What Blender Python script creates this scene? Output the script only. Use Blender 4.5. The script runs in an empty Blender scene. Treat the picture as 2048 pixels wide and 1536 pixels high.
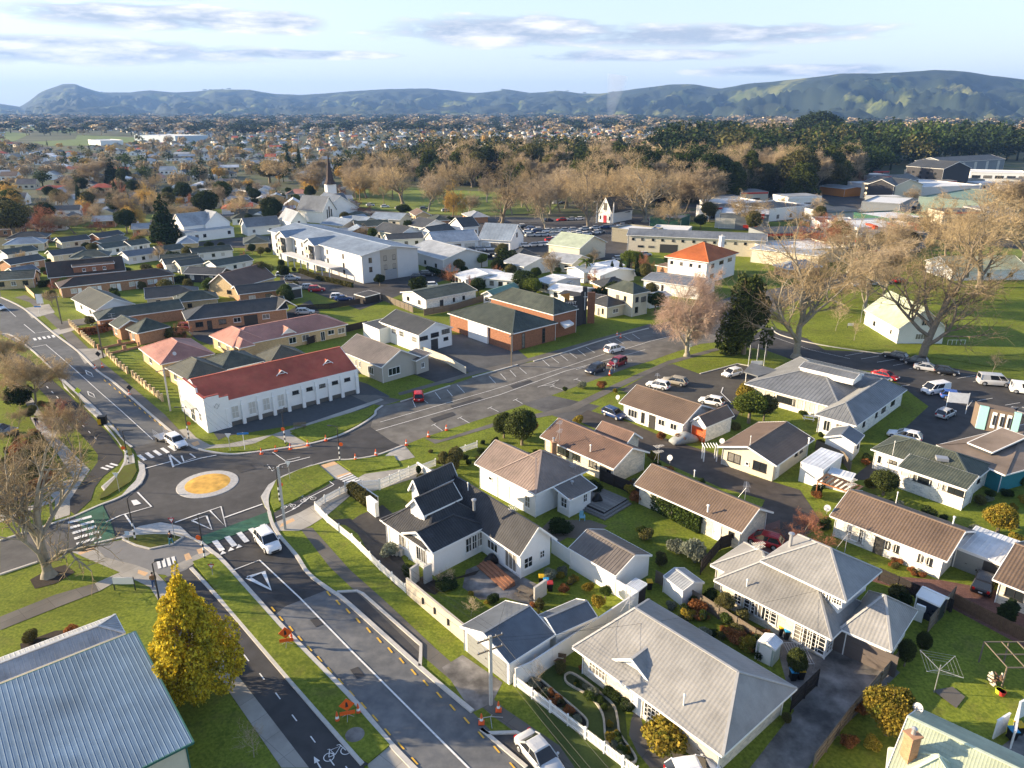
import bpy,math,random
import numpy as np
from mathutils import Vector,noise as mnoise
R=math.radians
S=bpy.context.scene
COL=S.collection
# ------------------------------------------------------------------ camera, sky, sun, exposure
CAM_H,FPX,PITCH=46.0,1480.0,R(20.3)
cd=bpy.data.cameras.new('camera');cam=bpy.data.objects.new('camera',cd);COL.objects.link(cam)
cam.location=(0,0,CAM_H);cam.rotation_euler=(math.pi/2-PITCH,0,0)
cd.sensor_width=36;cd.lens=FPX/2048*36;cd.clip_start=.5;cd.clip_end=60000
S.camera=cam
S.view_settings.view_transform='Standard';S.view_settings.look='None'
S.view_settings.exposure=1.7;S.view_settings.gamma=1;S.view_settings.use_curve_mapping=False
SUN_EL,SUN_DIR=R(16),Vector((-1,.10,0)).normalized()
sl=bpy.data.lights.new('sun','SUN');sl.energy=4.3;sl.angle=R(.5);sl.color=(1,.79,.52)
sun=bpy.data.objects.new('sun',sl);COL.objects.link(sun)
sv=SUN_DIR*math.cos(SUN_EL)+Vector((0,0,math.sin(SUN_EL)))
sun.rotation_euler=sv.to_track_quat('Z','Y').to_euler();sun.location=(-60,40,90)
W=bpy.data.worlds.new('World');S.world=W;W.use_nodes=True
wt=W.node_tree;wt.nodes.clear()
def wn(t,**k):
 n=wt.nodes.new(t)
 for a,b in k.items():setattr(n,a,b)
 return n
def wl(a,b):wt.links.new(a,b)
def wmath(op,a,b=None,c=None,clamp=False):
 n=wn('ShaderNodeMath',operation=op,use_clamp=clamp)
 for i,v in enumerate((a,b,c)):
  if v is None:continue
  if isinstance(v,(int,float)):n.inputs[i].default_value=v
  else:wl(v,n.inputs[i])
 return n.outputs[0]
sky=wn('ShaderNodeTexSky',sky_type='NISHITA',sun_disc=False)
sky.sun_elevation=SUN_EL;sky.sun_rotation=math.atan2(SUN_DIR.x,SUN_DIR.y)
sky.altitude=60;sky.air_density=1.0;sky.dust_density=.6;sky.ozone_density=1.6
tc=wn('ShaderNodeTexCoord');sx=wn('ShaderNodeSeparateXYZ');wl(tc.outputs['Generated'],sx.inputs[0])
zc=wmath('MAXIMUM',sx.outputs['Z'],0.0)
den=wmath('ADD',zc,.055)
cu=wmath('DIVIDE',sx.outputs['X'],den);cv=wmath('DIVIDE',sx.outputs['Y'],den)
cx=wn('ShaderNodeCombineXYZ');wl(cu,cx.inputs[0]);wl(wmath('MULTIPLY',cv,1.0),cx.inputs[1])
def cnoise(scale,detail,off):
 mp=wn('ShaderNodeMapping');mp.inputs['Location'].default_value=off
 wl(cx.outputs[0],mp.inputs[0])
 n=wn('ShaderNodeTexNoise');n.inputs['Scale'].default_value=scale;n.inputs['Detail'].default_value=detail;n.inputs['Roughness'].default_value=.55
 wl(mp.outputs[0],n.inputs['Vector']);return n.outputs['Fac']
az=wmath('ARCTAN2',sx.outputs['X'],sx.outputs['Y'])
def bank(a0,e0,ra,re_):
 p=wmath('DIVIDE',wmath('SUBTRACT',az,R(a0)),R(ra));q=wmath('DIVIDE',wmath('SUBTRACT',sx.outputs['Z'],math.sin(R(e0))),math.sin(R(re_)))
 d=wmath('ADD',wmath('MULTIPLY',p,p),wmath('MULTIPLY',q,q))
 return wmath('SUBTRACT',1.0,d,clamp=True)
banks=None
for b in((-33,7.3,19,1.4),(-24,5.6,11,1.0),(-30,3.5,17,1.0),(-16,5.5,4,.9),(-15,3.6,9,.4),(0,5.2,12,1.3),(13,4.8,15,.9),(9,3.6,11,.5),(20,2.5,9,.5),(39,3.1,6,.35),(-34,8.6,20,1.2)):
 v=bank(*b);banks=v if banks is None else wmath('MAXIMUM',banks,v)
n1=cnoise(1.1,9,(3.1,1.7,0));n2=cnoise(.33,4,(7.3,2.2,0))
vp=wn('ShaderNodeMapping');vp.inputs['Scale'].default_value=(13,13,70);wl(tc.outputs['Generated'],vp.inputs[0])
n3=wn('ShaderNodeTexNoise');n3.inputs['Scale'].default_value=1.0;n3.inputs['Detail'].default_value=8;n3.inputs['Roughness'].default_value=.6;wl(vp.outputs[0],n3.inputs['Vector'])
above=wmath('MULTIPLY',wmath('SUBTRACT',sx.outputs['Z'],.17),6.0,clamp=True)
elsewhere=wmath('MULTIPLY',wmath('SUBTRACT',wmath('ADD',wmath('MULTIPLY',n2,.5),wmath('MULTIPLY',n1,.5)),.52),5.0,clamp=True)
bk=wmath('ADD',wmath('MULTIPLY',banks,1.25),wmath('MULTIPLY',wmath('SUBTRACT',n3.outputs['Fac'],.5),3.4))
bk=wmath('MULTIPLY',wmath('SUBTRACT',bk,.25),1.7,clamp=True)
bk=wmath('MULTIPLY',bk,wmath('MULTIPLY',banks,6.0,clamp=True))
cover=wmath('MAXIMUM',bk,wmath('MULTIPLY',elsewhere,above))
lit=wmath('MULTIPLY',wmath('SUBTRACT',wmath('ADD',n3.outputs['Fac'],wmath('MULTIPLY',bk,.0)),.43),4.5,clamp=True)
cc=wn('ShaderNodeMixRGB');cc.inputs[1].default_value=(1.8,2.05,2.5,1);cc.inputs[2].default_value=(4.6,4.4,4.25,1);wl(lit,cc.inputs[0])
hz=wn('ShaderNodeMixRGB');hz.inputs[2].default_value=(3.1,3.45,3.75,1)
wl(wmath('MULTIPLY',wmath('POWER',wmath('SUBTRACT',1.0,zc),5.0),.85),hz.inputs[0]);tn=wn('ShaderNodeMixRGB',blend_type='MULTIPLY');tn.inputs[0].default_value=1;tn.inputs[2].default_value=(1.1,1.02,1.04,1);wl(sky.outputs[0],tn.inputs[1]);wl(tn.outputs[0],hz.inputs[1])
mx=wn('ShaderNodeMixRGB');wl(wmath('MULTIPLY',cover,.9),mx.inputs[0]);wl(hz.outputs[0],mx.inputs[1]);wl(cc.outputs[0],mx.inputs[2])
bg=wn('ShaderNodeBackground');bg.inputs[1].default_value=.09;wl(mx.outputs[0],bg.inputs[0])
wo=wn('ShaderNodeOutputWorld');wl(bg.outputs[0],wo.inputs[0])
# ------------------------------------------------------------------ survey: the flight is calibrated, so a measured pixel gives the point on a level plane
cP,sP=math.cos(PITCH),math.sin(PITCH)
def G(px,py,z=0.0):
 x=(px-1024)/FPX;y=(768-py)/FPX
 f=cP+y*sP;d=sP-y*cP
 k=(CAM_H-z)/d
 return Vector((x*k,f*k,z))
def proj(p):
 dx,dy,dz=p[0],p[1],p[2]-CAM_H
 dep=dy*cP-dz*sP;up=dy*sP+dz*cP
 return 1024+FPX*dx/dep,768-FPX*up/dep
def hgt(base,py):
 lo,hi=-5.0,120.0
 for _ in range(40):
  m=(lo+hi)/2
  if proj((base[0],base[1],m))[1]>py:lo=m
  else:hi=m
 return lo
# ------------------------------------------------------------------ tags
def tag(o,label=None,cat=None,group=None,kind=None):
 if label:o['label']=label
 if cat:o['category']=cat
 if group:o['group']=group
 if kind:o['kind']=kind
 return o
def thing(name,label,cat,loc=(0,0,0),rz=0,group=None):
 o=bpy.data.objects.new(name,None);COL.objects.link(o);o.empty_display_size=.5
 o.location=loc;o.rotation_euler=(0,0,rz)
 return tag(o,label,cat,group)
KIDS={}
def adopt(o,p):
 o.parent=p;KIDS.setdefault(p.name,[]).append(o)
def link(o,parent=None):
 COL.objects.link(o)
 if parent is not None:adopt(o,parent)
 return o
def base_of(o):
 v=Vector((0,0,0))
 while o is not None:v+=o.location;o=o.parent
 return v
def copy_tree(o,loc=None,rz=None,label=None,sc=None,group=None,paint=None,parent=None):
 c=o.copy();COL.objects.link(c)
 if parent is not None:adopt(c,parent)
 if loc is not None:c.location=loc
 if rz is not None:c.rotation_euler=(0,0,rz)
 if sc is not None:c.scale=sc if hasattr(sc,'__len__')else(sc,sc,sc)
 if label:c['label']=label
 if group:c['group']=group
 for ch in KIDS.get(o.name,[]):copy_tree(ch,parent=c,paint=paint)
 if paint and c.type=='MESH' and c.material_slots and c.material_slots[0].material and c.material_slots[0].material.name.startswith('paint'):
  c.material_slots[0].link='OBJECT';c.material_slots[0].material=paint
 return c
# ------------------------------------------------------------------ mesh builder
class MB:
 def __init__(s):s.v=[];s.f=[];s.m=[];s.sm=[]
 def face(s,pts,m=0):
  n=len(s.v);s.v+=[tuple(p)for p in pts];s.f.append(tuple(range(n,n+len(pts))));s.m.append(m);return s
 def grid(s,vs,fs,m=0,smooth=False):
  n=len(s.v);s.v+=[tuple(p)for p in vs]
  for f in fs:s.f.append(tuple(n+i for i in f));s.m.append(m)
  return s
 def prism(s,poly,z0,z1,m=0,cap=True,bottom=False):
  poly=[Vector((p[0],p[1],0))for p in poly]
  a=sum(poly[i].x*poly[(i+1)%len(poly)].y-poly[(i+1)%len(poly)].x*poly[i].y for i in range(len(poly)))
  if a<0:poly=poly[::-1]
  k=len(poly);n=len(s.v)
  s.v+=[(p.x,p.y,z0)for p in poly]+[(p.x,p.y,z1)for p in poly]
  for i in range(k):
   j=(i+1)%k;s.f.append((n+i,n+j,n+k+j,n+k+i));s.m.append(m)
  if cap:s.f.append(tuple(n+k+i for i in range(k)));s.m.append(m)
  if bottom:s.f.append(tuple(n+k-1-i for i in range(k)));s.m.append(m)
  return s
 def obox(s,o,ux,uy,uz,m=0):
  o=Vector(o);P=[o,o+ux,o+ux+uy,o+uy,o+uz,o+ux+uz,o+ux+uy+uz,o+uy+uz]
  return s.grid(P,((0,3,2,1),(4,5,6,7),(0,1,5,4),(1,2,6,5),(2,3,7,6),(3,0,4,7)),m)
 def box(s,c,sz,rz=0,m=0):
  ux=Vector((math.cos(rz),math.sin(rz),0))*sz[0];uy=Vector((-math.sin(rz),math.cos(rz),0))*sz[1];uz=Vector((0,0,sz[2]))
  return s.obox(Vector(c)-ux/2-uy/2-uz/2,ux,uy,uz,m)
 def bar(s,a,b,w,h=None,m=0):
  a=Vector(a);b=Vector(b);d=b-a
  if d.length<1e-6:return s
  h=h or w;sd=d.cross(Vector((0,0,1)))
  if sd.length<1e-4:sd=Vector((1,0,0))
  sd.normalize();up=sd.cross(d).normalized()
  return s.obox(a-sd*w/2-up*h/2,sd*w,d,up*h,m)if False else s.obox(a-sd*w/2-up*h/2,d,sd*w,up*h,m)
 def tube(s,pts,r,n=8,m=0,cap=True):
  pts=[Vector(p)for p in pts];rs=r if hasattr(r,'__len__')else[r]*len(pts)
  N0=len(s.v);side=None
  for i,p in enumerate(pts):
   d=(pts[min(i+1,len(pts)-1)]-pts[max(i-1,0)])
   d=d.normalized()if d.length>1e-9 else Vector((0,0,1))
   if side is None:
    side=d.cross(Vector((.3,.9,.1)))
    if side.length<.1:side=d.cross(Vector((1,0,0)))
   side=(side-d*side.dot(d)).normalized();up=d.cross(side)
   for k in range(n):
    t=2*math.pi*k/n;s.v.append(tuple(p+side*(math.cos(t)*rs[i])+up*(math.sin(t)*rs[i])))
  for i in range(len(pts)-1):
   for k in range(n):
    a=N0+i*n+k;b=N0+i*n+(k+1)%n;s.f.append((a,b,b+n,a+n));s.m.append(m)
  if cap:
   s.f.append(tuple(N0+n-1-k for k in range(n)));s.m.append(m)
   e=N0+(len(pts)-1)*n;s.f.append(tuple(e+k for k in range(n)));s.m.append(m)
  return s
 def lathe(s,c,prof,n=12,m=0):
  c=Vector(c);return s.tube([c+Vector((0,0,z))for r,z in prof],[max(r,.001)for r,z in prof],n,m)
 def disc(s,c,r,n=24,z=None,m=0):
  return s.face([(c[0]+r*math.cos(2*math.pi*k/n),c[1]+r*math.sin(2*math.pi*k/n),c[2])for k in range(n)],m)
 def build(s,name,mats,parent=None,smooth=False,**tags):
  if not isinstance(mats,(list,tuple)):mats=[mats]
  off=base_of(parent)if parent is not None else Vector((0,0,0))
  me=bpy.data.meshes.new(name)
  me.from_pydata([(x-off.x,y-off.y,z-off.z)for x,y,z in s.v],[],s.f)
  for q in mats:me.materials.append(q)
  if len(mats)>1:me.polygons.foreach_set('material_index',s.m)
  if smooth:me.polygons.foreach_set('use_smooth',[True]*len(s.f))
  me.update()
  o=bpy.data.objects.new(name,me);link(o,parent)
  return tag(o,**tags)if tags else o
def own_origin(o):
 me=o.data;n=len(me.vertices);a=np.empty(n*3,'f');me.vertices.foreach_get('co',a);a=a.reshape(-1,3)
 c=(a.min(0)+a.max(0))/2;c[2]=a[:,2].min();a-=c;me.vertices.foreach_set('co',a.ravel());o.location=c.tolist();return o
def np_mesh(name,v,f,mats,fm=None):
 me=bpy.data.meshes.new(name);v=np.asarray(v,'f');f=np.asarray(f,'i');k=f.shape[1]
 me.vertices.add(len(v));me.vertices.foreach_set('co',v.ravel())
 me.loops.add(f.size);me.loops.foreach_set('vertex_index',f.ravel())
 me.polygons.add(len(f));me.polygons.foreach_set('loop_start',np.arange(0,f.size,k,dtype='i'));me.polygons.foreach_set('loop_total',np.full(len(f),k,'i'))
 for m in(mats if isinstance(mats,(list,tuple))else[mats]):me.materials.append(m)
 if fm is not None:me.polygons.foreach_set('material_index',np.asarray(fm,'i'))
 me.update(calc_edges=True);return me
# ------------------------------------------------------------------ materials
MT={}
def mat(key,col,rough=.85,var=.12,scale=2.,bump=0.,bscale=30.,metal=0.,spec=.3,kind=None,col2=None,kp=None,rnd=0.,big=0.,trans=0.):
 if key in MT:return MT[key]
 m=bpy.data.materials.new(key);m.use_nodes=True;t=m.node_tree;N=t.nodes;L=t.links
 b=N['Principled BSDF'];b.inputs['Roughness'].default_value=rough;b.inputs['Metallic'].default_value=metal
 b.inputs['Specular IOR Level'].default_value=spec
 def nd(ty,**k):
  n=N.new(ty)
  for a,q in k.items():
   if a.startswith('i_'):n.inputs[a[2:].replace('_',' ')].default_value=q
   else:setattr(n,a,q)
  return n
 def ma(op,a,c=None,clamp=False):
  n=nd('ShaderNodeMath',operation=op,use_clamp=clamp)
  for i,q in enumerate((a,c)):
   if q is None:continue
   if isinstance(q,(int,float)):n.inputs[i].default_value=q
   else:L.new(q,n.inputs[i])
  return n.outputs[0]
 geo=nd('ShaderNodeNewGeometry');pos=geo.outputs['Position']
 nz=nd('ShaderNodeTexNoise',i_Scale=scale,i_Detail=6.0,i_Roughness=.6);L.new(pos,nz.inputs['Vector'])
 c1=(*col,1);c2=(*(col2 or col),1)
 mixc=nd('ShaderNodeMixRGB');mixc.inputs[1].default_value=c1;mixc.inputs[2].default_value=c2
 L.new(ma('MULTIPLY',ma('SUBTRACT',nz.outputs['Fac'],.35),3.3,True),mixc.inputs[0])
 out=mixc.outputs[0]
 def scaleval(out,f):
  h=nd('ShaderNodeHueSaturation');L.new(out,h.inputs['Color']);L.new(f,h.inputs['Value']);return h.outputs[0]
 f=ma('ADD',ma('MULTIPLY',ma('SUBTRACT',nz.outputs['Fac'],.5),2*var*2),1.0)
 if big:
  nb=nd('ShaderNodeTexNoise',i_Scale=big,i_Detail=3.0);L.new(pos,nb.inputs['Vector'])
  f=ma('MULTIPLY',f,ma('ADD',ma('MULTIPLY',ma('SUBTRACT',nb.outputs['Fac'],.5),1.1),1.0))
 if rnd:
  f=ma('MULTIPLY',f,ma('ADD',ma('MULTIPLY',geo.outputs['Random Per Island'],2*rnd),1-rnd))
  oi=nd('ShaderNodeObjectInfo');f=ma('MULTIPLY',f,ma('ADD',ma('MULTIPLY',oi.outputs['Random'],.5),.75))
 out=scaleval(out,f)
 hgtout=None
 if kind in('brick','board','paver','batten','joint','seam'):
  sp=nd('ShaderNodeSeparateXYZ');L.new(pos,sp.inputs[0])
  cr=nd('ShaderNodeVectorMath',operation='CROSS_PRODUCT');L.new(geo.outputs['True Normal'],cr.inputs[0]);cr.inputs[1].default_value=(0,0,1)
  nm=nd('ShaderNodeVectorMath',operation='NORMALIZE');L.new(cr.outputs[0],nm.inputs[0])
  dt=nd('ShaderNodeVectorMath',operation='DOT_PRODUCT');L.new(nm.outputs[0],dt.inputs[0]);L.new(pos,dt.inputs[1])
  cb=nd('ShaderNodeCombineXYZ');L.new(dt.outputs['Value'],cb.inputs[0]);L.new(sp.outputs['Z'],cb.inputs[1])
  vec=cb.outputs[0]
 if kind in('brick','paver','joint'):
  if kind!='brick':
   mp=nd('ShaderNodeMapping');mp.inputs['Rotation'].default_value=(0,0,kp[2]if len(kp)>2 else 0);L.new(pos,mp.inputs[0]);vec=mp.outputs[0]
  w,h=(kp[0],kp[1])if kp else(.23,.09)
  bt=nd('ShaderNodeTexBrick',i_Scale=1.0);bt.inputs['Brick Width'].default_value=w;bt.inputs['Row Height'].default_value=h
  bt.inputs['Mortar Size'].default_value=.012 if kind!='joint' else.02;bt.offset=.5 if kind!='joint' else 0
  L.new(vec,bt.inputs['Vector']);bt.inputs['Color1'].default_value=(.8,.8,.8,1);bt.inputs['Color2'].default_value=(1.25,1.2,1.15,1)if kind!='joint' else(.95,.95,.95,1)
  bt.inputs['Mortar'].default_value=(1.35,1.4,1.45,1)if kind=='brick' else(.45,.45,.45,1)
  mu=nd('ShaderNodeMixRGB',blend_type='MULTIPLY');mu.inputs[0].default_value=.85;L.new(out,mu.inputs[1]);L.new(bt.outputs['Color'],mu.inputs[2]);out=mu.outputs[0]
  hgtout=ma('MULTIPLY',bt.outputs['Fac'],-.6)
 if kind in('board','batten'):
  p=kp or.15;src=sp.outputs['Z']if kind=='board' else dt.outputs['Value']
  fr=ma('FRACT',ma('DIVIDE',src,p))
  hgtout=ma('MULTIPLY',fr if kind=='board' else ma('GREATER_THAN',fr,.1),.8)
 if bump:
  nb2=nd('ShaderNodeTexNoise',i_Scale=bscale,i_Detail=4.0);L.new(pos,nb2.inputs['Vector'])
  hh=nb2.outputs['Fac'];hgtout=hh if hgtout is None else ma('ADD',ma('MULTIPLY',hh,.5),hgtout)
 if hgtout is not None:
  bp=nd('ShaderNodeBump');bp.inputs['Strength'].default_value=max(bump,.35 if kind else 0);bp.inputs['Distance'].default_value=.03;L.new(hgtout,bp.inputs['Height']);L.new(bp.outputs[0],b.inputs['Normal'])
 L.new(out,b.inputs['Base Color'])
 if trans:
  b.inputs['Subsurface Weight'].default_value=0
  tr=nd('ShaderNodeBsdfTranslucent');L.new(out,tr.inputs[0]);ms=nd('ShaderNodeMixShader');ms.inputs[0].default_value=trans
  L.new(b.outputs[0],ms.inputs[1]);L.new(tr.outputs[0],ms.inputs[2]);L.new(ms.outputs[0],N['Material Output'].inputs[0])
 MT[key]=m;return m
def gloss(key,col,rough=.12,spec=.6,metal=0.):
 if key in MT:return MT[key]
 m=bpy.data.materials.new(key);m.use_nodes=True;N=m.node_tree.nodes;b=N['Principled BSDF']
 b.inputs['Base Color'].default_value=(*col,1);b.inputs['Roughness'].default_value=rough;b.inputs['Specular IOR Level'].default_value=spec;b.inputs['Metallic'].default_value=metal
 n=N.new('ShaderNodeTexNoise');n.inputs['Scale'].default_value=3
 r=N.new('ShaderNodeMapRange');r.inputs['To Min'].default_value=rough*.8;r.inputs['To Max'].default_value=rough*1.4+.05
 m.node_tree.links.new(n.outputs['Fac'],r.inputs[0]);m.node_tree.links.new(r.outputs[0],b.inputs['Roughness'])
 MT[key]=m;return m
HAZE=6.2e-5
def worn(m,col,lo,hi,sc):
 t=m.node_tree;bc=t.nodes['Principled BSDF'].inputs['Base Color'];g=next(n for n in t.nodes if n.type=='NEW_GEOMETRY');n=t.nodes.new('ShaderNodeTexNoise');n.inputs['Scale'].default_value=sc;n.inputs['Detail'].default_value=7;n.inputs['Roughness'].default_value=.65
 t.links.new(g.outputs['Position'],n.inputs['Vector']);r=t.nodes.new('ShaderNodeMapRange');r.inputs['From Min'].default_value=lo;r.inputs['From Max'].default_value=hi;r.inputs['To Max'].default_value=.42;t.links.new(n.outputs['Fac'],r.inputs[0])
 x=t.nodes.new('ShaderNodeMixRGB');x.inputs[2].default_value=(*col,1);t.links.new(r.outputs[0],x.inputs[0]);t.links.new(bc.links[0].from_socket,x.inputs[1]);t.links.new(x.outputs[0],bc)
grass=mat('grass',(.125,.165,.02),var=.22,scale=3.5,col2=(.185,.215,.03),bump=.7,bscale=14,big=.09,spec=.1)
worn(grass,(.14,.12,.045),.54,.68,.35);worn(grass,(.055,.085,.014),.52,.62,.9)
grass_dry=mat('grass_dry',(.12,.12,.03),var=.25,scale=2.5,col2=(.09,.11,.02),bump=.5,bscale=12,big=.1,spec=.1)
asph=mat('asphalt',(.085,.083,.082),var=.2,scale=.45,col2=(.10,.098,.094),bump=.25,bscale=60,big=.12)
asph_new=mat('asphalt_new',(.054,.053,.054),var=.22,scale=.6,bump=.2,bscale=60,big=.15)
asph_old=mat('asphalt_old',(.125,.132,.14),var=.2,scale=.9,col2=(.15,.152,.152),bump=.3,bscale=50,big=.12)
worn(asph,(.035,.035,.037),.55,.62,.25);worn(asph_new,(.06,.06,.06),.55,.7,.3)
chip=mat('asphalt_chip',(.13,.12,.105),var=.22,scale=.5,col2=(.155,.147,.13),bump=.3,bscale=50,big=.1)
conc=mat('concrete',(.38,.36,.32),var=.1,scale=1.3,bump=.1,kind='joint',kp=(2.4,2.4,.7),big=.2)
conc_k=mat('kerb_concrete',(.50,.48,.44),var=.12,scale=2.5,bump=.15)
conc_old=mat('concrete_old',(.17,.155,.135),var=.2,scale=1.5,col2=(.12,.115,.105),bump=.2,kind='joint',kp=(2.5,2.5,.7),big=.25)
conc_dark=mat('concrete_stained',(.12,.115,.11),var=.42,scale=.5,col2=(.21,.20,.19),bump=.2,big=.35)
paver=mat('paver',(.17,.09,.075),var=.2,scale=2,kind='paver',kp=(.3,.15,.5),big=.2)
whitep=mat('road_paint',(.72,.72,.70),var=.22,scale=4,bump=.1)
yellowp=mat('road_paint_yellow',(.70,.42,.06),var=.2,scale=4)
greenp=mat('road_paint_green',(.035,.11,.07),var=.22,scale=1.2,big=.3)
tan=mat('tactile_paving',(.62,.40,.22),var=.15,scale=5)
soil=mat('garden_soil',(.035,.026,.018),var=.35,scale=4,bump=.8,bscale=9)
gravel=mat('gravel_bed',(.16,.13,.10),var=.3,scale=9,bump=.6,bscale=30)
white=mat('white_paint',(.80,.80,.78),rough=.6,var=.04,scale=1.2)
w_board=mat('white_weatherboard',(.80,.80,.79),rough=.6,var=.04,scale=1,kind='board')
c_board=mat('cream_weatherboard',(.62,.60,.55),rough=.65,var=.04,scale=1,kind='board')
g_board=mat('taupe_weatherboard',(.40,.38,.34),rough=.7,var=.05,scale=1,kind='board')
cream=mat('cream_plaster',(.62,.56,.44),var=.08,scale=1.5)
cblock=mat('cream_block',(.58,.54,.45),var=.07,scale=1.5,kind='brick',kp=(.4,.2))
wblock=mat('white_block',(.72,.71,.67),var=.06,scale=1.5,kind='brick',kp=(.4,.2))
brick=mat('red_brick',(.25,.115,.065),var=.2,scale=3,kind='brick')
obrick=mat('orange_brick',(.36,.20,.115),var=.18,scale=3,kind='brick')
tbrick=mat('buff_brick',(.50,.38,.22),var=.12,scale=3,kind='brick')
lt_grey=mat('pale_grey_wall',(.55,.55,.55),var=.05,scale=.6,kind='batten',kp=1.2)
dk_wall=mat('charcoal_wall',(.05,.05,.055),var=.1,scale=1)
timber=mat('weathered_timber',(.20,.16,.11),var=.25,scale=4,bump=.2,col2=(.15,.13,.11))
timber_b=mat('brown_timber',(.13,.08,.05),var=.25,scale=4,bump=.2)
dkwood=mat('dark_stained_timber',(.03,.026,.025),var=.2,scale=4)
bark=mat('bark',(.20,.165,.12),var=.3,scale=3,bump=.6,bscale=10)
barkg=mat('grey_bark',(.28,.25,.19),var=.25,scale=2,bump=.5,bscale=10)
stone=mat('stone_edging',(.42,.38,.30),var=.2,scale=5)
glass=gloss('window_glass',(.02,.025,.03),.06,.8)
gl_car=gloss('car_glass',(.012,.015,.02),.05,.8)
curtain=mat('net_curtain',(.55,.53,.48),rough=.25,var=.15,scale=3,spec=.6)
steel=gloss('galvanised_steel',(.45,.46,.48),.4,.5,.6)
dark=gloss('dark_metal',(.03,.03,.033),.4,.4)
blackp=mat('black_plastic',(.015,.015,.016),rough=.5,var=.1)
rubber=mat('tyre_rubber',(.02,.02,.02),rough=.8)
orange=mat('cone_orange',(.75,.12,.03),rough=.5,var=.08)
orange_s=mat('sign_orange',(.85,.13,.02),rough=.5,var=.05)
# ------------------------------------------------------------------ vegetation
twig_tan=mat('twig_tan',(.42,.325,.19),var=.2,scale=.25,rnd=.35,rough=.9,spec=.1)
twig_grey=mat('twig_grey',(.40,.32,.215),var=.2,scale=.3,rnd=.35,rough=.9,spec=.1)
twig_pink=mat('twig_pink',(.46,.33,.25),var=.2,scale=.3,rnd=.3,rough=.9,spec=.1)
twig_red=mat('twig_red',(.34,.155,.09),var=.2,scale=.3,rnd=.35,rough=.9,spec=.1)
twig_gold=mat('twig_gold',(.52,.34,.09),var=.2,scale=.3,rnd=.35,rough=.9,spec=.1)
lf_dark=mat('leaf_dark',(.028,.045,.012),var=.3,scale=.7,rnd=.5,spec=.15,trans=.2)
lf_green=mat('leaf_green',(.055,.085,.018),var=.3,scale=.7,rnd=.5,spec=.15,trans=.25)
lf_lime=mat('leaf_lime',(.13,.17,.03),var=.3,scale=.8,rnd=.45,spec=.15,trans=.3)
lf_olive=mat('leaf_olive',(.11,.105,.035),var=.3,scale=.7,rnd=.45,spec=.15,trans=.25)
lf_yellow=mat('leaf_yellow',(.68,.50,.03),var=.3,scale=1.3,rnd=.5,col2=(.27,.25,.03),spec=.15,trans=.35)
lf_gold=mat('leaf_gold',(.40,.28,.04),var=.3,scale=1.5,rnd=.5,col2=(.12,.13,.02),spec=.15,trans=.3)
lf_conif=mat('leaf_conifer',(.022,.042,.014),var=.3,scale=.8,rnd=.5,spec=.12,trans=.1)
lf_russet=mat('leaf_russet',(.26,.11,.04),var=.3,scale=1,rnd=.5,spec=.12,trans=.25)
lf_silver=mat('leaf_silver',(.20,.22,.16),var=.25,scale=2,rnd=.4,spec=.12,trans=.2)
def seg_mesh(name,sg,m,n=3):
 a=np.array([q[0]for q in sg],'f');b=np.array([q[1]for q in sg],'f');r0=np.array([q[2]for q in sg],'f')[:,None];r1=np.array([q[3]for q in sg],'f')[:,None]
 d=b-a;d/=np.maximum(np.linalg.norm(d,axis=1,keepdims=True),1e-6)
 ref=np.tile(np.array([[.31,.87,.38]],'f'),(len(a),1));s=np.cross(d,ref);s/=np.maximum(np.linalg.norm(s,axis=1,keepdims=True),1e-6);u=np.cross(d,s)
 ring=[]
 for c,r in((a,r0),(b,r1)):
  for k in range(n):
   t=2*math.pi*k/n;ring.append(c+s*(math.cos(t)*r)+u*(math.sin(t)*r))
 V=np.stack(ring,1).reshape(-1,3)
 base=(np.arange(len(a))*2*n)[:,None]
 F=np.concatenate([base+np.array([[k,(k+1)%n,n+(k+1)%n,n+k]])for k in range(n)],0)
 return np_mesh(name,V,F,m)
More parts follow.
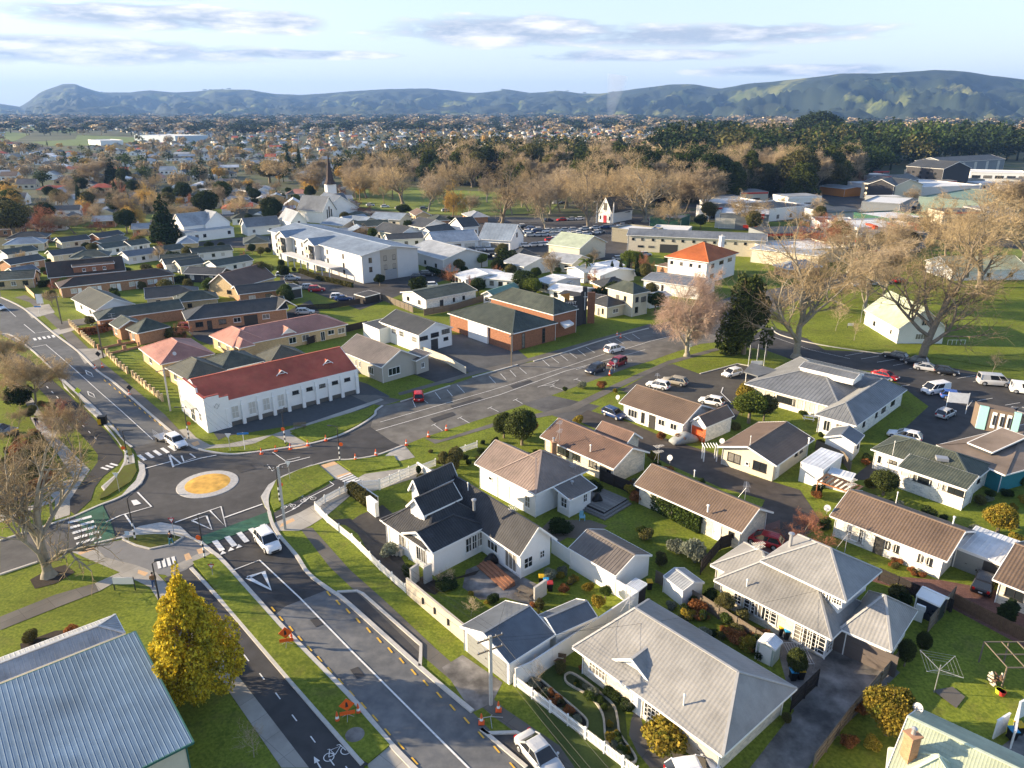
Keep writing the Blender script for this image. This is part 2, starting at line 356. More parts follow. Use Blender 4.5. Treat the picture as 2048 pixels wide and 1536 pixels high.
def bare_segs(seed,h,spread,trunk=.22,r0=.28,nch=(6,5,5,5),ang=(38,42,45,50),ratio=(.62,.6,.6,.55),up=.12,lead=True,tw=.016,fork=1,droop=0.,fz=3):
 rg=random.Random(seed);big=[];small=[]
 lv=len(nch)
 def walk(p,d,L,r,lev):
  n=4 if lev<=1 else 3 if lev==2 else 2
  pts=[p];dirs=[]
  for i in range(n):
   w=.10+.06*lev
   d=(d+Vector((rg.gauss(0,w),rg.gauss(0,w),rg.gauss(0,w)+up*(1 if lev else.4)-(droop if lev>=2 else 0)))).normalized()
   q=pts[-1]+d*(L/n);pts.append(q);dirs.append(d)
  re_=max(r*.45,tw*.6)
  for i in range(n):
   a=r+(re_-r)*i/n;b=r+(re_-r)*(i+1)/n
   (big if(a>.045 or lev==0)else small).append((pts[i],pts[i+1],a,b))
  if lev>=lv:
   for q in pts[1:]:
    for _ in range(fz):
     e=(d*.5+Vector((rg.gauss(0,.6),rg.gauss(0,.6),rg.gauss(.1-droop*2,.5)))).normalized();small.append((q,q+e*rg.uniform(.45,1.1)*h/14,tw,tw*.6))
   return
  k=nch[lev]
  for j in range(k):
   f=rg.uniform(trunk if lev==0 else.25,1.0)if j else 1.0
   x=f*n;i=min(int(x),n-1);q=pts[i].lerp(pts[i+1],x-i);dd=dirs[i]
   perp=dd.orthogonal().normalized();perp=(perp.cross(dd)*math.sin(t:=rg.uniform(0,6.28))+perp*math.cos(t))
   if lev==0:
    t=6.283*(j+rg.uniform(-.3,.3))/k;perp=Vector((math.cos(t),math.sin(t),0))
   an=R(rg.gauss(ang[lev],8))if(j or not lead)else R(8)
   nd_=(dd*math.cos(an)+perp*math.sin(an)).normalized()
   LL=(spread*rg.uniform(.8,1.15)if lev==0 else L*ratio[lev]*rg.uniform(.7,1.2))
   if lev==0 and j:LL*=1.12-.35*f
   walk(q,nd_,LL,max(r*(.62 if lev==0 else.55)*(1-.3*f),tw),lev+1)
 for _ in range(fork):
  d0=Vector((rg.gauss(0,.05),rg.gauss(0,.05),1))if fork==1 else Vector((math.cos(_*2.4+seed)*.3,math.sin(_*2.4+seed)*.3,1)).normalized()
  walk(Vector((0,0,-.1)),d0,h*.55,r0,0)
 return big,small
TM={}
FOOT=[]
def dims(me):
 n=len(me.vertices);a=np.empty(n*3,'f');me.vertices.foreach_get('co',a);a=a.reshape(-1,3)
 return float(np.percentile(a[:,2],99)),float(max(np.percentile(np.abs(a[:,0]),93),np.percentile(np.abs(a[:,1]),93)))*2
def t_bare(key,mats,**k):
 if key in('plane1','plane2'):k['fz']=1
 big,small=bare_segs(**k)
 rr=big[0][2];flare=[(Vector((0,0,-.2)),Vector((0,0,rr*1.6)),rr*1.9,rr*1.0)]
 TM[key]=dict(trunk=seg_mesh('trunk',big+flare,mats[0],7),crown=seg_mesh('crown',small,mats[1],3));TM[key]['dim']=dims(TM[key]['crown'])
def leaf_cloud(rg,lobes,n,size,flat=.35,shell=.7,droop=0.,asp=1.0):
 w=np.array([l[3]*l[4]*l[5]for l in lobes])**(2/3);w/=w.sum()
 ix=rg.choice(len(lobes),n,p=w);Lb=np.array(lobes)[ix]
 d=rg.normal(size=(n,3));d/=np.linalg.norm(d,axis=1,keepdims=True)
 r=(shell+(1-shell)*rg.random((n,1))**.6)*(1+rg.normal(size=(n,1))*.06)
 c=Lb[:,:3]+d*r*Lb[:,3:6]
 nn=d*flat+rg.normal(size=(n,3))*.5;nn[:,2]+=.25;nn/=np.linalg.norm(nn,axis=1,keepdims=True)
 a=np.cross(nn,rg.normal(size=(n,3)));a/=np.linalg.norm(a,axis=1,keepdims=True);b=np.cross(nn,a)
 if droop:b=b*(1-droop)+np.array([[0,0,-1.]])*droop
 s=size*(.6+.8*rg.random((n,1)))
 a=a*s*.5;b=b*s*.5*asp
 V=np.stack([c-a-b*.6,c+a*.7-b,c+a*.8+b,c-a*.5+b*.9],1).reshape(-1,3);F=np.arange(4*n).reshape(-1,4)
 return V,F
def t_leaf(key,mats,seed,h,w,lobes=9,n=5000,size=.28,trunk=.25,shape='round',shell=.6,droop=0,asp=1.,rt=.22,lr=.42):
 rg=np.random.default_rng(seed);L=[]
 cz=h*(1+trunk)/2;rz=h*(1-trunk)/2
 if shape=='cone':
  K=lobes
  for i in range(K):
   f=(i+.5)/K;z=h*(trunk+(1-trunk)*f);rr=w/2*(1-f)**.8+.15
   m=max(1,int(5*(1-f)+1))
   for j in range(m):
    t=2*math.pi*(j/m)+i*1.3;q=rr*.5 if m>1 else 0
    L.append((q*math.cos(t),q*math.sin(t),z+rg.normal()*.1,rr*.62,rr*.62,h*(1-trunk)/K*1.0))
 elif shape=='totara':
  for i in range(lobes):
   f=rg.random();q=w/2*(.78-.45*f**1.5)*rg.random()**.5;t=rg.random()*6.283;z=h*(trunk+.08+(.86-trunk)*f);r_=w*.17*(1-.35*f)*(.8+.5*rg.random());L.append((q*math.cos(t),q*math.sin(t),z,r_,r_,r_*1.5))
  L.append((0,0,h*.5,w*.24,w*.24,h*.33))
 elif shape=='column':
  for i in range(lobes):
   f=(i+.5)/lobes;rr=w/2*math.sin(math.pi*min(f*.9+.12,1))**.5;L.append((rg.normal()*.05*w,rg.normal()*.05*w,h*(trunk+(1-trunk)*f),rr,rr,h/lobes*.9))
 else:
  for i in range(lobes):
   d=rg.normal(size=3);d/=np.linalg.norm(d);d[2]=abs(d[2])*.9-.25 if shape=='dome' else d[2]*.8
   q=(.0 if i==0 else.58);s=lr*(.8+.5*rg.random())if i else.72
   L.append((d[0]*q*w/2,d[1]*q*w/2,cz+d[2]*q*rz,s*w/2,s*w/2,s*rz*1.05))
 V,F=leaf_cloud(rg,L,n,size,shell=shell,droop=droop,asp=asp)
 V[:,2]=np.maximum(V[:,2],.02)
 sg=[(Vector((0,0,-.1)),Vector((0,0,h*max(trunk,.1)+.2)),rt*1.25,rt),(Vector((0,0,h*max(trunk,.1))),Vector((0.02,0,h*.8)),rt,rt*.25)]
 for l in L[:14]:
  z=h*max(trunk,.12)*.9;sg.append((Vector((0,0,z+.25*(l[2]-z))),Vector(l[:3]),rt*.45,rt*.12))
 TM[key]=dict(trunk=seg_mesh('trunk',sg,mats[0],7),crown=np_mesh('crown',V,F,mats[1]));TM[key]['dim']=(h,w)
t_bare('plane1',(bark,twig_tan),seed=3,h=17,spread=6.2,r0=.42,nch=(8,6,6,5),ang=(48,40,42,45),up=.10)
t_bare('plane2',(barkg,twig_tan),seed=11,h=17,spread=6.6,r0=.45,nch=(8,6,6,5),ang=(52,45,42,45),up=.12)
t_bare('left',(barkg,twig_tan),seed=44,h=13,spread=5.6,r0=.42,nch=(9,7,6,5),ang=(42,40,42,45),trunk=.12,up=.1,fz=0)
t_bare('bare1',(barkg,twig_grey),seed=5,h=11,spread=4.2,r0=.24,nch=(7,6,5,4),up=.14)
t_bare('bare2',(bark,twig_tan),seed=8,h=11,spread=4.8,r0=.24,nch=(8,6,5,4),ang=(58,42,42,45),trunk=.3,up=.10)
t_bare('vase',(bark,twig_tan),seed=9,h=8,spread=4.4,r0=.2,nch=(9,7,6,5),ang=(48,30,28,30),trunk=.45,up=.06,lead=False)
t_bare('tallbare',(barkg,twig_grey),seed=21,h=14,spread=3.6,r0=.26,nch=(10,6,5,4),ang=(32,34,36,40),trunk=.15,up=.16)
t_bare('weep',(bark,twig_gold),seed=14,h=9,spread=3.4,r0=.25,nch=(8,7,6,4),ang=(50,50,40,35),up=.0,droop=.28)
t_bare('redbare',(bark,twig_red),seed=17,h=8,spread=4.2,r0=.2,nch=(8,6,5,4),ang=(58,42,42,45),trunk=.3,up=.08)
t_bare('sapling',(barkg,twig_grey),seed=4,h=5,spread=1.7,r0=.06,nch=(9,5,4),ang=(45,40,40),up=.15,tw=.009,fz=1)
t_bare('bigbare',(barkg,twig_pink),seed=31,h=19,spread=7.0,r0=.55,nch=(10,7,7,6),ang=(58,46,42,45),trunk=.22,up=.09,droop=.05)
t_leaf('round',(bark,lf_green),1,7,6,n=11000,size=.22,lobes=16)
t_leaf('roundD',(bark,lf_dark),2,9,8,lobes=20,n=13000,size=.27)
t_leaf('olive',(bark,lf_olive),3,7,6.5,n=11000,size=.22,lobes=18)
t_leaf('lime',(bark,lf_lime),4,5,5,n=9000,size=.17,lobes=14)
t_leaf('full',(bark,mat('leaf_deep_olive',(.06,.075,.02),var=.3,scale=.8,rnd=.5,spec=.15,trans=.2)),61,7,6,n=15000,size=.2,lobes=26,trunk=.03,shape='dome',lr=.3)
t_leaf('goldfull',(bark,lf_gold),62,5,5,n=14000,size=.15,lobes=22,trunk=.03,shape='dome',lr=.32)
t_leaf('gold',(bark,lf_gold),5,5,5,n=13000,size=.15,lobes=16)
t_leaf('russet',(bark,lf_russet),6,4,4.5,n=3500,size=.25)
t_leaf('conifer',(bark,lf_conif),7,15,6,lobes=9,n=8000,size=.42,shape='cone',trunk=.06,rt=.3,droop=.3)
t_leaf('conifer2',(bark,mat('leaf_totara',(.065,.082,.02),var=.3,scale=.6,rnd=.5,spec=.12,trans=.15)),17,15,10,lobes=34,n=15000,size=.34,shape='totara',trunk=.08,rt=.4,shell=.55)
t_leaf('column',(bark,lf_dark),8,8,1.6,lobes=6,n=2200,size=.22,shape='column',trunk=.03,rt=.1)
t_leaf('bush',(bark,lf_green),9,1.6,2.2,n=3000,size=0.106,trunk=.0,rt=.04,lobes=6)
t_leaf('bushD',(bark,lf_dark),19,1.6,2.2,n=3000,size=0.106,trunk=.0,rt=.04,lobes=6)
t_leaf('bushO',(bark,lf_olive),29,1.6,2.2,n=3000,size=0.099,trunk=.0,rt=.04,lobes=6)
t_leaf('bushR',(bark,lf_russet),39,1.4,2.2,n=2400,size=0.099,trunk=.0,rt=.04,lobes=6)
t_leaf('bushS',(bark,lf_silver),49,1.0,1.8,n=2400,size=0.086,trunk=.0,rt=.03,lobes=6)
t_leaf('bushY',(bark,lf_gold),59,1.2,2.0,n=3200,size=0.092,trunk=.0,rt=.03,lobes=6)
t_leaf('topiary',(bark,lf_olive),12,2.6,2.6,lobes=1,n=6500,size=.09,trunk=.1,shell=.93,rt=.12)
t_leaf('ball',(bark,lf_dark),13,1.2,.95,lobes=1,n=1800,size=.07,trunk=.28,shell=.9,rt=.03)
def put(key,loc,h,w=None,label=None,cat='tree',name=None,group=None,rz=None,parts=True):
 t=TM[key];H0,W0=t['dim'];loc=Vector(loc);sz=h/H0;sw=sz if w is None else w/W0
 nm='bush' if cat=='bush' or key.startswith('bush')else 'conifer_tree' if key.startswith(('conif','column'))else 'bare_tree' if t['crown'].materials[0].name.startswith('twig')else 'leafy_tree'
 root=thing(nm,label,cat,loc,rz if rz is not None else(abs(loc.x*7.3+loc.y*3.1)%6.28),group)
 root.scale=(sw,sw,sz)
 for k in('trunk','crown'):
  o=bpy.data.objects.new(k if k=='trunk' or not key.startswith(('bush','ball'))else 'foliage',t[k]);link(o,root)
 return root
def mpp(p):
 dep=p[1]*cP-(p[2]-CAM_H)*sP
 return dep/FPX
def tree(key,bx,by,topy,wpx=None,label='tree',cat='tree',name=None,group=None,rz=None):
 b=G(bx,by);h=hgt(b,topy);w=wpx*mpp(b+Vector((0,0,h*.6)))*(.84 if TM[key]['crown'].materials[0].name.startswith('twig')else 1)if wpx else None;FOOT.append((b.x,b.y,1.5))
 return put(key,b,h,w,label,cat,name,group,rz)
def scatter_mesh(name,items,label,cat,mats,kind='stuff',group=None):
 """items: (mesh arrays V, F, material index, x, y, z, sx, sz, rot)"""
 Vs,Fs,Ms,n=[],[],[],0
 for V,F,mi,x,y,z,sx_,sz_,rt in items:
  c,s=math.cos(rt),math.sin(rt)
  P=np.empty_like(V);P[:,0]=(V[:,0]*c-V[:,1]*s)*sx_+x;P[:,1]=(V[:,0]*s+V[:,1]*c)*sx_+y;P[:,2]=V[:,2]*sz_+z
  Vs.append(P);Fs.append(F+n);Ms.append(np.full(len(F),mi,'i'));n+=len(V)
 me=np_mesh(name,np.concatenate(Vs),np.concatenate(Fs),mats,np.concatenate(Ms))
 o=bpy.data.objects.new(name,me);COL.objects.link(o)
 return tag(o,label,cat,group,kind)
# ------------------------------------------------------------------ roofs and houses
gcurt=mat('half_drawn_curtain',(.20,.19,.17),rough=.12,var=.5,scale=2.5,spec=.8)
def rmat(key,col,kind='tile',p=.3,rough=.6,var=.14,col2=None,spec=.35,metal=0.,big=.15):
 """roof sheet: pans or ribs run down the slope, courses across it"""
 m=mat(key,col,rough=rough,var=var,scale=.9,col2=col2,spec=spec,metal=metal,big=big)
 t=m.node_tree;N=t.nodes;L=t.links
 g=next(n for n in N if n.type=='NEW_GEOMETRY')
 cr=N.new('ShaderNodeVectorMath');cr.operation='CROSS_PRODUCT';L.new(g.outputs['True Normal'],cr.inputs[0]);cr.inputs[1].default_value=(0,0,1)
 nm=N.new('ShaderNodeVectorMath');nm.operation='NORMALIZE';L.new(cr.outputs[0],nm.inputs[0])
 dt=N.new('ShaderNodeVectorMath');dt.operation='DOT_PRODUCT';L.new(nm.outputs[0],dt.inputs[0]);L.new(g.outputs['Position'],dt.inputs[1])
 z_=N.new('ShaderNodeTexNoise');z_.inputs['Scale'].default_value=.55;z_.inputs['Detail'].default_value=9;z_.inputs['Roughness'].default_value=.72;L.new(g.outputs['Position'],z_.inputs['Vector'])
 z2=N.new('ShaderNodeMapRange');z2.inputs['From Min'].default_value=.42;z2.inputs['From Max'].default_value=.68;z2.inputs['To Min'].default_value=1.03;z2.inputs['To Max'].default_value=.8;L.new(z_.outputs['Fac'],z2.inputs[0])
 z3=N.new('ShaderNodeMixRGB');z3.blend_type='MULTIPLY';z3.inputs[0].default_value=1;bc=N['Principled BSDF'].inputs['Base Color'];L.new(bc.links[0].from_socket,z3.inputs[1]);L.new(z2.outputs[0],z3.inputs[2]);L.new(z3.outputs[0],bc)
 a=N.new('ShaderNodeMath');a.operation='MULTIPLY';a.inputs[1].default_value=2*math.pi/p;L.new(dt.outputs['Value'],a.inputs[0])
 s=N.new('ShaderNodeMath');s.operation='SINE';L.new(a.outputs[0],s.inputs[0]);out=s.outputs[0]
 if kind=='rib':
  q=N.new('ShaderNodeMath');q.operation='POWER';ab=N.new('ShaderNodeMath');ab.operation='ABSOLUTE';L.new(out,ab.inputs[0]);L.new(ab.outputs[0],q.inputs[0]);q.inputs[1].default_value=6;out=q.outputs[0]
 b=N.new('ShaderNodeBump');b.inputs['Strength'].default_value=.16 if 'pale' in key or 'steel' in key else.3;b.inputs['Distance'].default_value=.05 if kind=='tile' else.04;L.new(out,b.inputs['Height'])
 L.new(b.outputs[0],N['Principled BSDF'].inputs['Normal'])
 c_=mat(key+'_ridge',tuple(min(.8,q*1.35+.02)for q in col),rough=rough,var=.15,scale=2);CAPS[key]=c_
 return m
CAPS={}
r_brown=rmat('roof_brown_tile',(.17,.12,.085),p=.32,col2=(.14,.10,.075))
r_brown2=rmat('roof_red_brown_tile',(.185,.115,.085),p=.32,col2=(.13,.085,.065))
r_black=rmat('roof_black_tile',(.030,.030,.032),p=.32,rough=.5,col2=(.04,.04,.042))
r_char=rmat('roof_charcoal_tile',(.05,.055,.055),p=.32,rough=.55,col2=(.06,.06,.06))
r_dgreen=rmat('roof_dark_green_tile',(.055,.068,.055),p=.32,rough=.6,col2=(.075,.085,.065))
r_olive=rmat('roof_olive_tile',(.10,.10,.075),p=.32,rough=.6,col2=(.075,.08,.065))
r_pink=rmat('roof_terracotta_tile',(.46,.235,.175),p=.32,rough=.6,col2=(.38,.18,.14))
r_cream=rmat('roof_pale_grey_tile',(.27,.268,.26),p=.32,rough=.55,col2=(.25,.246,.238))
r_taupe=rmat('roof_taupe_iron',(.155,.135,.12),'rib',p=.5,rough=.45)
r_taupe2=rmat('roof_pinkish_taupe_iron',(.25,.19,.155),'rib',p=.5,rough=.45)
r_slate=rmat('roof_slate_blue_iron',(.115,.13,.15),'rib',p=.4,rough=.4,spec=.4)
r_grey=rmat('roof_grey_iron',(.17,.18,.19),'rib',p=.6,rough=.4,spec=.4)
r_blue=rmat('roof_pale_blue_iron',(.24,.29,.35),'rib',p=.8,rough=.55,spec=.3)
r_steel=rmat('roof_steel_blue_iron',(.12,.19,.28),'rib',p=.36,rough=.65,spec=.15,var=.08)
r_white=rmat('roof_white_iron',(.62,.64,.66),'rib',p=.7,rough=.4,spec=.4)
r_zinc=rmat('roof_zinc_iron',(.32,.34,.36),'rib',p=.6,rough=.45,spec=.5,var=.2)
r_red=rmat('roof_red_iron',(.48,.125,.07),'rib',p=.3,rough=.6,var=.08,col2=(.42,.09,.055),spec=.2)
r_orange=rmat('roof_orange_tile',(.48,.14,.035),p=.3,rough=.7,col2=(.38,.10,.03))
r_mint=rmat('roof_mint_iron',(.40,.45,.33),'rib',p=.4,rough=.5)
r_green=rmat('roof_green_iron',(.15,.27,.21),'rib',p=.8,rough=.5,big=.05)
r_moss=rmat('roof_mossy_brown_tile',(.085,.055,.04),p=.32,col2=(.055,.045,.035))
r_bitum=mat('roof_membrane',(.05,.05,.052),var=.3,scale=.5,big=.2)
def clip(poly,a,b,c):
 out=[]
 for i in range(len(poly)):
  p,q=poly[i],poly[(i+1)%len(poly)];dp=a*p[0]+b*p[1]-c;dq=a*q[0]+b*q[1]-c
  if dp>=0:out.append(p)
  if(dp>0>dq)or(dp<0<dq):
   t=dp/(dp-dq);out.append((p[0]+(q[0]-p[0])*t,p[1]+(q[1]-p[1])*t))
 return out
def roof_face(mb,pts,style,pitchw,lift=.03):
 """one planar roof face; tiles: stepped courses, ribs: raised ribs, both real geometry"""
 pts=[Vector(p)for p in pts];n=None
 for i in range(1,len(pts)-1):
  n=(pts[i]-pts[0]).cross(pts[i+1]-pts[0])
  if n.length>1e-6:break
 if n.length<1e-6:return
 n.normalize()
 if n.z<0:n=-n;pts=pts[::-1]
 e=n.cross(Vector((0,0,1)))
 if e.length<1e-4:e=Vector((1,0,0))
 e.normalize();u=e.cross(n);u=u if u.z>0 or abs(u.z)<1e-6 else-u
 o=pts[0];P2=[((p-o).dot(e),(p-o).dot(u))for p in pts]
 W_=lambda a,b,c=0.:o+e*a+u*b+n*c
 b0=min(p[1]for p in P2);b1=max(p[1]for p in P2)
 if style=='tile':
  k=0;b=b0
  while b<b1-1e-4:
   q=clip(clip(P2,0,1,b),0,-1,-(b+pitchw))
   if len(q)>=3:
    mb.face([W_(x,y,lift*(1-(y-b)/pitchw))for x,y in q])
    lo=[p for p in q if abs(p[1]-b)<1e-4]
    if len(lo)>=2:
     xa,xb=min(p[0]for p in lo),max(p[0]for p in lo);mb.face([W_(xa,b,-.02),W_(xb,b,-.02),W_(xb,b,lift),W_(xa,b,lift)])
   b+=pitchw
 else:
  mb.face([W_(x,y)for x,y in P2])
  if style=='rib':
   a0=min(p[0]for p in P2);a1=max(p[0]for p in P2);a=a0+pitchw*.5
   while a<a1:
    q=clip(clip(P2,1,0,a-.002),-1,0,-(a+.002))
    if len(q)>=3:
     lo,hi=min(p[1]for p in q),max(p[1]for p in q)
     if hi-lo>.15:
      w=min(.035,pitchw*.18);A,B=W_(a-w,lo),W_(a+w,lo);C_,D_=W_(a-w*.4,lo,lift),W_(a+w*.4,lo,lift);t=u*(hi-lo)
      mb.grid([A,C_,D_,B,A+t,C_+t,D_+t,B+t],((0,1,5,4),(1,2,6,5),(2,3,7,6),(0,3,2,1)))
    a+=pitchw
class Wing:
 def P(s,a,b,z):return s.o+s.u*a+s.v*b+Vector((0,0,z))
class House:
 def __init__(s,name,label,cat='house',group=None):s.a=(name,label,cat,group);s.root=None;s.w=[]
 def wing(s,A,B,C,he,rise,wall,roof,axis='s',ends='gg',style='tile',step=.37,ov=.5,z0=0.,hez=None,trim=None,capm=None,wins='',skillion=False,wallon=True,gut=True,below=None,lift=.03):
  """A, B, C: eave corners measured in the picture at height he; rise: ridge above eaves in metres, or the row of the ridge (>50)"""
  PA,PB=(G(*q,he)if len(q)==2 else Vector((q[0],q[1],0))for q in(A,B))
  if isinstance(C,(int,float)):nn=Vector((-(PB-PA).y,(PB-PA).x,0)).normalized();nn=nn if nn.y*C>0 else-nn;PC=PB+nn*abs(C)
  else:PC=G(*C,he)if len(C)==2 else Vector((C[0],C[1],0))
  o=Vector((PA.x,PA.y,0));d=Vector((PB.x-PA.x,PB.y-PA.y,0));L=d.length;u=d/L;v=Vector((-u.y,u.x,0))
  D=Vector((PC.x-PB.x,PC.y-PB.y,0)).dot(v)
  if D<0:v=-v;D=-D
  return s.rect(o,u,v,L,D,he,rise,wall,roof,axis,ends,style,step,ov,z0,trim,capm,wins,skillion,wallon,gut,lift)
 def rect(s,o,u,v,L,D,he,rise,wall,roof,axis='s',ends='gg',style='tile',step=.37,ov=.5,z0=0.,trim=None,capm=None,wins='',skillion=False,wallon=True,gut=True,lift=.03):
  he=he+.017*len(s.w);w=Wing();w.o,w.u,w.v,w.L,w.D,w.he,w.ov,w.z0=o,u,v,L,D,he,ov,z0
  if s.root is None:
   n,l,c,g=s.a;s.root=thing(n,l,c,(w.P(L/2,D/2,0)),0,g)
  root=s.root;FOOT.append(((o+u*L/2+v*D/2).x,(o+u*L/2+v*D/2).y,max(L,D)*.5))
  if axis=='t':
   P=lambda a,b,z:w.P(b,a,z);LL,DD=D,L
  else:P=w.P;LL,DD=L,D
  if skillion:
   if rise>50:rise=1.0
   zz=lambda a,b:he+rise*b/DD
   faces=[[P(0,0,he),P(LL,0,he),P(LL,DD,he+rise),P(0,DD,he+rise)]];m=DD;ridge=[]
   edges=[(P(0,0,he),P(LL,0,he)),(P(LL,0,he),P(LL,DD,he+rise)),(P(LL,DD,he+rise),P(0,DD,he+rise)),(P(0,DD,he+rise),P(0,0,he))]
  else:
   if rise>50:
    rise=hgt(P(LL if ends[1]=='g' else LL-DD/2,DD/2,0),rise)-he
   i0={'h':DD/2,'m':DD*.24}.get(ends[0],0.);i1={'h':DD/2,'m':DD*.24}.get(ends[1],0.)
   if i0+i1>LL*.98:f=LL*.98/(i0+i1);i0*=f;i1*=f
   R0,R1=P(i0,DD/2,he+rise),P(LL-i1,DD/2,he+rise);a,b,c,d=P(0,0,he),P(LL,0,he),P(LL,DD,he),P(0,DD,he)
   faces=[[a,b,R1,R0],[c,d,R0,R1]];ridge=[(R0,R1)]
   if i0:faces.append([d,a,R0]);ridge+=[(a,R0),(d,R0)]
   if i1:faces.append([b,c,R1]);ridge+=[(b,R1),(c,R1)]
   edges=[(a,b),(c,d)];barge=[]
   edges+=[(d,a)]if i0 else[];edges+=[(b,c)]if i1 else[]
   if not i0:barge+=[(a,R0),(d,R0)]
   if not i1:barge+=[(b,R1),(c,R1)]
  mb=MB()
  for f in faces:
   roof_face(mb,f,style,step,lift);mb.face([p-Vector((0,0,.14))for p in f][::-1])
  mb.build('roof',roof,root)
  tr=trim or white;mb=MB();dn=Vector((0,0,.09))
  if gut:
   for a_,b_ in edges:MB().bar(a_-dn*.9,b_-dn*.9,.11,.17).build('gutter',tr,root)
  if not skillion and any(e=='g' for e in ends):
   for a_,b_ in barge:MB().bar(a_-dn*.75,b_-dn*.75,.06,.22).build('barge_board',tr,root)
  if ridge:
   for a_,b_ in ridge:
    if(a_-b_).length>.3:MB().bar(a_+Vector((0,0,.03)),b_+Vector((0,0,.03)),.22,.07).build('ridge_cap',capm or CAPS.get(roof.name,roof),root)
  if wallon:
   mb=MB();k=rise/(DD/2)if not skillion else 0;e=.1
   def top(a_,b_):
    if skillion:return zz(a_,b_)-e
    hh=he+k*min(b_,DD-b_)
    if ends[0]=='m':hh=min(hh,he+2*k*a_)
    if ends[1]=='m':hh=min(hh,he+2*k*(LL-a_))
    if ends[0]=='h':hh=min(hh,he+k*a_)
    if ends[1]=='h':hh=min(hh,he+k*(LL-a_))
    return hh-e
   ovD=min(ov,DD*.2);ovL=min(ov,LL*.2)
   cs=[(ovL,ovD),(LL-ovL,ovD),(LL-ovL,DD-ovD),(ovL,DD-ovD)]
   for i in range(4):
    p,q=cs[i],cs[(i+1)%4];pt=[P(*p,z0),P(*q,z0),P(*q,top(*q))]
    if not skillion and i in(1,3)and ends[1 if i==1 else 0]=='g':m_=(p[0],DD/2);pt.append(P(*m_,top(*m_)))
    pt.append(P(*p,top(*p)));mb.face(pt)
   mb.build('wall',wall,root)
   if z0<1:
    for q in(cs[0],cs[1],cs[2])[:3 if LL>8 else 1]:MB().bar(P(*q,z0)+(P(*q,0)-P(LL/2,DD/2,0)).normalized()*.07,P(*q,he-.1)+(P(*q,0)-P(LL/2,DD/2,0)).normalized()*.07,.08).build('downpipe',tr,root)
  w.ovs=(min(ov,L*.2),min(ov,D*.2));s.w.append(w)
  s.windows(w,wins)
  return w
 def side(s,w,side):
  a,b=w.ovs;L,D=w.L,w.D
  if side=='f':return w.P(a,b,0),w.u,L-2*a,-w.v
  if side=='b':return w.P(a,D-b,0),w.u,L-2*a,w.v
  if side=='l':return w.P(a,b,0),w.v,D-2*b,-w.u
  return w.P(L-a,b,0),w.v,D-2*b,w.u
 def windows(s,w,spec):
  """spec: 'f .3 1.2 1.0 1.1 2x1; r .5 ...' = side, place along the wall, width, sill height, height, panes; g = garage door, d = door, c = curtained window"""
  for it in[q.split()for q in spec.split(';')if q.strip()]:
   ty='w'
   if it[0]in('g','d','c','k'):ty=it.pop(0)
   sd,fx,ww,z,h=it[0],float(it[1]),float(it[2]),float(it[3])+w.z0,float(it[4]);nx,ny=(int(k)for k in(it[5]if len(it)>5 and it[5][0].isdigit()else '2x1').split('x'))
   o,d,Ln,n=s.side(w,sd);c=o+d*(Ln*fx)
   if ty in('w','c','k'):s.window(c,d,n,ww,z,h,nx,ny,pane=curtain if ty=='c' else gcurt if(len(bpy.data.meshes)*7)%3==0 else glass,fr=dark if ty=='k' else white)
   elif ty=='g':s.garage(c,d,n,ww,h,MT.get(it[5])if len(it)>5 and it[5]in MT else white,z)
   else:s.door(c,d,n,ww,h,MT.get(it[5],white)if len(it)>5 else white,z)
 def window(s,c,d,n,ww,z,h,nx,ny,pane=None,fr=None):
  mb=MB();Z=Vector((0,0,1));t=.07;a=c-d*ww/2+Z*z;n=n.normalized()
  for q in(0,1):mb.obox(a+d*(ww-t)*q-n*.02,d*t,n*.09,Z*h)
  for q in(0,1):mb.obox(a+Z*(h-t)*q-n*.02+d*t,d*(ww-2*t),n*.09,Z*t)
  for i in range(1,nx):mb.obox(a+d*(ww*i/nx-.025)+Z*t-n*.01,d*.05,n*.07,Z*(h-2*t))
  for j in range(1,ny):mb.obox(a+d*t+Z*(h*j/ny-.02)-n*.01,d*(ww-2*t),n*.06,Z*.04)
  mb.obox(a-d*.06-Z*.06-n*.01,d*(ww+.12),n*.14,Z*.06)
  f=mb.build('window',fr or white,s.root)
  MB().obox(a+d*t*.8+Z*t*.8-n*.02,d*(ww-1.6*t),n*.035,Z*(h-1.6*t)).build('pane',pane or glass,f)
  return f
 def garage(s,c,d,n,ww,h,m,z=0):
  mb=MB();Z=Vector((0,0,1));a=c-d*ww/2+Z*z
  k=4
  for i in range(k):mb.obox(a+Z*(h*i/k+.012)-n*.01,d*ww,n*.05,Z*(h/k-.024))
  mb.obox(a-n*.01,d*ww,n*.03,Z*h)
  g=mb.build('garage_door',m,s.root)
  MB().obox(c-d*.1+Z*(z+h*.45)+n*.05,d*.2,n*.04,Z*.04).build('handle',dark,g)
 def door(s,c,d,n,ww,h,m,z=0):
  mb=MB();Z=Vector((0,0,1));a=c-d*ww/2+Z*z
  mb.obox(a-n*.01,d*ww,n*.05,Z*h);mb.obox(a-d*.06-n*.01,d*.06,n*.09,Z*(h+.06));mb.obox(a+d*ww-n*.01,d*.06,n*.09,Z*(h+.06));mb.obox(a+Z*h-n*.01,d*ww,n*.09,Z*.06)
  g=mb.build('door',m,s.root)
  MB().obox(a+d*.08+Z*(h*.48)+n*.04,d*.05,n*.06,Z*.12).build('handle',steel,g)
 def part(s,name,m,fn,smooth=False):
  mb=MB();fn(mb);return mb.build(name,m,s.root,smooth)
def ra(A,B,he,py):
 m=(G(*A,he)+G(*B,he))/2;return max(.4,hgt(m,py)-he)
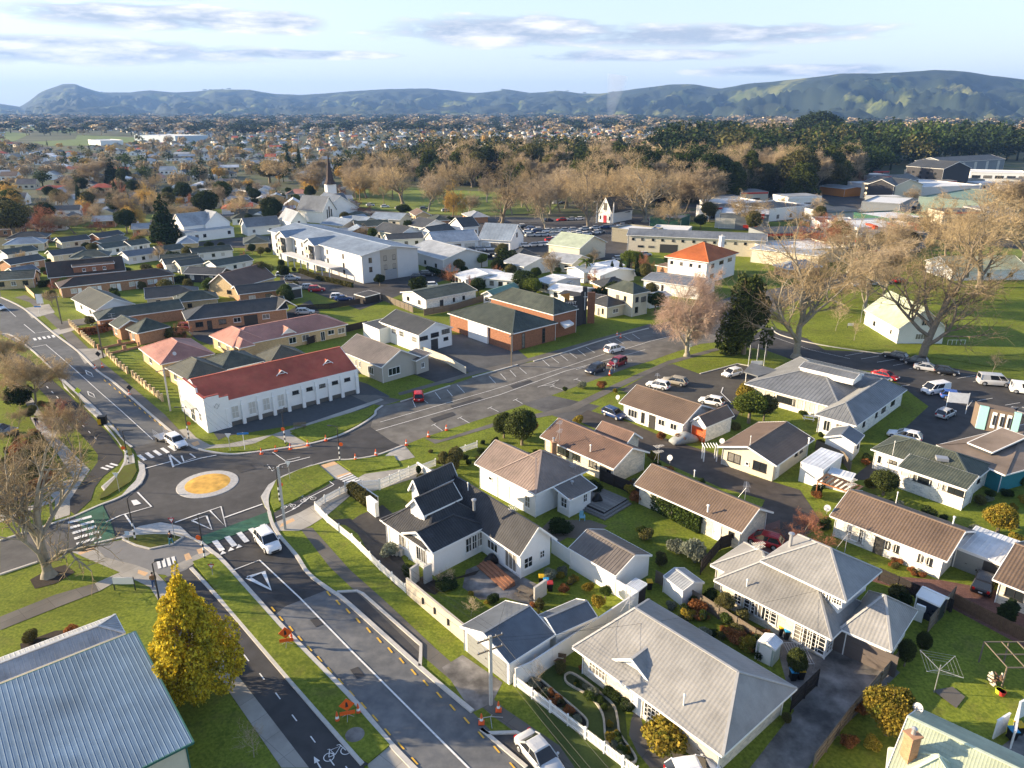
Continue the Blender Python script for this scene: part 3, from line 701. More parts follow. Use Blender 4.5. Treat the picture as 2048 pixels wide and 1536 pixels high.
def hs(label,A,B,C,he,rise,wall,roof,axis='s',ends='gg',wins='',name='house',cat='house',group=None,**k):
 h=House(name,label,cat,group);h.wing(A,B,C,he,rise,wall,roof,axis,ends,wins=wins,**k);return h
def vent(h,px,py,z,r=.08,ht=.6,m=None):
 p=G(px,py,z);h.part('vent_pipe',m or white,lambda b:b.tube([p-Vector((0,0,.4)),p+Vector((0,0,ht))],r,8).lathe(p+Vector((0,0,ht)),[(r*1.8,0),(r*1.8,.12),(.01,.2)],8))
def aerial(h,px,py,z,ht=2.5,rz=.4):
 p=G(px,py,z)
 def f(b):
  b.tube([p-Vector((0,0,.3)),p+Vector((0,0,ht))],.03,6);u=Vector((math.cos(rz),math.sin(rz),0));v=Vector((-u.y,u.x,0))
  for q in(.95,.6):
   b.tube([p+Vector((0,0,ht*q))-u*.7,p+Vector((0,0,ht*q))+u*.7],.02,5)
   for i in range(-3,4):b.tube([p+Vector((0,0,ht*q))+u*i*.2-v*(.35-.03*i),p+Vector((0,0,ht*q))+u*i*.2+v*(.35-.03*i)],.014,4)
  b.tube([p+Vector((0,0,ht*.7)),p+v*.8-Vector((0,0,.2))],.018,4)
 h.part('aerial',steel,f)
def dish(h,px,py,z,rz=-.6,r=.38):
 p=G(px,py,z);d=Vector((math.cos(rz),math.sin(rz),.5)).normalized()
 def f(b):
  b.tube([p-Vector((0,0,.3)),p+Vector((0,0,.35))],.03,6);c=p+Vector((0,0,.45))
  b.tube([c,c+d*.04,c+d*.12],[r*.3,r*.75,r],16,cap=False);b.tube([c+d*.12,c+d*.115],[r,.01],16,cap=False);b.tube([c-Vector((0,0,r*.6)),c+d*.5],.012,4);b.box(c+d*.5,(.08,.08,.08))
 h.part('satellite_dish',lt_grey,f,True)
def chimney(h,px,py,z,w=.7,ht=1.6,m=None):
 p=G(px,py,z)
 c=h.part('chimney',m or obrick,lambda b:b.box(p+Vector((0,0,ht/2-.4)),(w,w,ht+.8),.3).box(p+Vector((0,0,ht+.05)),(w+.16,w+.16,.12),.3))
 mb=MB();mb.lathe(p+Vector((0,0,ht+.1)),[(.16,0),(.13,.35),(.2,.4),(.2,.5),(.05,.6)],10);mb.build('chimney_pot',steel,c)
# ------------------------------------------------------------------ surfaces laid on the ground
LVL=[0];PAVED=[]
def poly(name,pts,m,z,label=None,kind='structure',thick=0,world=False):
 if not world and name in('road','car_park','driveway','footpath','forecourt','cycle_path','park_road','layby','patio','garden_path'):PAVED.append(pts)
 if z>0.001:
  LVL[0]+=1
  z=(.06 if 'paint' in m.name else.004)+.0005*(LVL[0]if 'paint' not in m.name else LVL[0]%17)
 P=[(Vector(p)if world else G(p[0],p[1],0))for p in pts]
 mb=MB()
 if thick:mb.prism(P,z-thick,z)
 else:
  a=sum(P[i].x*P[(i+1)%len(P)].y-P[(i+1)%len(P)].x*P[i].y for i in range(len(P)))
  P=P if a>0 else P[::-1];mb.face([(p.x,p.y,z)for p in P])
 return mb.build(name,m,kind=kind,label=label)
def smoothline(pts,n=4,closed=False):
 P=[Vector(p)for p in pts];out=[];N=len(P)
 rng=range(N if closed else N-1)
 for i in rng:
  p0=P[(i-1)%N]if closed or i else P[0];p1=P[i];p2=P[(i+1)%N];p3=P[(i+2)%N]if closed or i+2<N else P[-1]
  for k in range(n):
   t=k/n;out.append(.5*((2*p1)+(-p0+p2)*t+(2*p0-5*p1+4*p2-p3)*t*t+(-p0+3*p1-3*p2+p3)*t*t*t))
 if not closed:out.append(P[-1])
 return out
def ribbon(mb,P,w,z,h=0.,m=0,closed=False):
 """a strip of width w along world points P at height z; h: it is a solid kerb of that height"""
 P=[Vector((p.x,p.y,0))for p in P];N=len(P);Lf,Rt=[],[]
 for i in range(N):
  a=P[(i-1)%N]if(closed or i)else P[i];b=P[(i+1)%N]if(closed or i<N-1)else P[i]
  d=(b-a).normalized()if(b-a).length>1e-6 else Vector((1,0,0));n=Vector((-d.y,d.x,0))*w/2
  Lf.append(P[i]+n);Rt.append(P[i]-n)
 for i in range(N if closed else N-1):
  j=(i+1)%N;a,b,c,d=Rt[i],Rt[j],Lf[j],Lf[i];Z=Vector((0,0,z));z0=Vector((0,0,z-h))
  mb.face([a+Z,b+Z,c+Z,d+Z],m)
  if h:mb.face([a+z0,b+z0,b+Z,a+Z],m);mb.face([c+z0,d+z0,d+Z,c+Z],m)
 if h and not closed:
  for i in(0,-1):mb.face([Rt[i]+z0,Rt[i]+Z,Lf[i]+Z,Lf[i]+z0],m)
def kerb(pts,w=.32,h=.09,name='kerb',sm=4,closed=False,m=None):
 h+=.05;P=[G(x,y)for x,y in pts];P=smoothline(P,sm,closed)if sm>1 else P
 mb=MB();ribbon(mb,P,w,h,h,closed=closed);return mb.build(name,m or conc_k,kind='structure')
def island(name,pts,top,h=.13,edge=conc_k,ew=.28,sm=1,inner=None):
 h+=.05+.0007*(len(bpy.data.meshes)%13)
 P=[G(x,y)for x,y in pts]
 if sm>1:P=smoothline(P,sm,True)
 mb=MB();mb.prism(P,0,h);mb.build(name,top,kind='structure')
 if edge:mb=MB();ribbon(mb,P,ew,h+.012,h+.012,closed=True);mb.build('kerb',edge,kind='structure')
def line(pts,w=.12,z=.072,m=None,name='road_marking',dash=None,sm=1):
 z=z+.0003*(len(bpy.data.meshes)%11)+(.05 if z<.05 else 0);P=[G(x,y)for x,y in pts]
 if sm>1:P=smoothline(P,sm)
 mb=MB()
 if dash:
  on,off=dash;tot=[];acc=0
  for i in range(len(P)-1):
   d=(P[i+1]-P[i]);L=d.length;s=-acc
   while s<L:
    a,b=max(s,0),min(s+on,L)
    if b>a+.05:mb2=MB();ribbon(mb2,[P[i]+d*(a/L),P[i]+d*(b/L)],w,z);mb2.build(name,m or whitep,kind='structure')
    s+=on+off
   acc=(L-(s-on-off))if L>s-on-off else 0
   acc=0
  return
 ribbon(mb,P,w,z);return mb.build(name,m or whitep,kind='structure')
def zebra(a,b,n,wd,ln,z=.03):
 A,B=G(*a),G(*b);d=(B-A).normalized();q=Vector((-d.y,d.x,0))
 for i in range(n):
  c=A.lerp(B,i/(n-1));mb=MB();mb.face([c-d*wd/2-q*ln/2+Vector((0,0,z)),c+d*wd/2-q*ln/2+Vector((0,0,z)),c+d*wd/2+q*ln/2+Vector((0,0,z)),c-d*wd/2+q*ln/2+Vector((0,0,z))])
  mb.build('crossing_stripe',whitep,kind='structure')
# ------------------------------------------------------------------ vehicles (nose towards +X)
PAINT={k:gloss('paint_'+k,c,.25,.6)for k,c in dict(white=(.80,.80,.80),silver=(.48,.49,.50),black=(.012,.012,.014),red=(.42,.012,.015),blue=(.02,.05,.16),navy=(.02,.025,.045),grey=(.16,.17,.18),gold=(.34,.31,.25),bright_blue=(.05,.12,.42),orange=(.6,.2,.02),green=(.05,.09,.06),darkred=(.2,.012,.02),beige=(.55,.53,.47)).items()}
lampw=gloss('lamp_lens',(.75,.77,.8),.08,.8);lampr=gloss('tail_lens',(.45,.01,.01),.12,.7);plate=mat('number_plate',(.7,.7,.66),rough=.5,var=.03)
def loft(mb,secs,m=0,caps=True):
 """secs: list of rings of equal length"""
 n=len(secs[0]);N0=len(mb.v)
 for r in secs:mb.v+=[tuple(p)for p in r]
 for i in range(len(secs)-1):
  for k in range(n):
   a=N0+i*n+k;b=N0+i*n+(k+1)%n;mb.f.append((a,a+n,b+n,b));mb.m.append(m)
 if caps:
  mb.f.append(tuple(N0+k for k in range(n)));mb.m.append(m);e=N0+(len(secs)-1)*n;mb.f.append(tuple(e+n-1-k for k in range(n)));mb.m.append(m)
def car_proto(kind):
 L,Wd,Ht,belt,c0,r0_,r1_,c1,hood,tailz=dict(
  hatch=(4.2,1.75,1.48,.92,-2.05,-1.55,.25,1.15,.86,.90),suv=(4.55,1.84,1.70,1.05,-2.2,-1.75,.35,1.2,1.0,1.05),wagon=(4.7,1.78,1.5,.93,-2.28,-1.75,.2,1.1,.88,.93),
  sedan=(4.7,1.8,1.42,.92,-1.75,-.95,.25,1.15,.86,.95),van=(4.95,1.95,1.98,1.15,-2.4,-2.3,1.05,1.95,1.08,1.2),ute=(5.2,1.85,1.75,1.05,-.55,-.35,.75,1.45,1.05,1.0))[kind]
 root=thing('car','proto','car');hw=Wd/2;h0=.22;x0,x1=-L/2,L/2
 def ring(x,zb,zt,w,sh=.12):
  return[(x,-w+.06,zb),(x,-w,zb+.12),(x,-w-.0,(zb+zt)/2+.05),(x,-w+sh*.5,zt-.06),(x,-w+sh+.1,zt),(x,w-sh-.1,zt),(x,w-sh*.5,zt-.06),(x,w,(zb+zt)/2+.05),(x,w,zb+.12),(x,w-.06,zb)]
 mb=MB()
 if kind=='ute':st=[(x0,.45,.95,hw*.93),(x0+.1,.35,1.05,hw*.97),(-.6,h0,1.05,hw),(1.2,h0,1.07,hw),(x1-.75,h0,1.03,hw*.98),(x1-.2,.27,.9,hw*.93),(x1,.36,.7,hw*.8)]
 elif kind=='van':st=[(x0,.4,1.1,hw*.92),(x0+.08,.25,1.2,hw*.97),(0,h0,1.2,hw),(1.3,h0,1.18,hw),(x1-.55,h0,1.05,hw*.97),(x1-.15,.27,.85,hw*.9),(x1,.36,.65,hw*.76)]
 else:st=[(x0,.42,tailz*.82,hw*.80),(x0+.12,.28,tailz*.97,hw*.92),(x0+.5,h0,tailz,hw*.98),(-.3,h0,belt,hw),(1.0,h0,belt,hw),(x1-.85,h0,hood,hw*.97),(x1-.25,.25,hood*.86,hw*.90),(x1-.04,.3,hood*.70,hw*.78),(x1,.36,hood*.58,hw*.70)]
 loft(mb,[ring(*q)for q in st])
 body=mb.build('body',PAINT['white'],root,True)
 b=body.data;bv=None
 tumb=.16 if kind!='van' else.07;b0=belt-.05;rt=Ht-.03
 def quad(xa,xb,inset=0.):
  return[(xa,-hw+.09+inset,b0),(xa,hw-.09-inset,b0)]
 mb=MB();wl_,wr=hw-.07,hw-tumb-.07
 mb.grid([(c0,-wl_,b0),(c0,wl_,b0),(r0_,wr,rt),(r0_,-wr,rt),(c1,-wl_,b0),(c1,wl_,b0),(r1_,wr,rt),(r1_,-wr,rt)],((0,1,2,3),(5,4,7,6),(4,0,3,7),(1,5,6,2)))
 mb.build('window_glass',gl_car,root)
 mb=MB();k=.02;zr=rt-.02
 secs=[]
 for f,dz,dw in((0,0,0),(.08,.05,.0),(.5,.075,.02),(.92,.05,0),(1,0,-.0)):
  x=r0_-.05+(r1_-r0_+.1)*f;w=wr+.015+dw
  secs.append([(x,-w,zr-.03),(x,-w+.02,zr+dz*.6),(x,-w*.6,zr+dz+.02),(x,w*.6,zr+dz+.02),(x,w-.02,zr+dz*.6),(x,w,zr-.03)])
 loft(mb,secs)
 for sgn in(-1,1):
  a,c=Vector((c0,sgn*wl_,b0)),Vector((r0_,sgn*wr,rt));d,e=Vector((c1,sgn*wl_,b0)),Vector((r1_,sgn*wr,rt))
  mb.bar(a+Vector((.04,0,0)),c+Vector((.04,0,0)),.07,.14);mb.bar(d,e,.06,.07)
  nP={'hatch':(.5,),'suv':(.33,.62),'wagon':(.28,.6),'sedan':(.5,),'van':(.74,),'ute':(.45,)}[kind]
  for f in nP:
   mb.bar(a.lerp(d,f),c.lerp(e,f),.05,.07)
  if kind=='van':mb.face([a.lerp(d,.0)+Vector((0,sgn*.01,0)),a.lerp(d,.38)+Vector((0,sgn*.01,0)),c.lerp(e,.38)+Vector((0,sgn*.01,0)),c+Vector((0,sgn*.01,0))])
 mb.build('roof',PAINT['white'],root,False)
 if kind=='ute':
  mb=MB();mb.box((x0+1.0,0,1.065),(1.75,1.45,.03));mb.build('tray',blackp,root)
 r=.33 if kind in('hatch','sedan','wagon')else.37;wx=L/2-.85
 for x in(-wx,wx):
  for sgn in(-1,1):
   y=sgn*(hw-.09);mb=MB();mb.tube([(x,y-.11,r),(x,y-.09,r),(x,y+.09,r),(x,y+.11,r)],[r*.9,r,r,r*.9],18)
   wh=mb.build('wheel',rubber,root)
   mb=MB();yy=y+sgn*.112
   mb.tube([(x,yy,r),(x,yy+sgn*.012,r)],[r*.62,r*.58],14);mb.build('rim',steel,wh)
   mb=MB();q=sgn*(hw-.015)
   mb.face([(x+math.cos(t)*r*1.13,q+sgn*.02,r+math.sin(t)*r*1.13)for t in[math.pi*i/10 for i in range(11)]]);mb.build('wheel_arch',blackp,root)
 for sgn in(-1,1):
  MB().obox((x1-.40,sgn*hw*.62-.17,hood*.66),Vector((.34,0,-.02)),Vector((0,.34,0)),Vector((0,0,.15))).build('headlight',lampw,root)
  MB().obox((x0-.01,sgn*hw*.70-.12,tailz*.68),Vector((.14,0,0)),Vector((0,.24,0)),Vector((0,0,.24))).build('tail_light',lampr,root)
  MB().obox((c1-.3,sgn*(hw+.07)-.08,belt-.02),Vector((.16,0,0)),Vector((0,.16,0)),Vector((0,0,.13))).build('wing_mirror',PAINT['white'],root)
 MB().obox((x0-.025,-.18,.55),Vector((.03,0,0)),Vector((0,.36,0)),Vector((0,0,.12))).build('number_plate',plate,root)
 MB().obox((x1-.03,-.45,.36),Vector((.05,0,0)),Vector((0,.9,0)),Vector((0,0,.18))).build('grille',blackp,root)
 return root
PROTO={}
for k_ in('hatch','suv','wagon','sedan','van','ute'):PROTO[k_]=car_proto(k_)
USED=set()
def car(kind,rear,front,color,label,cat='car',group=None,name='parked_car',at=None,rz=None,L=None):
 a,b=(G(*rear),G(*front))if rear else(None,None)
 loc=at if at is not None else(a+b)/2;loc=Vector((loc[0],loc[1],.03))
 if rz is None:rz=math.atan2(b.y-a.y,b.x-a.x)
 c=copy_tree(PROTO[kind],loc,rz,label,paint=PAINT[color],sc=L,group=group);c['category']=cat;c.name=name
 return c
def drop_protos():
 for k in PROTO.values():
  for ch in list(KIDS.get(k.name,[])):
   for g in list(KIDS.get(ch.name,[])):bpy.data.objects.remove(g)
   bpy.data.objects.remove(ch)
  bpy.data.objects.remove(k)
# ------------------------------------------------------------------ the ground, roads, verges
far_field=mat('plain',(.05,.075,.02),var=.3,scale=.012,col2=(.09,.085,.05),big=.004)
town_soil=mat('town_ground',(.07,.095,.022),var=.3,scale=.08,col2=(.075,.07,.055),big=.02,bump=.4,bscale=3)
g=MB();g.face([(-14000,-200,-.02),(14000,-200,-.02),(14000,15000,-.02),(-14000,15000,-.02)]);g.build('ground',far_field,kind='structure')
poly('town_ground',[(-420,-20),(520,-20),(700,900),(-800,900)],town_soil,-.012,world=True)
poly('lawn_ground',[(-130,20),(150,20),(190,330),(-190,330)],grass,0,world=True)
Z1,Z2,Z3,Z4,Z5,Z6=.006,.012,.018,.024,.072,.078
# --- main carriageways
nw_l=[(0,668),(25,672),(68,704),(125,759),(195,822),(230,868),(264,895),(277,914),(286,938),(290,957),(268,979),(234,998),(200,1011),(148,1034),(0,1082)]
sw=[(0,1150),(75,1125),(140,1100),(189,1088),(242,1075),(279,1054),(322,1046),(361,1054),(382,1074),(400,1085),(425,1105),(450,1127),(563,1253),(677,1370),(722,1418),(782,1490),(845,1555),(1075,1560)]
se_r=[(1053,1536),(962,1459),(947,1426),(839,1335),(694,1205),(660,1181),(617,1148),(593,1112),(558,1071),(544,1046),(539,1026),(528,1013),(522,994),(537,970),(565,953),(627,929),(668,921),(698,920),(750,912),(805,892),(847,875)]
ne_r=[(1000,826),(1044,807),(1102,791),(1182,761),(1264,733),(1305,721),(1345,705),(1400,688),(1408,684),(1460,681)]
back=[(1530,655),(1545,625),(1620,590),(1700,570),(1700,545),(1560,575),(1470,590),(1400,615),(1345,640)]
ne_l=[(1297,657),(1211,679),(1172,692),(1130,705),(1067,723),(1036,730),(945,755),(828,796),(801,804),(765,812),(750,824),(747,833),(715,854),(672,874),(616,889),(565,897),(500,906),(457,909),(410,902),(382,893),(355,874),(293,822),(230,767),(195,742),(156,703),(103,663),(47,617),(2,595),(0,578)]
poly('road',nw_l+sw+se_r+ne_r+back+ne_l,asph,Z1)
poly('road_surface_new',[(425,1105),(400,1085),(382,1074),(361,1054),(322,1046),(279,1054),(242,1075),(189,1088),(148,1034),(200,1011),(234,998),(268,979),(290,957),(286,938),(277,914),(264,895),(400,899),(457,909),(500,906),(565,897),(616,889),(672,874),(690,866),(741,854),(785,884),(805,892),(750,912),(698,920),(668,921),(627,929),(565,953),(537,970),(522,994),(528,1013),(539,1026),(544,1046),(558,1071),(593,1112),(617,1148),(651,1181),(570,1213),(563,1253),(540,1228)],mat('asphalt_mid',(.07,.068,.067),var=.24,scale=.8,big=.15,bump=.2,bscale=60),Z2)
poly('road_surface_dark',[(616,889),(672,874),(741,854),(785,884),(805,892),(750,912),(698,920),(668,921),(627,929)],asph_new,Z3)
poly('road_surface_dark',[(425,1105),(450,1127),(570,1213),(651,1181),(617,1148),(593,1112),(558,1071),(546,1050),(412,1092)],asph_new,Z3)
poly('road_surface_old',[(570,1213),(651,1181),(694,1205),(839,1335),(947,1426),(1053,1536),(1075,1560),(845,1555),(782,1490),(677,1370),(563,1253),(548,1232)],asph_old,Z2)
poly('road_surface_chip',[(741,854),(785,884),(805,892),(847,875),(1000,826),(1102,791),(1264,733),(1400,688),(1460,681),(1345,640),(1211,679),(1067,723),(945,755),(801,804),(765,812),(750,824)],chip,Z2)
poly('road_surface_blue',[(0,668),(68,704),(125,759),(195,822),(230,868),(264,895),(355,874),(293,822),(195,742),(103,663),(47,617),(2,595),(0,578)],mat('asphalt_nw',(.11,.115,.118),var=.2,scale=.8,big=.1,bump=.2,bscale=60),Z2)
poly('road_paint_green',[(150,1035),(205,1010),(222,1045),(232,1078),(187,1088)],greenp,Z4)
poly('road_paint_green',[(396,1076),(537,1024),(544,1045),(412,1090)],greenp,Z4)
poly('road',[(1530,655),(1600,668),(1650,700),(1760,705),(1900,735),(2048,762),(2200,800),(2200,960),(2048,875),(1960,850),(1935,846),(1880,890),(1795,870),(1860,810),(1800,770),(1760,745),(1600,725),(1530,700),(1478,693)],asph_new,Z1)
poly('car_park',[(1800,770),(1860,815),(1795,880),(1700,960),(2048,960),(2060,860),(1960,830),(1900,790)],asph_new,Z2)
poly('car_park',[(1305,738),(1345,728),(1400,748),(1475,728),(1560,748),(1500,790),(1470,840),(1290,800),(1240,780),(1290,752)],mat('asphalt_park',(.075,.07,.062),var=.2,scale=.8,big=.15),Z1)
poly('driveway',[(1102,791),(1045,808),(1145,846),(1165,832),(1200,812)],asph,Z2)
poly('driveway',[(1148,838),(1175,820),(1260,845),(1340,880),(1440,910),(1500,950),(1600,980),(1640,1040),(1600,1080),(1520,1110),(1490,1085),(1530,1000),(1440,975),(1340,930),(1250,885)],mat('asphalt_drive',(.07,.06,.053),var=.25,scale=.8,big=.2),Z1)
poly('driveway',[(1560,1090),(1640,1100),(1700,1130),(1760,1150),(1880,1160),(1990,1180),(2060,1215),(2060,1300),(1900,1215),(1840,1190),(1700,1150),(1610,1120),(1480,1120),(1500,1060),(1560,1040)],paver,Z2)
# --- south-east: layby, verge, footpath, driveways
poly('layby',[(674,1185),(714,1185),(840,1293),(837,1327),(832,1331)],asph_new,Z3)
poly('footpath',[(600,1057),(624,1055),(700,1140),(770,1202),(880,1305),(1010,1418),(1185,1536),(1130,1536),(985,1432),(850,1316),(740,1210),(660,1135)],conc_old,Z2)
poly('driveway',[(884,1335),(925,1310),(1005,1365),(985,1405),(945,1425)],conc_dark,Z3)
poly('layby',[(975,1470),(1030,1468),(1120,1536),(1045,1536)],asph_new,Z3)
poly('driveway',[(1700,1290),(1780,1330),(1800,1345),(1640,1500),(1600,1560),(1500,1536),(1590,1420),(1632,1360),(1610,1320)],conc_dark,Z2)
poly('driveway',[(1545,1262),(1620,1300),(1780,1340),(1640,1500),(1590,1430)],conc_dark,Z3)
poly('garden_path',[(1275,1408),(1262,1440),(1258,1470),(1275,1505),(1300,1536),(1420,1536),(1400,1520),(1340,1500),(1290,1475),(1283,1440),(1292,1412)],conc_old,Z2)
poly('lawn',[(1130,1330),(1200,1345),(1250,1420),(1260,1536),(1150,1536),(1040,1380),(1060,1330)],mat('lawn_dark',(.06,.085,.016),var=.25,scale=4,bump=.6,bscale=14,big=.2),.004)
poly('garden_bed',[(1058,1368),(1075,1358),(1110,1385),(1165,1432),(1175,1450),(1166,1462),(1140,1452),(1085,1405)],soil,Z3)
poly('garden_bed',[(1130,1352),(1145,1348),(1185,1375),(1225,1410),(1235,1440),(1240,1470),(1268,1510),(1270,1525),(1250,1530),(1235,1522),(1212,1480),(1205,1430),(1180,1395),(1135,1368)],mat('planted_bed',(.045,.055,.018),var=.35,scale=4,bump=.8,bscale=8),Z3)
for e in([(1058,1368),(1075,1358),(1110,1385),(1165,1432),(1175,1450),(1166,1462),(1140,1452)],[(1130,1352),(1145,1348),(1185,1375),(1225,1410),(1235,1440),(1240,1470),(1268,1510),(1270,1525),(1250,1530),(1235,1522),(1212,1480),(1205,1430),(1180,1395),(1135,1368),(1130,1352)]):
 kerb(e,.16,.12,'bed_edging',4,m=stone)
poly('driveway',[(765,1010),(720,1030),(690,1050),(735,1080),(742,1110),(790,1150),(812,1170),(818,1140),(800,1110),(775,1060),(790,1030)],mat('dark_path',(.05,.047,.044),var=.25,scale=2),Z1)
poly('garden_path',[(655,1040),(700,1037),(730,1055),(742,1085),(760,1115),(790,1140),(812,1185),(790,1170),(740,1115),(726,1085),(712,1062),(690,1050),(660,1048)],mat('dark_path',(.05,.047,.044)),Z2)
poly('patio',[(932,1140),(985,1118),(1048,1155),(1092,1178),(1075,1215),(1010,1195),(960,1200),(925,1175)],conc_dark,Z2)
poly('driveway',[(1100,1040),(1180,1040),(1215,1052),(1170,1080),(1135,1075),(1108,1090),(1080,1060)],gravel,Z2)
poly('garden_bed',[(815,1170),(870,1190),(905,1160),(950,1150),(960,1140),(880,1165),(850,1150)],soil,Z3)
# --- hall forecourt, church car parks
poly('forecourt',[(420,855),(437,880),(455,872),(590,850),(700,832),(765,800),(780,793),(735,768),(716,762),(700,770),(430,862)],mat('forecourt_asphalt',(.07,.075,.08),var=.15,scale=1.5,bump=.2,bscale=50),Z2)
poly('car_park',[(846,700),(905,670),(960,665),(1030,695),(1062,722),(1035,732),(945,748),(850,712)],mat('asphalt_church',(.085,.087,.088),var=.15,scale=1,big=.2),Z2)
poly('driveway',[(835,715),(850,712),(935,745),(905,765),(880,768),(825,748)],asph_new,Z2)
poly('driveway',[(700,790),(752,790),(803,800),(765,812),(735,806)],conc_old,Z3)
poly('car_park',[(560,560),(640,590),(720,620),(800,590),(890,560),(880,540),(700,545),(560,545)],asph_new,Z1)
poly('car_park',[(560,500),(350,490),(470,475),(560,470)],asph_new,Z1)
poly('car_park',[(850,470),(900,520),(1250,520),(1360,470),(1340,440),(1100,435),(900,450)],asph_new,Z1)
poly('driveway',[(370,660),(460,650),(540,640),(620,600),(640,625),(560,665),(420,690),(395,680)],asph_new,Z2)
# --- footpaths and grass strips, north-east street
FP=conc_old
poly('footpath',[(796,786),(950,742),(1052,718),(1178,682),(1300,648),(1304,652),(1182,688),(1056,724),(955,748),(800,791)],FP,Z3)
poly('footpath',[(847,875),(870,888),(1000,850),(1150,822),(1240,775),(1340,728),(1440,700),(1432,696),(1335,722),(1230,768),(1140,812),(1090,824),(1000,842),(880,880)],FP,Z2)
poly('footpath',[(378,893),(372,880),(357,860),(375,857),(392,875),(420,890),(455,888),(545,869),(620,845),(762,797),(768,800),(700,826),(620,853),(550,878),(480,893),(420,897),(395,899)],conc,Z3)
poly('footpath',[(545,869),(570,862),(625,893),(585,900)],conc,Z4)
poly('tactile_paving',[(584,899),(618,893),(608,887),(575,893)],tan,Z5)
poly('tactile_paving',[(388,893),(400,889),(396,882),(382,886)],tan,Z5)
poly('footpath',[(638,933),(667,922),(716,956),(730,948),(800,938),(850,936),(880,940),(740,985),(700,992),(655,1030),(620,1052),(598,1062),(556,1062),(548,1046),(600,1025),(640,1003),(690,975),(675,962)],conc,Z2)
poly('tactile_paving',[(640,931),(668,923),(676,928),(648,937)],tan,Z5)
poly('tactile_paving',[(672,952),(700,944),(706,949),(680,958)],tan,Z5)
poly('tactile_paving',[(562,1048),(586,1036),(590,1042),(560,1055)],tan,Z5)
poly('driveway',[(790,896),(808,889),(830,915),(800,922),(770,912)],conc,Z3)
poly('cycle_path',[(547,1026),(600,998),(650,974),(672,958),(716,968),(690,975),(640,1003),(600,1025),(550,1045)],asph_new,Z4)
line([(552,1036),(590,1018),(620,995),(665,972),(668,970),(658,963)],.12,Z5)
for i in range(5):line([(676+i*4.6,957.5-(-i*3.2)),(702+i*4.6,947.5+i*3.2)],.28,Z6,name='crossing_stripe')
island('verge',[(430,899),(500,893),(545,872),(578,888),(572,894),(500,903),(455,905)],grass,.1,None)
island('verge',[(580,863),(640,845),(752,812),(748,828),(715,851),(672,870),(620,886)],grass,.1,None)
island('verge',[(552,962),(600,940),(636,930),(668,958),(610,990),(548,1022),(540,1005),(543,982)],grass,.1,None)
island('verge',[(674,924),(700,921),(750,916),(788,913),(800,933),(730,945),(700,942)],grass,.1,None)
poly('footpath',[(30,595),(60,605),(118,660),(140,690),(190,735),(245,780),(300,830),(352,880),(372,875),(330,830),(260,770),(205,725),(165,685),(130,650),(90,610),(50,590)],conc_old,Z2)
poly('driveway',[(47,617),(98,608),(110,625),(64,637)],conc,Z3)
poly('driveway',[(150,698),(196,697),(215,712),(170,728)],conc,Z3)
poly('driveway',[(100,662),(140,650),(150,660),(110,672)],conc,Z3)
poly('driveway',[(110,645),(195,633),(210,640),(120,660)],conc_old,Z3)
poly('cycle_path',[(0,690),(60,720),(110,765),(175,825),(215,865),(245,905),(247,915),(235,930),(205,955),(190,975),(182,1000),(150,1030),(140,1022),(138,1000),(150,985),(180,945),(195,925),(196,910),(185,895),(140,845),(100,800),(40,740),(0,722)],mat('asphalt_cycle',(.045,.042,.04),var=.2,scale=1,big=.2),Z3)
poly('footpath',[(60,835),(118,835),(147,857),(110,870),(150,910),(180,940),(150,985),(140,1000),(140,1030),(110,1040),(110,1000),(100,990),(145,955),(110,900),(80,870)],conc,Z4)
poly('footpath',[(0,1000),(60,985),(135,960),(138,968),(60,995),(0,1010)],conc,Z5)
poly('footpath',[(0,1030),(60,1012),(110,997),(108,1004),(60,1022),(0,1045)],conc,Z5)
poly('footpath',[(15,775),(45,800),(70,832),(90,836),(60,790),(35,765)],conc,Z4)
island('median',[(118,756),(190,820),(232,862),(256,900),(266,912),(268,930),(262,950),(240,972),(212,985),(205,975),(240,945),(250,925),(252,905),(235,880),(200,840),(165,808),(130,775)],conc,.1,conc_k)
island('median',[(126,766),(152,790),(172,812),(166,812),(140,786)],grass_dry,.13,None)
island('median',[(210,848),(232,868),(262,900),(266,912),(258,914),(243,893),(226,868)],grass_dry,.13,None)
island('median',[(248,934),(270,928),(274,944),(262,965),(215,994),(200,1000),(203,990),(230,960)],grass_dry,.13,None)
island('kerb_apron',[(276,922),(289,930),(292,950),(284,968),(255,988),(240,996),(256,978),(272,962),(279,943)],mat('painted_apron',(.44,.43,.41),var=.22,scale=3),.07,None)
island('kerb_apron',[(522,994),(537,971),(565,953),(625,930),(600,944),(556,965),(540,985),(537,1005),(538,1024),(530,1014)],MT['painted_apron'],.07,None)
island('kerb_apron',[(242,1074),(279,1054),(322,1046),(361,1054),(382,1074),(350,1068),(310,1066),(270,1070),(245,1078)],MT['painted_apron'],.07,None)
poly('footpath',[(190,1090),(245,1080),(310,1068),(372,1070),(402,1087),(425,1105),(380,1128),(420,1170),(380,1150),(345,1160),(330,1150),(260,1145),(235,1130),(140,1104),(155,1096)],mat('grey_shared_path',(.19,.19,.19),var=.1,scale=1),Z2)
poly('footpath',[(142,1103),(190,1092),(210,1115),(270,1130),(312,1145),(345,1180),(432,1290),(455,1325),(620,1536),(563,1536),(450,1372),(400,1310),(330,1222),(300,1175),(265,1158),(248,1155),(198,1183),(190,1167),(240,1145),(180,1120)],conc,Z3)
poly('footpath',[(190,1167),(198,1183),(120,1213),(0,1261),(0,1234),(110,1190)],conc_old,Z2)
poly('cycle_path',[(328,1157),(372,1140),(385,1130),(450,1210),(586,1372),(722,1526),(735,1545),(625,1545),(455,1323),(400,1250)],asph_new,Z4)
poly('footpath',[(352,1130),(395,1108),(425,1105),(385,1130),(365,1140)],conc,Z5)
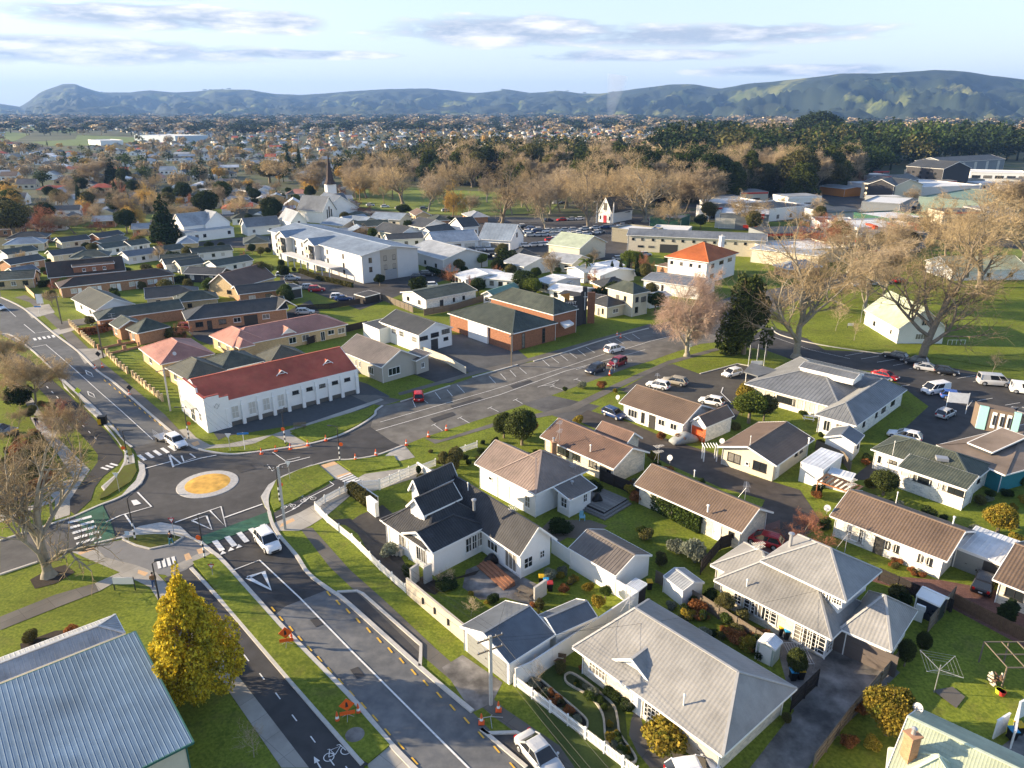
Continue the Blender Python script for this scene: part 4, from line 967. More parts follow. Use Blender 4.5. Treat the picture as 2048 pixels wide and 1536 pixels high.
poly('tactile_paving',[(277,1140),(297,1146),(290,1153),(275,1147)],tan,Z6)
poly('tactile_paving',[(156,1106),(187,1094),(190,1099),(160,1110)],tan,Z6)
poly('tactile_paving',[(368,1110),(378,1106),(384,1118),(372,1122)],tan,Z6)
poly('tactile_paving',[(393,1100),(405,1096),(410,1105),(398,1109)],tan,Z6)
island('verge',[(246,1080),(275,1071),(310,1069),(345,1070),(366,1076),(345,1090),(300,1099),(272,1092)],grass_dry,.1,conc_k,.2)
island('verge',[(386,1125),(425,1110),(450,1133),(563,1260),(677,1377),(780,1492),(735,1528),(722,1520),(590,1370),(454,1212)],grass,.1,None)
poly('driveway',[(780,1492),(735,1530),(745,1560),(860,1560),(828,1536)],conc,Z5)
poly('garden_bed',[(40,1288),(110,1262),(165,1258),(180,1275),(60,1325),(45,1313)],soil,Z1)
poly('garden_bed',[(60,1160),(95,1140),(130,1130),(150,1145),(110,1168),(70,1178)],soil,Z1)
kerb(nw_l[:7],.3);kerb([(400,1085),(425,1105),(450,1127),(563,1253),(677,1370),(722,1418),(782,1490),(840,1550)],.42)
kerb([(382,1137),(454,1216),(590,1375),(725,1530)],.35)
kerb([(1053,1536),(962,1459)],.3);kerb([(945,1424),(839,1335),(694,1205),(660,1181),(617,1148),(593,1112),(558,1071),(544,1046),(538,1024)],.4)
kerb([(538,1024),(535,1000),(541,980),(556,965),(590,948),(627,932),(668,921),(698,920),(750,912),(805,892)],.28)
kerb([(674,1185),(714,1183),(725,1188),(842,1291),(841,1318),(840,1334)],.3,sm=1)
kerb([(962,1459),(975,1468),(1032,1466),(1060,1480)],.3,sm=1)
kerb([(765,812),(752,822),(748,832),(715,854),(672,874),(616,889),(565,897),(500,906),(457,909),(410,902),(382,893),(355,874),(293,822),(230,767),(195,742),(156,703),(103,663),(47,617),(2,595)],.35)
kerb([(1297,657),(1211,679),(1130,705),(1067,723)],.3);kerb([(1035,730),(945,755)],.3);kerb([(900,772),(828,796),(801,804)],.3)
kerb([(148,1034),(200,1011),(234,998),(268,979),(284,962),(289,948)],.3);kerb([(0,1082),(148,1034)],.25);kerb([(0,1150),(75,1125)],.25)
kerb([(189,1088),(242,1076),(290,1066),(330,1064),(366,1070),(400,1085)],.25)
kerb([(1478,693),(1530,672),(1545,655)],.2);kerb([(1543,655),(1560,670),(1640,690),(1760,708),(1850,722)],.25)
kerb([(1400,748),(1475,728),(1530,738)],.2,sm=1)
for q in(((700,1340),(716,1334),(730,1352),(714,1358)),((620,1240),(640,1232),(652,1246),(632,1255)),((470,935),(500,928),(512,938),(480,946)),((900,812),(960,795),(968,799),(908,818)),((1020,772),(1060,760),(1066,764),(1026,778)),((150,735),(160,733),(175,748),(164,750)),((860,838),(905,824),(912,830),(868,845))):poly('road_patch',q,asph_new,Z3)
# --- roundabout disc
c0=G(415.5,968)
mb=MB();mb.lathe((c0.x,c0.y,0),[(3.85,0),(3.8,.05),(2.8,.09)],48);mb.build('roundabout_apron',MT['painted_apron'],kind='structure',smooth=False)
mb=MB();mb.lathe((c0.x,c0.y,.05),[(2.82,.04),(2.0,.12),(.02,.16)],48);mb.build('roundabout_disc',mat('roundabout_yellow',(.62,.36,.075),var=.25,scale=1.2,big=.3),kind='structure')
# --- road markings
def tri(pts,w=.25,z=Z5):line(pts+[pts[0],pts[1]],w,z)
line([(285,939),(341,924)],.2,Z5);line([(347,932),(402,917),(433,911)],.2,Z5)
line([(338,909),(347,935),(362,928),(338,909)],.25,Z5);line([(363,912),(368,924),(391,916),(380,908)],.22,Z5)
line([(240,820),(306,880),(332,873)],.12,Z5)
line([(275,985),(303,1014),(240,1032),(212,1045)],.2,Z5);poly('road_marking',[(262,1002),(273,1000),(283,1008),(268,1012)],whitep,Z5)
line([(250,1030),(272,1062)],.2,Z5);line([(350,1046),(400,1028)],.2,Z5)
line([(352,1045),(442,1014),(452,1055),(420,1022)],.2,Z5);line([(449,1036),(525,1009)],.22,Z5)
line([(384,1042),(413,1032),(424,1060),(384,1042)],.25,Z5)
line([(535,930),(545,943),(560,930),(620,915)],.15,Z5);line([(545,905),(570,922),(600,915)],.12,Z5)
zebra((284,916),(345,897),5,.5,2.3,Z5);zebra((437,1092),(533,1059),5,.6,2.6,Z5)
zebra((318,1130),(348,1122),4,.32,1.7,Z6);zebra((210,938),(228,930),3,.35,1.5,Z6)
zebra((160,1040),(178,1082),5,.6,2.5,Z5)
for q in((446,1108),(462,1101),(478,1095)):poly('road_marking',[(q[0]-6,q[1]+3),(q[0]+7,q[1]-1),(q[0]-1,q[1]-6)],whitep,Z5)
line([(467,1141),(519,1121),(600,1197),(700,1300),(800,1400),(940,1540)],.16,Z5)
line([(495,1156),(527,1145),(542,1180),(495,1156)],.5,Z5)
for k in range(14):
 t=k/13
 a=np.array([(546,1219),(562,1238),(582,1258),(600,1278),(619,1298),(639,1319),(659,1341),(681,1364),(703,1388),(727,1412),(750,1437),(775,1465),(802,1493),(829,1523)])[k]
 d=(8+t*5)*.5;poly('road_marking',[(a[0]-d-1,a[1]-d),(a[0]-d+2.5,a[1]-d-1),(a[0]+d+1.5,a[1]+d),(a[0]+d-2,a[1]+d+1)],yellowp,Z5)
for a in((657,1188),(676,1206),(696,1223),(716,1242),(737,1261),(758,1281),(780,1301),(803,1322),(827,1345),(851,1367),(878,1391),(905,1416),(933,1442),(962,1471),(993,1500),(1025,1533)):
 d=(8+(a[1]-1188)/70)*.5;poly('road_marking',[(a[0]-d-1,a[1]-d),(a[0]-d+2.5,a[1]-d-1),(a[0]+d+1.5,a[1]+d),(a[0]+d-2,a[1]+d+1)],yellowp,Z5)
for i in range(14):
 t=(i+.5)/14;a=(205+t*140,758+t*112);poly('road_marking',[(a[0]-3,a[1]-2),(a[0]-1,a[1]-2.5),(a[0]+3,a[1]+2),(a[0]+1,a[1]+2)],yellowp,Z5)
 a=(112+t*128,752+t*112);poly('road_marking',[(a[0]-2,a[1]-2),(a[0],a[1]-2.5),(a[0]+3,a[1]+2),(a[0]+1,a[1]+2)],yellowp,Z5)
line([(92,690),(130,722),(200,785),(240,820)],.12,Z5)
line([(64,695),(92,690)],.2,Z5);line([(48,649),(70,667),(98,663)],.15,Z5);line([(12,616),(32,634)],.12,Z5)
zebra((70,679),(107,673),5,.5,2.2,Z5)
for q in((179,748),(183,790)):
 line([(q[0]-8,q[1]-7),(q[0]+4,q[1]-1),(q[0]+8,q[1]+7),(q[0]-5,q[1]+1),(q[0]-8,q[1]-7)],.14,Z5)
for a in((493,1317),(524,1354),(556,1393),(589,1437),(626,1480),(664,1526),(696,1540)):
 d=5;poly('road_marking',[(a[0]-d-1,a[1]-d*1.2),(a[0]-d+1.5,a[1]-d*1.2-1),(a[0]+d+1,a[1]+d*1.2),(a[0]+d-1.5,a[1]+d*1.2+.5)],whitep,Z5)
for a in((156,841),(167,853),(179,865),(191,877),(105,785),(115,795),(124,805),(95,775)):
 d=1.8;poly('road_marking',[(a[0]-d-.8,a[1]-d),(a[0]-d+.8,a[1]-d-.5),(a[0]+d+.8,a[1]+d),(a[0]+d-.8,a[1]+d+.5)],whitep,Z5)
def bicycle(px,py,sx_,rot):
 c=G(px,py);u=Vector((math.cos(rot),math.sin(rot),0))*sx_;v=Vector((-math.sin(rot),math.cos(rot),0))*sx_;P=lambda a,b:c+u*a+v*b;mb=MB()
 for q in(-.55,.55):ribbon(mb,[P(q+.32*math.cos(t),.32*math.sin(t))for t in[2*math.pi*i/16 for i in range(16)]],.07,Z6,closed=True)
 for a in([P(-.55,0),P(-.15,0),P(.35,.5),P(-.3,.5),P(-.15,0)],[P(-.55,0),P(-.33,.6),P(-.45,.62)],[P(.55,0),P(.33,.65),P(.15,.68)]):ribbon(mb,a,.07,Z6)
 mb.build('bicycle_marking',whitep,kind='structure')
def arrow(px,py,rot,L=1.1):
 c=G(px,py);u=Vector((math.cos(rot),math.sin(rot),0));v=Vector((-u.y,u.x,0));mb=MB();ribbon(mb,[c-u*L/2,c+u*L*.2],.1,Z6)
 mb.face([c+u*L*.15+v*.22+Vector((0,0,Z6)),c+u*L*.15-v*.22+Vector((0,0,Z6)),c+u*L*.55+Vector((0,0,Z6))]);mb.build('road_marking',whitep,kind='structure')
bicycle(675,1509,1.2,.5);bicycle(617,1000,1.1,.5);bicycle(577,1014,1.0,.4);arrow(637,1530,2.2,1.6);arrow(600,995,.9);arrow(592,1016,4.0)
line([(752,862),(1000,790),(1130,743),(1290,700)],.12,Z5);line([(760,845),(980,782),(1130,735),(1210,708)],.1,Z5)
line([(1240,702),(1300,683),(1420,655)],.12,Z5)
for a in((825,801,831,815),(842,797,856,807),(870,785,881,799),(894,780,905,793),(914,770,929,786),(978,753,991,767),(1001,748,1012,760),(1020,741,1032,754),(1039,736,1053,748),(1085,720,1099,733),(1103,715,1118,727),(1121,710,1136,722),(1139,706,1154,717),(1155,700,1171,712),(1172,695,1190,706),(1216,682,1232,692),(1231,678,1247,688),(1247,673,1264,683),(1264,668,1280,679),(1262,720,1264,722)):
 line([a[:2],a[2:]],.1,Z5)
for a in((868,850,885,862),(920,836,939,847),(980,816,997,824),(1031,800,1045,808),(1105,773,1125,780),(1152,759,1168,766)):line([a[:2],a[2:]],.1,Z5);line([(a[0]-5,a[1]+2),(a[0]+4,a[1]-2)],.1,Z5)
line([(1075,775),(1118,760),(1105,770),(1080,773)],.1,Z5);line([(1152,740),(1172,734)],.1,Z5);line([(1216,720),(1238,713)],.1,Z5)
for i in range(9):x=1690+i*32;line([(x,712+i*6.5),(x+36,706+i*6.5)],.1,Z3)
for i in range(5):x=1790+i*55;line([(x,775+i*9),(x+30,770+i*9)],.1,Z3)
line([(1932,818),(1945,802),(1900,806)],.12,Z3);line([(1540,672),(1620,700),(1700,718)],.1,Z3)
line([(1446,775),(1442,786),(1462,806)],.15,Z5)
pk=mat('park_grass',(.15,.19,.03),var=.2,scale=.3,big=.03)
poly('park_lawn',[(700,385),(760,372),(1000,385),(1120,405),(1100,425),(960,432),(800,425),(700,412)],pk,.01)
poly('park_lawn',[(180,440),(350,425),(600,402),(620,412),(400,440),(250,450)],pk,.01)
poly('park_lawn',[(1560,640),(1680,590),(1760,560),(1900,600),(2200,575),(2200,740),(2048,745),(1900,720),(1760,705),(1640,685),(1570,665)],grass,.012)
poly('park_lawn',[(1900,490),(2200,480),(2200,520),(1960,518)],pk,.012)
poly('park_road',[(300,440),(500,420),(700,418),(900,432),(1100,436),(1300,430),(1420,420),(1420,428),(1300,440),(1100,446),(900,442),(700,428),(500,430),(300,450)],asph,.014)
poly('park_road',[(1330,420),(1640,400),(1800,470),(2048,500),(2048,480),(1850,440),(1700,385),(1500,385)],asph_new,.01)
for f in(((0,262),(60,268),(30,282),(0,285)),((155,270),(300,276),(290,283),(150,280)),((0,248),(160,258),(150,266),(0,258)),((60,284),(200,276),(330,280),(260,290),(100,292))):
 poly('field',f,mat('field_bright',(.11,.16,.035),var=.2,scale=.05),.012)
for k_,c_ in dict(lt_grey_door=(.27,.28,.27),cream_door=(.5,.47,.41),brown_door=(.13,.11,.10),dark_door=(.05,.05,.05),grey_door=(.3,.31,.32),red_door=(.5,.03,.05)).items():mat(k_,c_,rough=.5,var=.04)
# ------------------------------------------------------------------ near houses
H=House('villa','white villa with a black tiled roof and gable dormer by the roundabout','house')
W1=((803,1066),(865,1106),(981,1054))
H.wing(*W1,3.3,ra(*W1[:2],3.3,1064),w_board,r_black,axis='t',ends='gh',wins='f .42 .9 .8 1.7 2x1; f .6 .9 .8 1.7 2x1; r .72 1.0 .8 1.8 2x2; r .84 1.0 .8 1.8 2x2; r .95 .9 .8 1.8 2x2')
H.wing((1040,1114),(1114,1079),(930,966),3.1,2.5,w_board,r_black,axis='t',wins='f .25 1.2 .9 1.3 2x2; f .72 .7 1.3 .9 2x2; l .1 1.9 .35 2.1 3x1; l .3 1.8 1.1 1.1 3x1')
H.wing((766,1044),(850,1100),(985,1040),3.0,3.5,w_board,r_black,ends='hh',wins='f .35 1.2 .9 1.5 2x1')
H.wing((812,1013),(847,1033),5.5,5.35,1.5,w_board,r_black,axis='t',z0=3.2,ov=.35,wins='f .4 .55 .55 .8 1x2; f .68 .55 .55 .8 1x2')
H.wing((816,981),(838,992),6,5.3,1.6,w_board,r_black,axis='t',z0=3.2,ov=.3)
H.wing((760,1040),(795,1062),4.6,2.9,1.0,w_board,r_black,ends='hh')
vent(H,948,1014,6.0,.16,.8,steel);aerial(H,1030,1030,5.0,1.2);vent(H,1053,1052,4.6,.06,.5);vent(H,936,975,5.6,.06,.5)
p=G(1043,1150,.3)
def steps(b):
 a,d=G(975,1125),G(1030,1172);u=(d-a).normalized();v=Vector((u.y,-u.x,0))
 v=v if v.y<0 else-v
 for i in range(4):b.obox(a+v*(.35*i),u*(d-a).length,v*.34,Vector((0,0,.60-.14*i)))
H.part('brick_steps',brick,steps)
def psteps(b):
 a=G(797,1112);u=Vector((.8,-.6,0))
 for i in range(5):b.obox(a+u*(-.3*i)+Vector((-.2*i,-.1*i,0)),u*.32,Vector((.9,1.1,0)),Vector((0,0,.75-.15*i)))
H.part('porch_steps',conc_k,psteps)
H=House('cottage','white bungalow under a grey-brown iron hip roof behind the black-roofed villa','house')
H.wing((985,945),(1071,989),(1182,942),3.5,2.9,w_board,r_taupe2,ends='hh',style='rib',step=.4,wins='f .25 .9 .8 1.6 2x2; f .8 .9 .8 1.6 2x2; r .85 1.1 .8 1.3 2x2')
H.wing((949,927),(1071,989),7.2,3.5,2.2,w_board,r_taupe2,ends='gh',style='rib',step=.4,wins='f .2 .7 1.9 .5 1x1')
H.wing((1140,1001),(1194,975),(1167,954),2.7,.7,w_board,r_taupe,skillion=True,style='rib',step=.4,wins='l .45 1.0 1.0 1.3 2x2; f .72 .7 1.1 1.1 2x2')
aerial(H,1150,940,4.0,1.0);vent(H,1144,968,3.2,.12,.3,steel)
H=hs('low white garage with a brown iron gable roof beside the back lawn',(1137,1096),(1232,1152),(1306,1111),2.5,1.2,w_board,r_taupe,style='rib',step=.4,ov=.2,name='garage',cat='garage')
H=House('garage','street-front double garage with a slate blue and cream gable roof by the power pole','garage')
w=((920,1253),(1018,1328));rr=ra(*w,2.6,1266)
H.wing(*w,(1112,1270),2.6,rr,w_board,r_slate,axis='t',style='flat',ov=.3,wins='g f .5 5.2 0 2.1 lt_grey_door')
H.wing((1072,1232),(1112,1270),(1186,1226),2.6,rr*.62,w_board,r_slate,axis='t',style='flat',ov=.3)
H=House('house','large bungalow with a pale grey tiled roof, lattice bay window and winding front garden','house')
w=((1145,1294),(1445,1512),(1597,1378))
H.wing(*w,2.8,2.9,cblock,r_cream,ends='mm',ov=.7,wins='f .12 1.9 .9 1.2 5x2; f .55 1.5 .5 1.7 4x4; f .72 .9 .9 1.0 2x2; g f .88 3.2 0 2.2 cream_door; d f .44 1.0 0 2.1')
H.wing((1215,1319),(1309,1380),5.4,3.0,1.5,white,r_cream,axis='t',ov=.25,z0=2.75)
bay=G(1318,1452)
def bayf(b):
 u=(G(1445,1512)-G(1145,1294)).normalized();v=Vector((u.y,-u.x,0));v=v if v.y<0 else-v;c=bay-v*.1
 P=[c-u*1.3,c-u*.8+v*.7,c+u*.8+v*.7,c+u*1.3]
 for i in range(3):
  a,d=P[i],P[i+1];e=d-a;n=max(2,int(e.length/.35));b.obox(a,e,Vector((0,0,.5)).cross(e).normalized()*.06,Vector((0,0,.5)))
  for k in range(n+1):b.obox(a+e*(k/n)-u*.025,u*.05,v*.05,Vector((0,0,2.2)))
  for k in range(5):b.bar(a+Vector((0,0,.5+k*.42)),d+Vector((0,0,.5+k*.42)),.05)
fr=H.part('bay_window',white,bayf)
u=(G(1445,1512)-G(1145,1294)).normalized();v=Vector((u.y,-u.x,0));v=v if v.y<0 else-v;c=bay-v*.1
mb=MB();mb.prism([c-u*1.25,c-u*.77+v*.64,c+u*.77+v*.64,c+u*1.25],.5,2.2);mb.build('pane',glass,fr)
vent(H,1368,1402,3.9,.06,.5);aerial(H,1258,1226,4.4,2.4,1.0)
def skyl(b):q=G(1429,1338,4.7);b.box(q,(1.0,.8,.12),-.63)
H.part('skylight',gl_car,skyl)
H=House('house','two-storey house with pale grey tiled hip roofs and many small-paned windows','house')
H.wing((1428,1160),(1663,1279),(1745,1215),2.8,2.6,cblock,r_cream,ends='hh',ov=.6,wins='f .17 .8 1.1 1.1 2x3; f .29 1.2 .8 1.6 2x4; f .36 1.2 .8 1.6 1x1; f .43 1.2 .8 1.6 1x1; f .5 1.2 .8 1.6 2x4; f .78 1.3 .3 2.1 2x5; f .86 1.3 .3 2.1 2x5; f .94 1.3 .3 2.1 2x5; r .1 1.6 .3 2.1 3x5')
H.wing((1421,1130),(1545,1192),(1610,1140),2.8,2.0,cblock,r_cream,ends='hh',ov=.5)
H.wing((1680,1258),(1783,1303),(1858,1230),2.8,2.6,white,r_cream,ends='hh',ov=.5,wins='g f .5 5.4 0 2.2 brown_door')
H.wing((1521,1122),(1692,1204),(1764,1142),5.6,2.2,white,r_cream,ends='hh',ov=.8,z0=3.4,wins='f .22 1.9 .95 .7 6x2; f .42 1.9 .95 .7 6x2; f .76 1.9 .95 .7 6x2; f .92 1.5 .95 .7 6x2')
vent(H,1580,1092,6.4,.17,1.3,steel);aerial(H,1690,1100,6.2,2.6,.9);vent(H,1494,1168,3.6,.06,.4);aerial(H,1516,1104,4.6,1.0)
H=House('house','house with a sage green roof, brick chimney and satellite dish at the bottom right corner','house')
H.wing((1838,1416),(2062,1520),(1935,1665),2.8,2.6,w_board,r_mint,ends='gg',ov=.5)
H.wing((1770,1568),(1960,1640),(2010,1580),2.8,2.35,w_board,r_mint,axis='t',ends='hh',ov=.5)
chimney(H,1817,1508,4.3,.75,1.7);dish(H,1835,1425,3.3,-2.6)
H=House('house','long brown tiled bungalow beside the clipped green hedge','house')
H.wing((1268,969),(1484,1066),(1553,1027),2.7,1.75,cblock,r_brown,ov=.6,wins='k f .3 1.5 1.2 1.0 2x1; k f .42 1.0 1.4 .7 1x1; k f .62 1.0 1.4 .6 1x1; d f .8 .9 0 2.0; k f .93 .7 1.3 .6 1x1')
aerial(H,1316,922,4.3,2.2);dish(H,1340,922,4.0,-2.3);vent(H,1416,1018,3.6,.1,.4);vent(H,1389,948,4.0,.06,.4);aerial(H,1490,995,4.2,1.8,1.3)
H=House('house','reddish brown tiled house with a tall aerial and brick chimney at its near end','house')
H.wing((1080,873),(1228,938),(1301,905),2.7,1.8,cblock,r_brown2,ov=.55,wins='k f .28 2.2 1.1 1.1 2x1; k f .48 1.4 1.2 .9 2x1; k f .72 1.4 1.2 .9 2x1; d f .86 .9 0 2.0 dark_door; k f .94 .8 1.3 .7 1x1')
H.wing((1185,868),(1250,893),(1288,877),2.9,1.4,cblock,r_brown2,ov=.4)
chimney(H,1107,905,1.8,.7,1.6);aerial(H,1119,890,2.8,3.6,1.2);vent(H,1181,898,3.6,.08,.5)
H=House('house','brown tiled house with an orange-red garage door and a blue car parked outside','house')
H.wing((1238,805),(1368,849),(1440,820),2.7,1.9,wblock,r_brown,ov=.6,wins='f .16 1.8 .7 1.3 3x1; k f .34 .6 .4 1.7 1x2; d f .5 1.0 0 2.1 dark_door; f .66 1.2 1.0 1.0 2x1; f .86 1.2 1.0 1.0 2x1')
H.wing((1380,843),(1412,855),(1470,832),2.6,1.3,wblock,r_brown,axis='t',ov=.25,wins='g f .5 2.6 0 2.1 cone_orange')
aerial(H,1312,790,3.8,3.6,1.4);vent(H,1355,802,3.8,.12,.3);dish(H,1236,800,2.7,-2.4)
H=House('house','gabled house with a brown ribbed tile roof facing the shared driveway','house')
w=((1435,893),(1553,932));H.wing(*w,(1646,883),2.7,ra(*w,2.7,893),cream,r_brown,axis='t',ov=.6,wins='k f .23 1.9 .9 1.3 2x1; k f .74 1.9 .9 1.3 2x1; f .5 .5 1.1 .5 1x1; k r .8 .8 1.4 .8 1x1; k r .65 .8 1.4 .8 1x1; d r .12 .9 0 2.0')
vent(H,1618,882,3.4,.1,.35);dish(H,1444,888,2.6,-2.2);vent(H,1500,890,4.2,.04,1.2)
H=hs('white box garage with a flat white roof next to the brown gabled house',(1602,924),(1647,939),(1691,912),2.8,.12,white,r_white,skillion=True,style='rib',step=.5,ov=.08,wins='g f .52 3.0 0 2.2',name='garage',cat='garage')
H=hs('small lean-to shed with a translucent white roof by the timber pergola',(1656,945),(1704,958),(1717,950),2.2,.1,white,r_white,skillion=True,style='rib',step=.5,ov=.08,name='shed',cat='shed')
H=hs('white garden workshop with a slate blue gable roof behind the grey clinic',(1648,874),(1713,890),(1745,874),2.6,.9,w_board,r_slate,axis='t',ov=.3,style='flat',name='workshop',cat='shed',wins='k r .6 .8 1.2 .8')
H=House('clinic','wide single-storey clinic under a ribbed grey iron hip roof by the car park','building')
H.wing((1489,767),(1682,819),(1790,757),2.9,2.5,wblock,r_grey,ends='hh',ov=1.0,style='rib',step=.6,wins='c f .1 1.6 .6 1.8 2x1; c f .22 1.6 .6 1.8 2x1; k f .42 3.2 1.0 1.1 3x1; c f .56 1.6 .6 1.8 2x1; c f .7 1.6 .6 1.8 2x1; c f .85 1.6 .6 1.8 2x1')
H.wing((1630,829),(1713,852),(1831,783),2.9,1.9,wblock,r_grey,axis='t',ends='hh',ov=.5,style='rib',step=.6,wins='k r .2 .8 1.3 .8; k r .45 .8 1.3 .8; k r .6 1.6 1.3 .8; k r .8 1.6 1.3 .8; f .25 1.0 .6 1.7; f .6 1.0 .6 1.7')
H.wing((1598,734),(1709,760),(1733,749),5.4,.5,wblock,r_grey,ends='gg',ov=.2,z0=4.4,style='rib',step=.6)
vent(H,1742,778,3.8,.25,.4,steel);vent(H,1722,755,4.4,.25,.3,steel)
def canopy(b):
 for a in((1490,770),(1520,775),(1550,768)):
  q=G(*a);b.tube([q,q+Vector((0,0,3))],.06,6)
H.part('canopy_post',white,canopy)
q=[G(1487,743,3.2),G(1516,752,3.2),G(1559,741,3.2),G(1503,725,3.2)];mb=MB();mb.prism(q,3.0,3.2,bottom=True);mb.build('entry_canopy',r_grey,H.root)
H=House('house','cream house with a grey-green ribbed tile roof and a high strip window','house')
H.wing((1742,898),(1945,965),(1991,933),2.9,1.7,wblock,r_dgreen,ends='hh',ov=.5,wins='k f .06 .5 1.2 .9; d f .12 .9 0 2.0; k f .2 1.2 1.6 .5; k r .6 .8 1.3 .8')
H.wing((1795,933),(1934,980),3.4,3.0,.75,wblock,r_dgreen,skillion=True,ov=.25,wins='c f .1 1.2 1.8 .8 1x1; c f .22 1.2 1.8 .8 1x1; k f .37 2.2 1.8 .8 2x1; c f .56 1.2 1.8 .8 1x1; c f .68 1.2 1.8 .8 1x1; k f .85 2.6 1.8 .8 2x1')
vent(H,1786,905,4.2,.03,1.5);H.part('skylight',steel,lambda b:b.box(G(1884,917,4.0),(1.4,1.0,.4),-.3))
H=House('restaurant','low brown-roofed restaurant with a turquoise and brown slotted parapet wall','building')
H.wing((1873,890),(2010,950),(2120,870),3.0,1.0,mat('teal_wall',(.03,.19,.23),var=.08),mat('roof_brown_membrane',(.20,.16,.13),var=.12,scale=1,big=.2),ends='hh',ov=.8,style='flat')
a,b_=G(1953,852,3),G(2030,868,3)
def par(b):b.obox(Vector((a.x,a.y,2.6)),(b_-a),Vector((.5,2.2,0)),Vector((0,0,3.4)))
H.part('parapet_wall',mat('brown_cladding',(.17,.13,.10),var=.08,kind='board'),par)
for f0,f1 in((-.03,.2),(.86,1.03)):H.part('parapet_panel',mat('pale_teal_panel',(.30,.58,.56),var=.05),lambda b:b.obox(Vector((a.x,a.y,2.7))+(b_-a)*f0-Vector((0,.15,0)),(b_-a)*(f1-f0),Vector((.1,.3,0)),Vector((0,0,3.5))))
for f0 in(.33,.52,.71):
 wq=H.part('slot_window',white,lambda b:b.obox(Vector((a.x,a.y,3.2))+(b_-a)*f0-Vector((0,.12,0)),(b_-a).normalized()*.5,Vector((.05,.3,0)),Vector((0,0,2.4))))
 mb=MB();mb.obox(Vector((a.x,a.y,3.7))+(b_-a)*f0+(b_-a).normalized()*.12-Vector((0,.2,0)),(b_-a).normalized()*.26,Vector((0,.1,0)),Vector((0,0,1.5)));mb.build('pane',glass,wq)
H.wing((1935,885),(1985,905),7,3.9,.9,dk_wall,MT['roof_brown_membrane'],axis='s',style='flat',skillion=True,z0=3.2,ov=.2)
H=House('house','brown ribbed tile bungalow with tall white-curtained windows by the brick paving','house')
H.wing((1659,1031),(1895,1123),(1957,1064),2.7,1.75,wblock,r_brown,ov=.6,wins='k f .14 .5 .5 1.8; c f .2 1.9 .5 1.8 1x2; f .265 .6 .5 1.8 2x4; d f .44 .9 0 2.0 dark_door; k f .52 .5 1.1 .9; c f .56 .9 1.1 .9; k f .6 .5 1.1 .9; k f .82 .5 1.1 .9; c f .86 .9 1.1 .9; k f .9 .5 1.1 .9')
aerial(H,1700,985,4.2,1.7);vent(H,1789,1022,3.7,.12,.3);vent(H,1793,1000,4.0,.05,.9);vent(H,1907,1043,3.8,.08,.5);dish(H,1654,1023,2.8,-2.2)
H=hs('white iron-roofed double carport between the two brown tiled houses',(1913,1093),(2003,1127),(2050,1088),2.5,.12,white,r_white,skillion=True,style='rib',step=.45,ov=.1,wins='g f .27 3.0 0 2.1 lt_grey_door; g f .8 2.2 0 2.1 dark_door',name='carport',cat='garage')
H=hs('brown tiled house at the right edge of the picture beyond the black car',(1985,1158),(2120,1212),(2190,1130),2.7,1.9,cblock,r_brown,ov=.6,wins='k f .3 1.6 1.2 1.0 2x1')
H=House('hall_with_blue_roof','community hall with a huge pale blue iron roof at the bottom left','building');
A0,B0,C0=G(272,1268,5.0),G(388,1488,4.4),None
u=(B0-A0);u.z=0;Ld=u.length;u.normalize();v=Vector((-u.y,u.x,0));v=v if v.x<0 else-v
H.rect(Vector((B0.x,B0.y,0)),v,-u,26,Ld,4.6,.7,cream,r_steel,skillion=True,style='rib',step=.36,ov=.5,lift=.02,trim=mat('dark_green_trim',(.04,.13,.11),rough=.5))
A1=G(250,1266,3.2)
H.rect(Vector((A1.x,A1.y,0)),v,-u,26,3.3,3.2,.6,cream,r_zinc,ends='hh',style='rib',step=.36,ov=.5)
# ------------------------------------------------------------------ hall, church, villas across the street
H=House('lodge_hall','long white plastered hall with a bright red iron roof on the corner','hall')
A0,B0,D0=G(419,864),G(718,785),G(362,823);Cc=B0+(D0-A0)
w=H.wing(tuple(A0),tuple(B0),tuple(Cc),4.3,2.7,white,r_red,ov=.0,style='flat',wins=''.join('c f %.3f 1.15 1.1 2.1 2x2; '%f for f in(.165,.27,.36,.455))+''.join('k f %.3f 1.1 2.6 .6 3x1; '%f for f in(.555,.65,.74,.83,.92)),trim=white,gut=True)
u,v=w.u,w.v
for f in(.115,.21,.31,.405,.5,.6,.695,.785,.875,.985):
 H.part('buttress',white,lambda b:(b.obox(w.P(w.L*f-.25,-.45,0),u*.5,v*.5,Vector((0,0,3.2))),b.obox(w.P(w.L*f-.2,-.22,3.2),u*.4,v*.25,Vector((0,0,.7)))))
H.part('plinth',conc_old,lambda b:b.obox(w.P(0,-.08,0),u*w.L,v*.08,Vector((0,0,.7))))
H.part('parapet',white,lambda b:(b.obox(w.P(-.3,-.35,0),u*.32,v*(w.D+.6),Vector((0,0,5.6))),b.obox(w.P(-.3,w.D*.25,5.6),u*.32,v*w.D*.5,Vector((0,0,.8))),b.obox(w.P(0,-.35,0),u*3.4,v*.36,Vector((0,0,5.2))),b.obox(w.P(0,-.35,5.2),u*2.0,v*.36,Vector((0,0,.5)))))
H.part('parapet_coping',mat('red_trim',(.30,.07,.05),rough=.6),lambda b:(b.obox(w.P(-.35,-.4,5.6),u*.42,v*(w.D*.27),Vector((0,0,.1))),b.obox(w.P(-.35,w.D*.25,6.4),u*.42,v*w.D*.5,Vector((0,0,.1))),b.obox(w.P(.0,-.4,5.7),u*2.0,v*.45,Vector((0,0,.1))),b.obox(w.P(2.0,-.4,5.2),u*1.45,v*.45,Vector((0,0,.08)))))
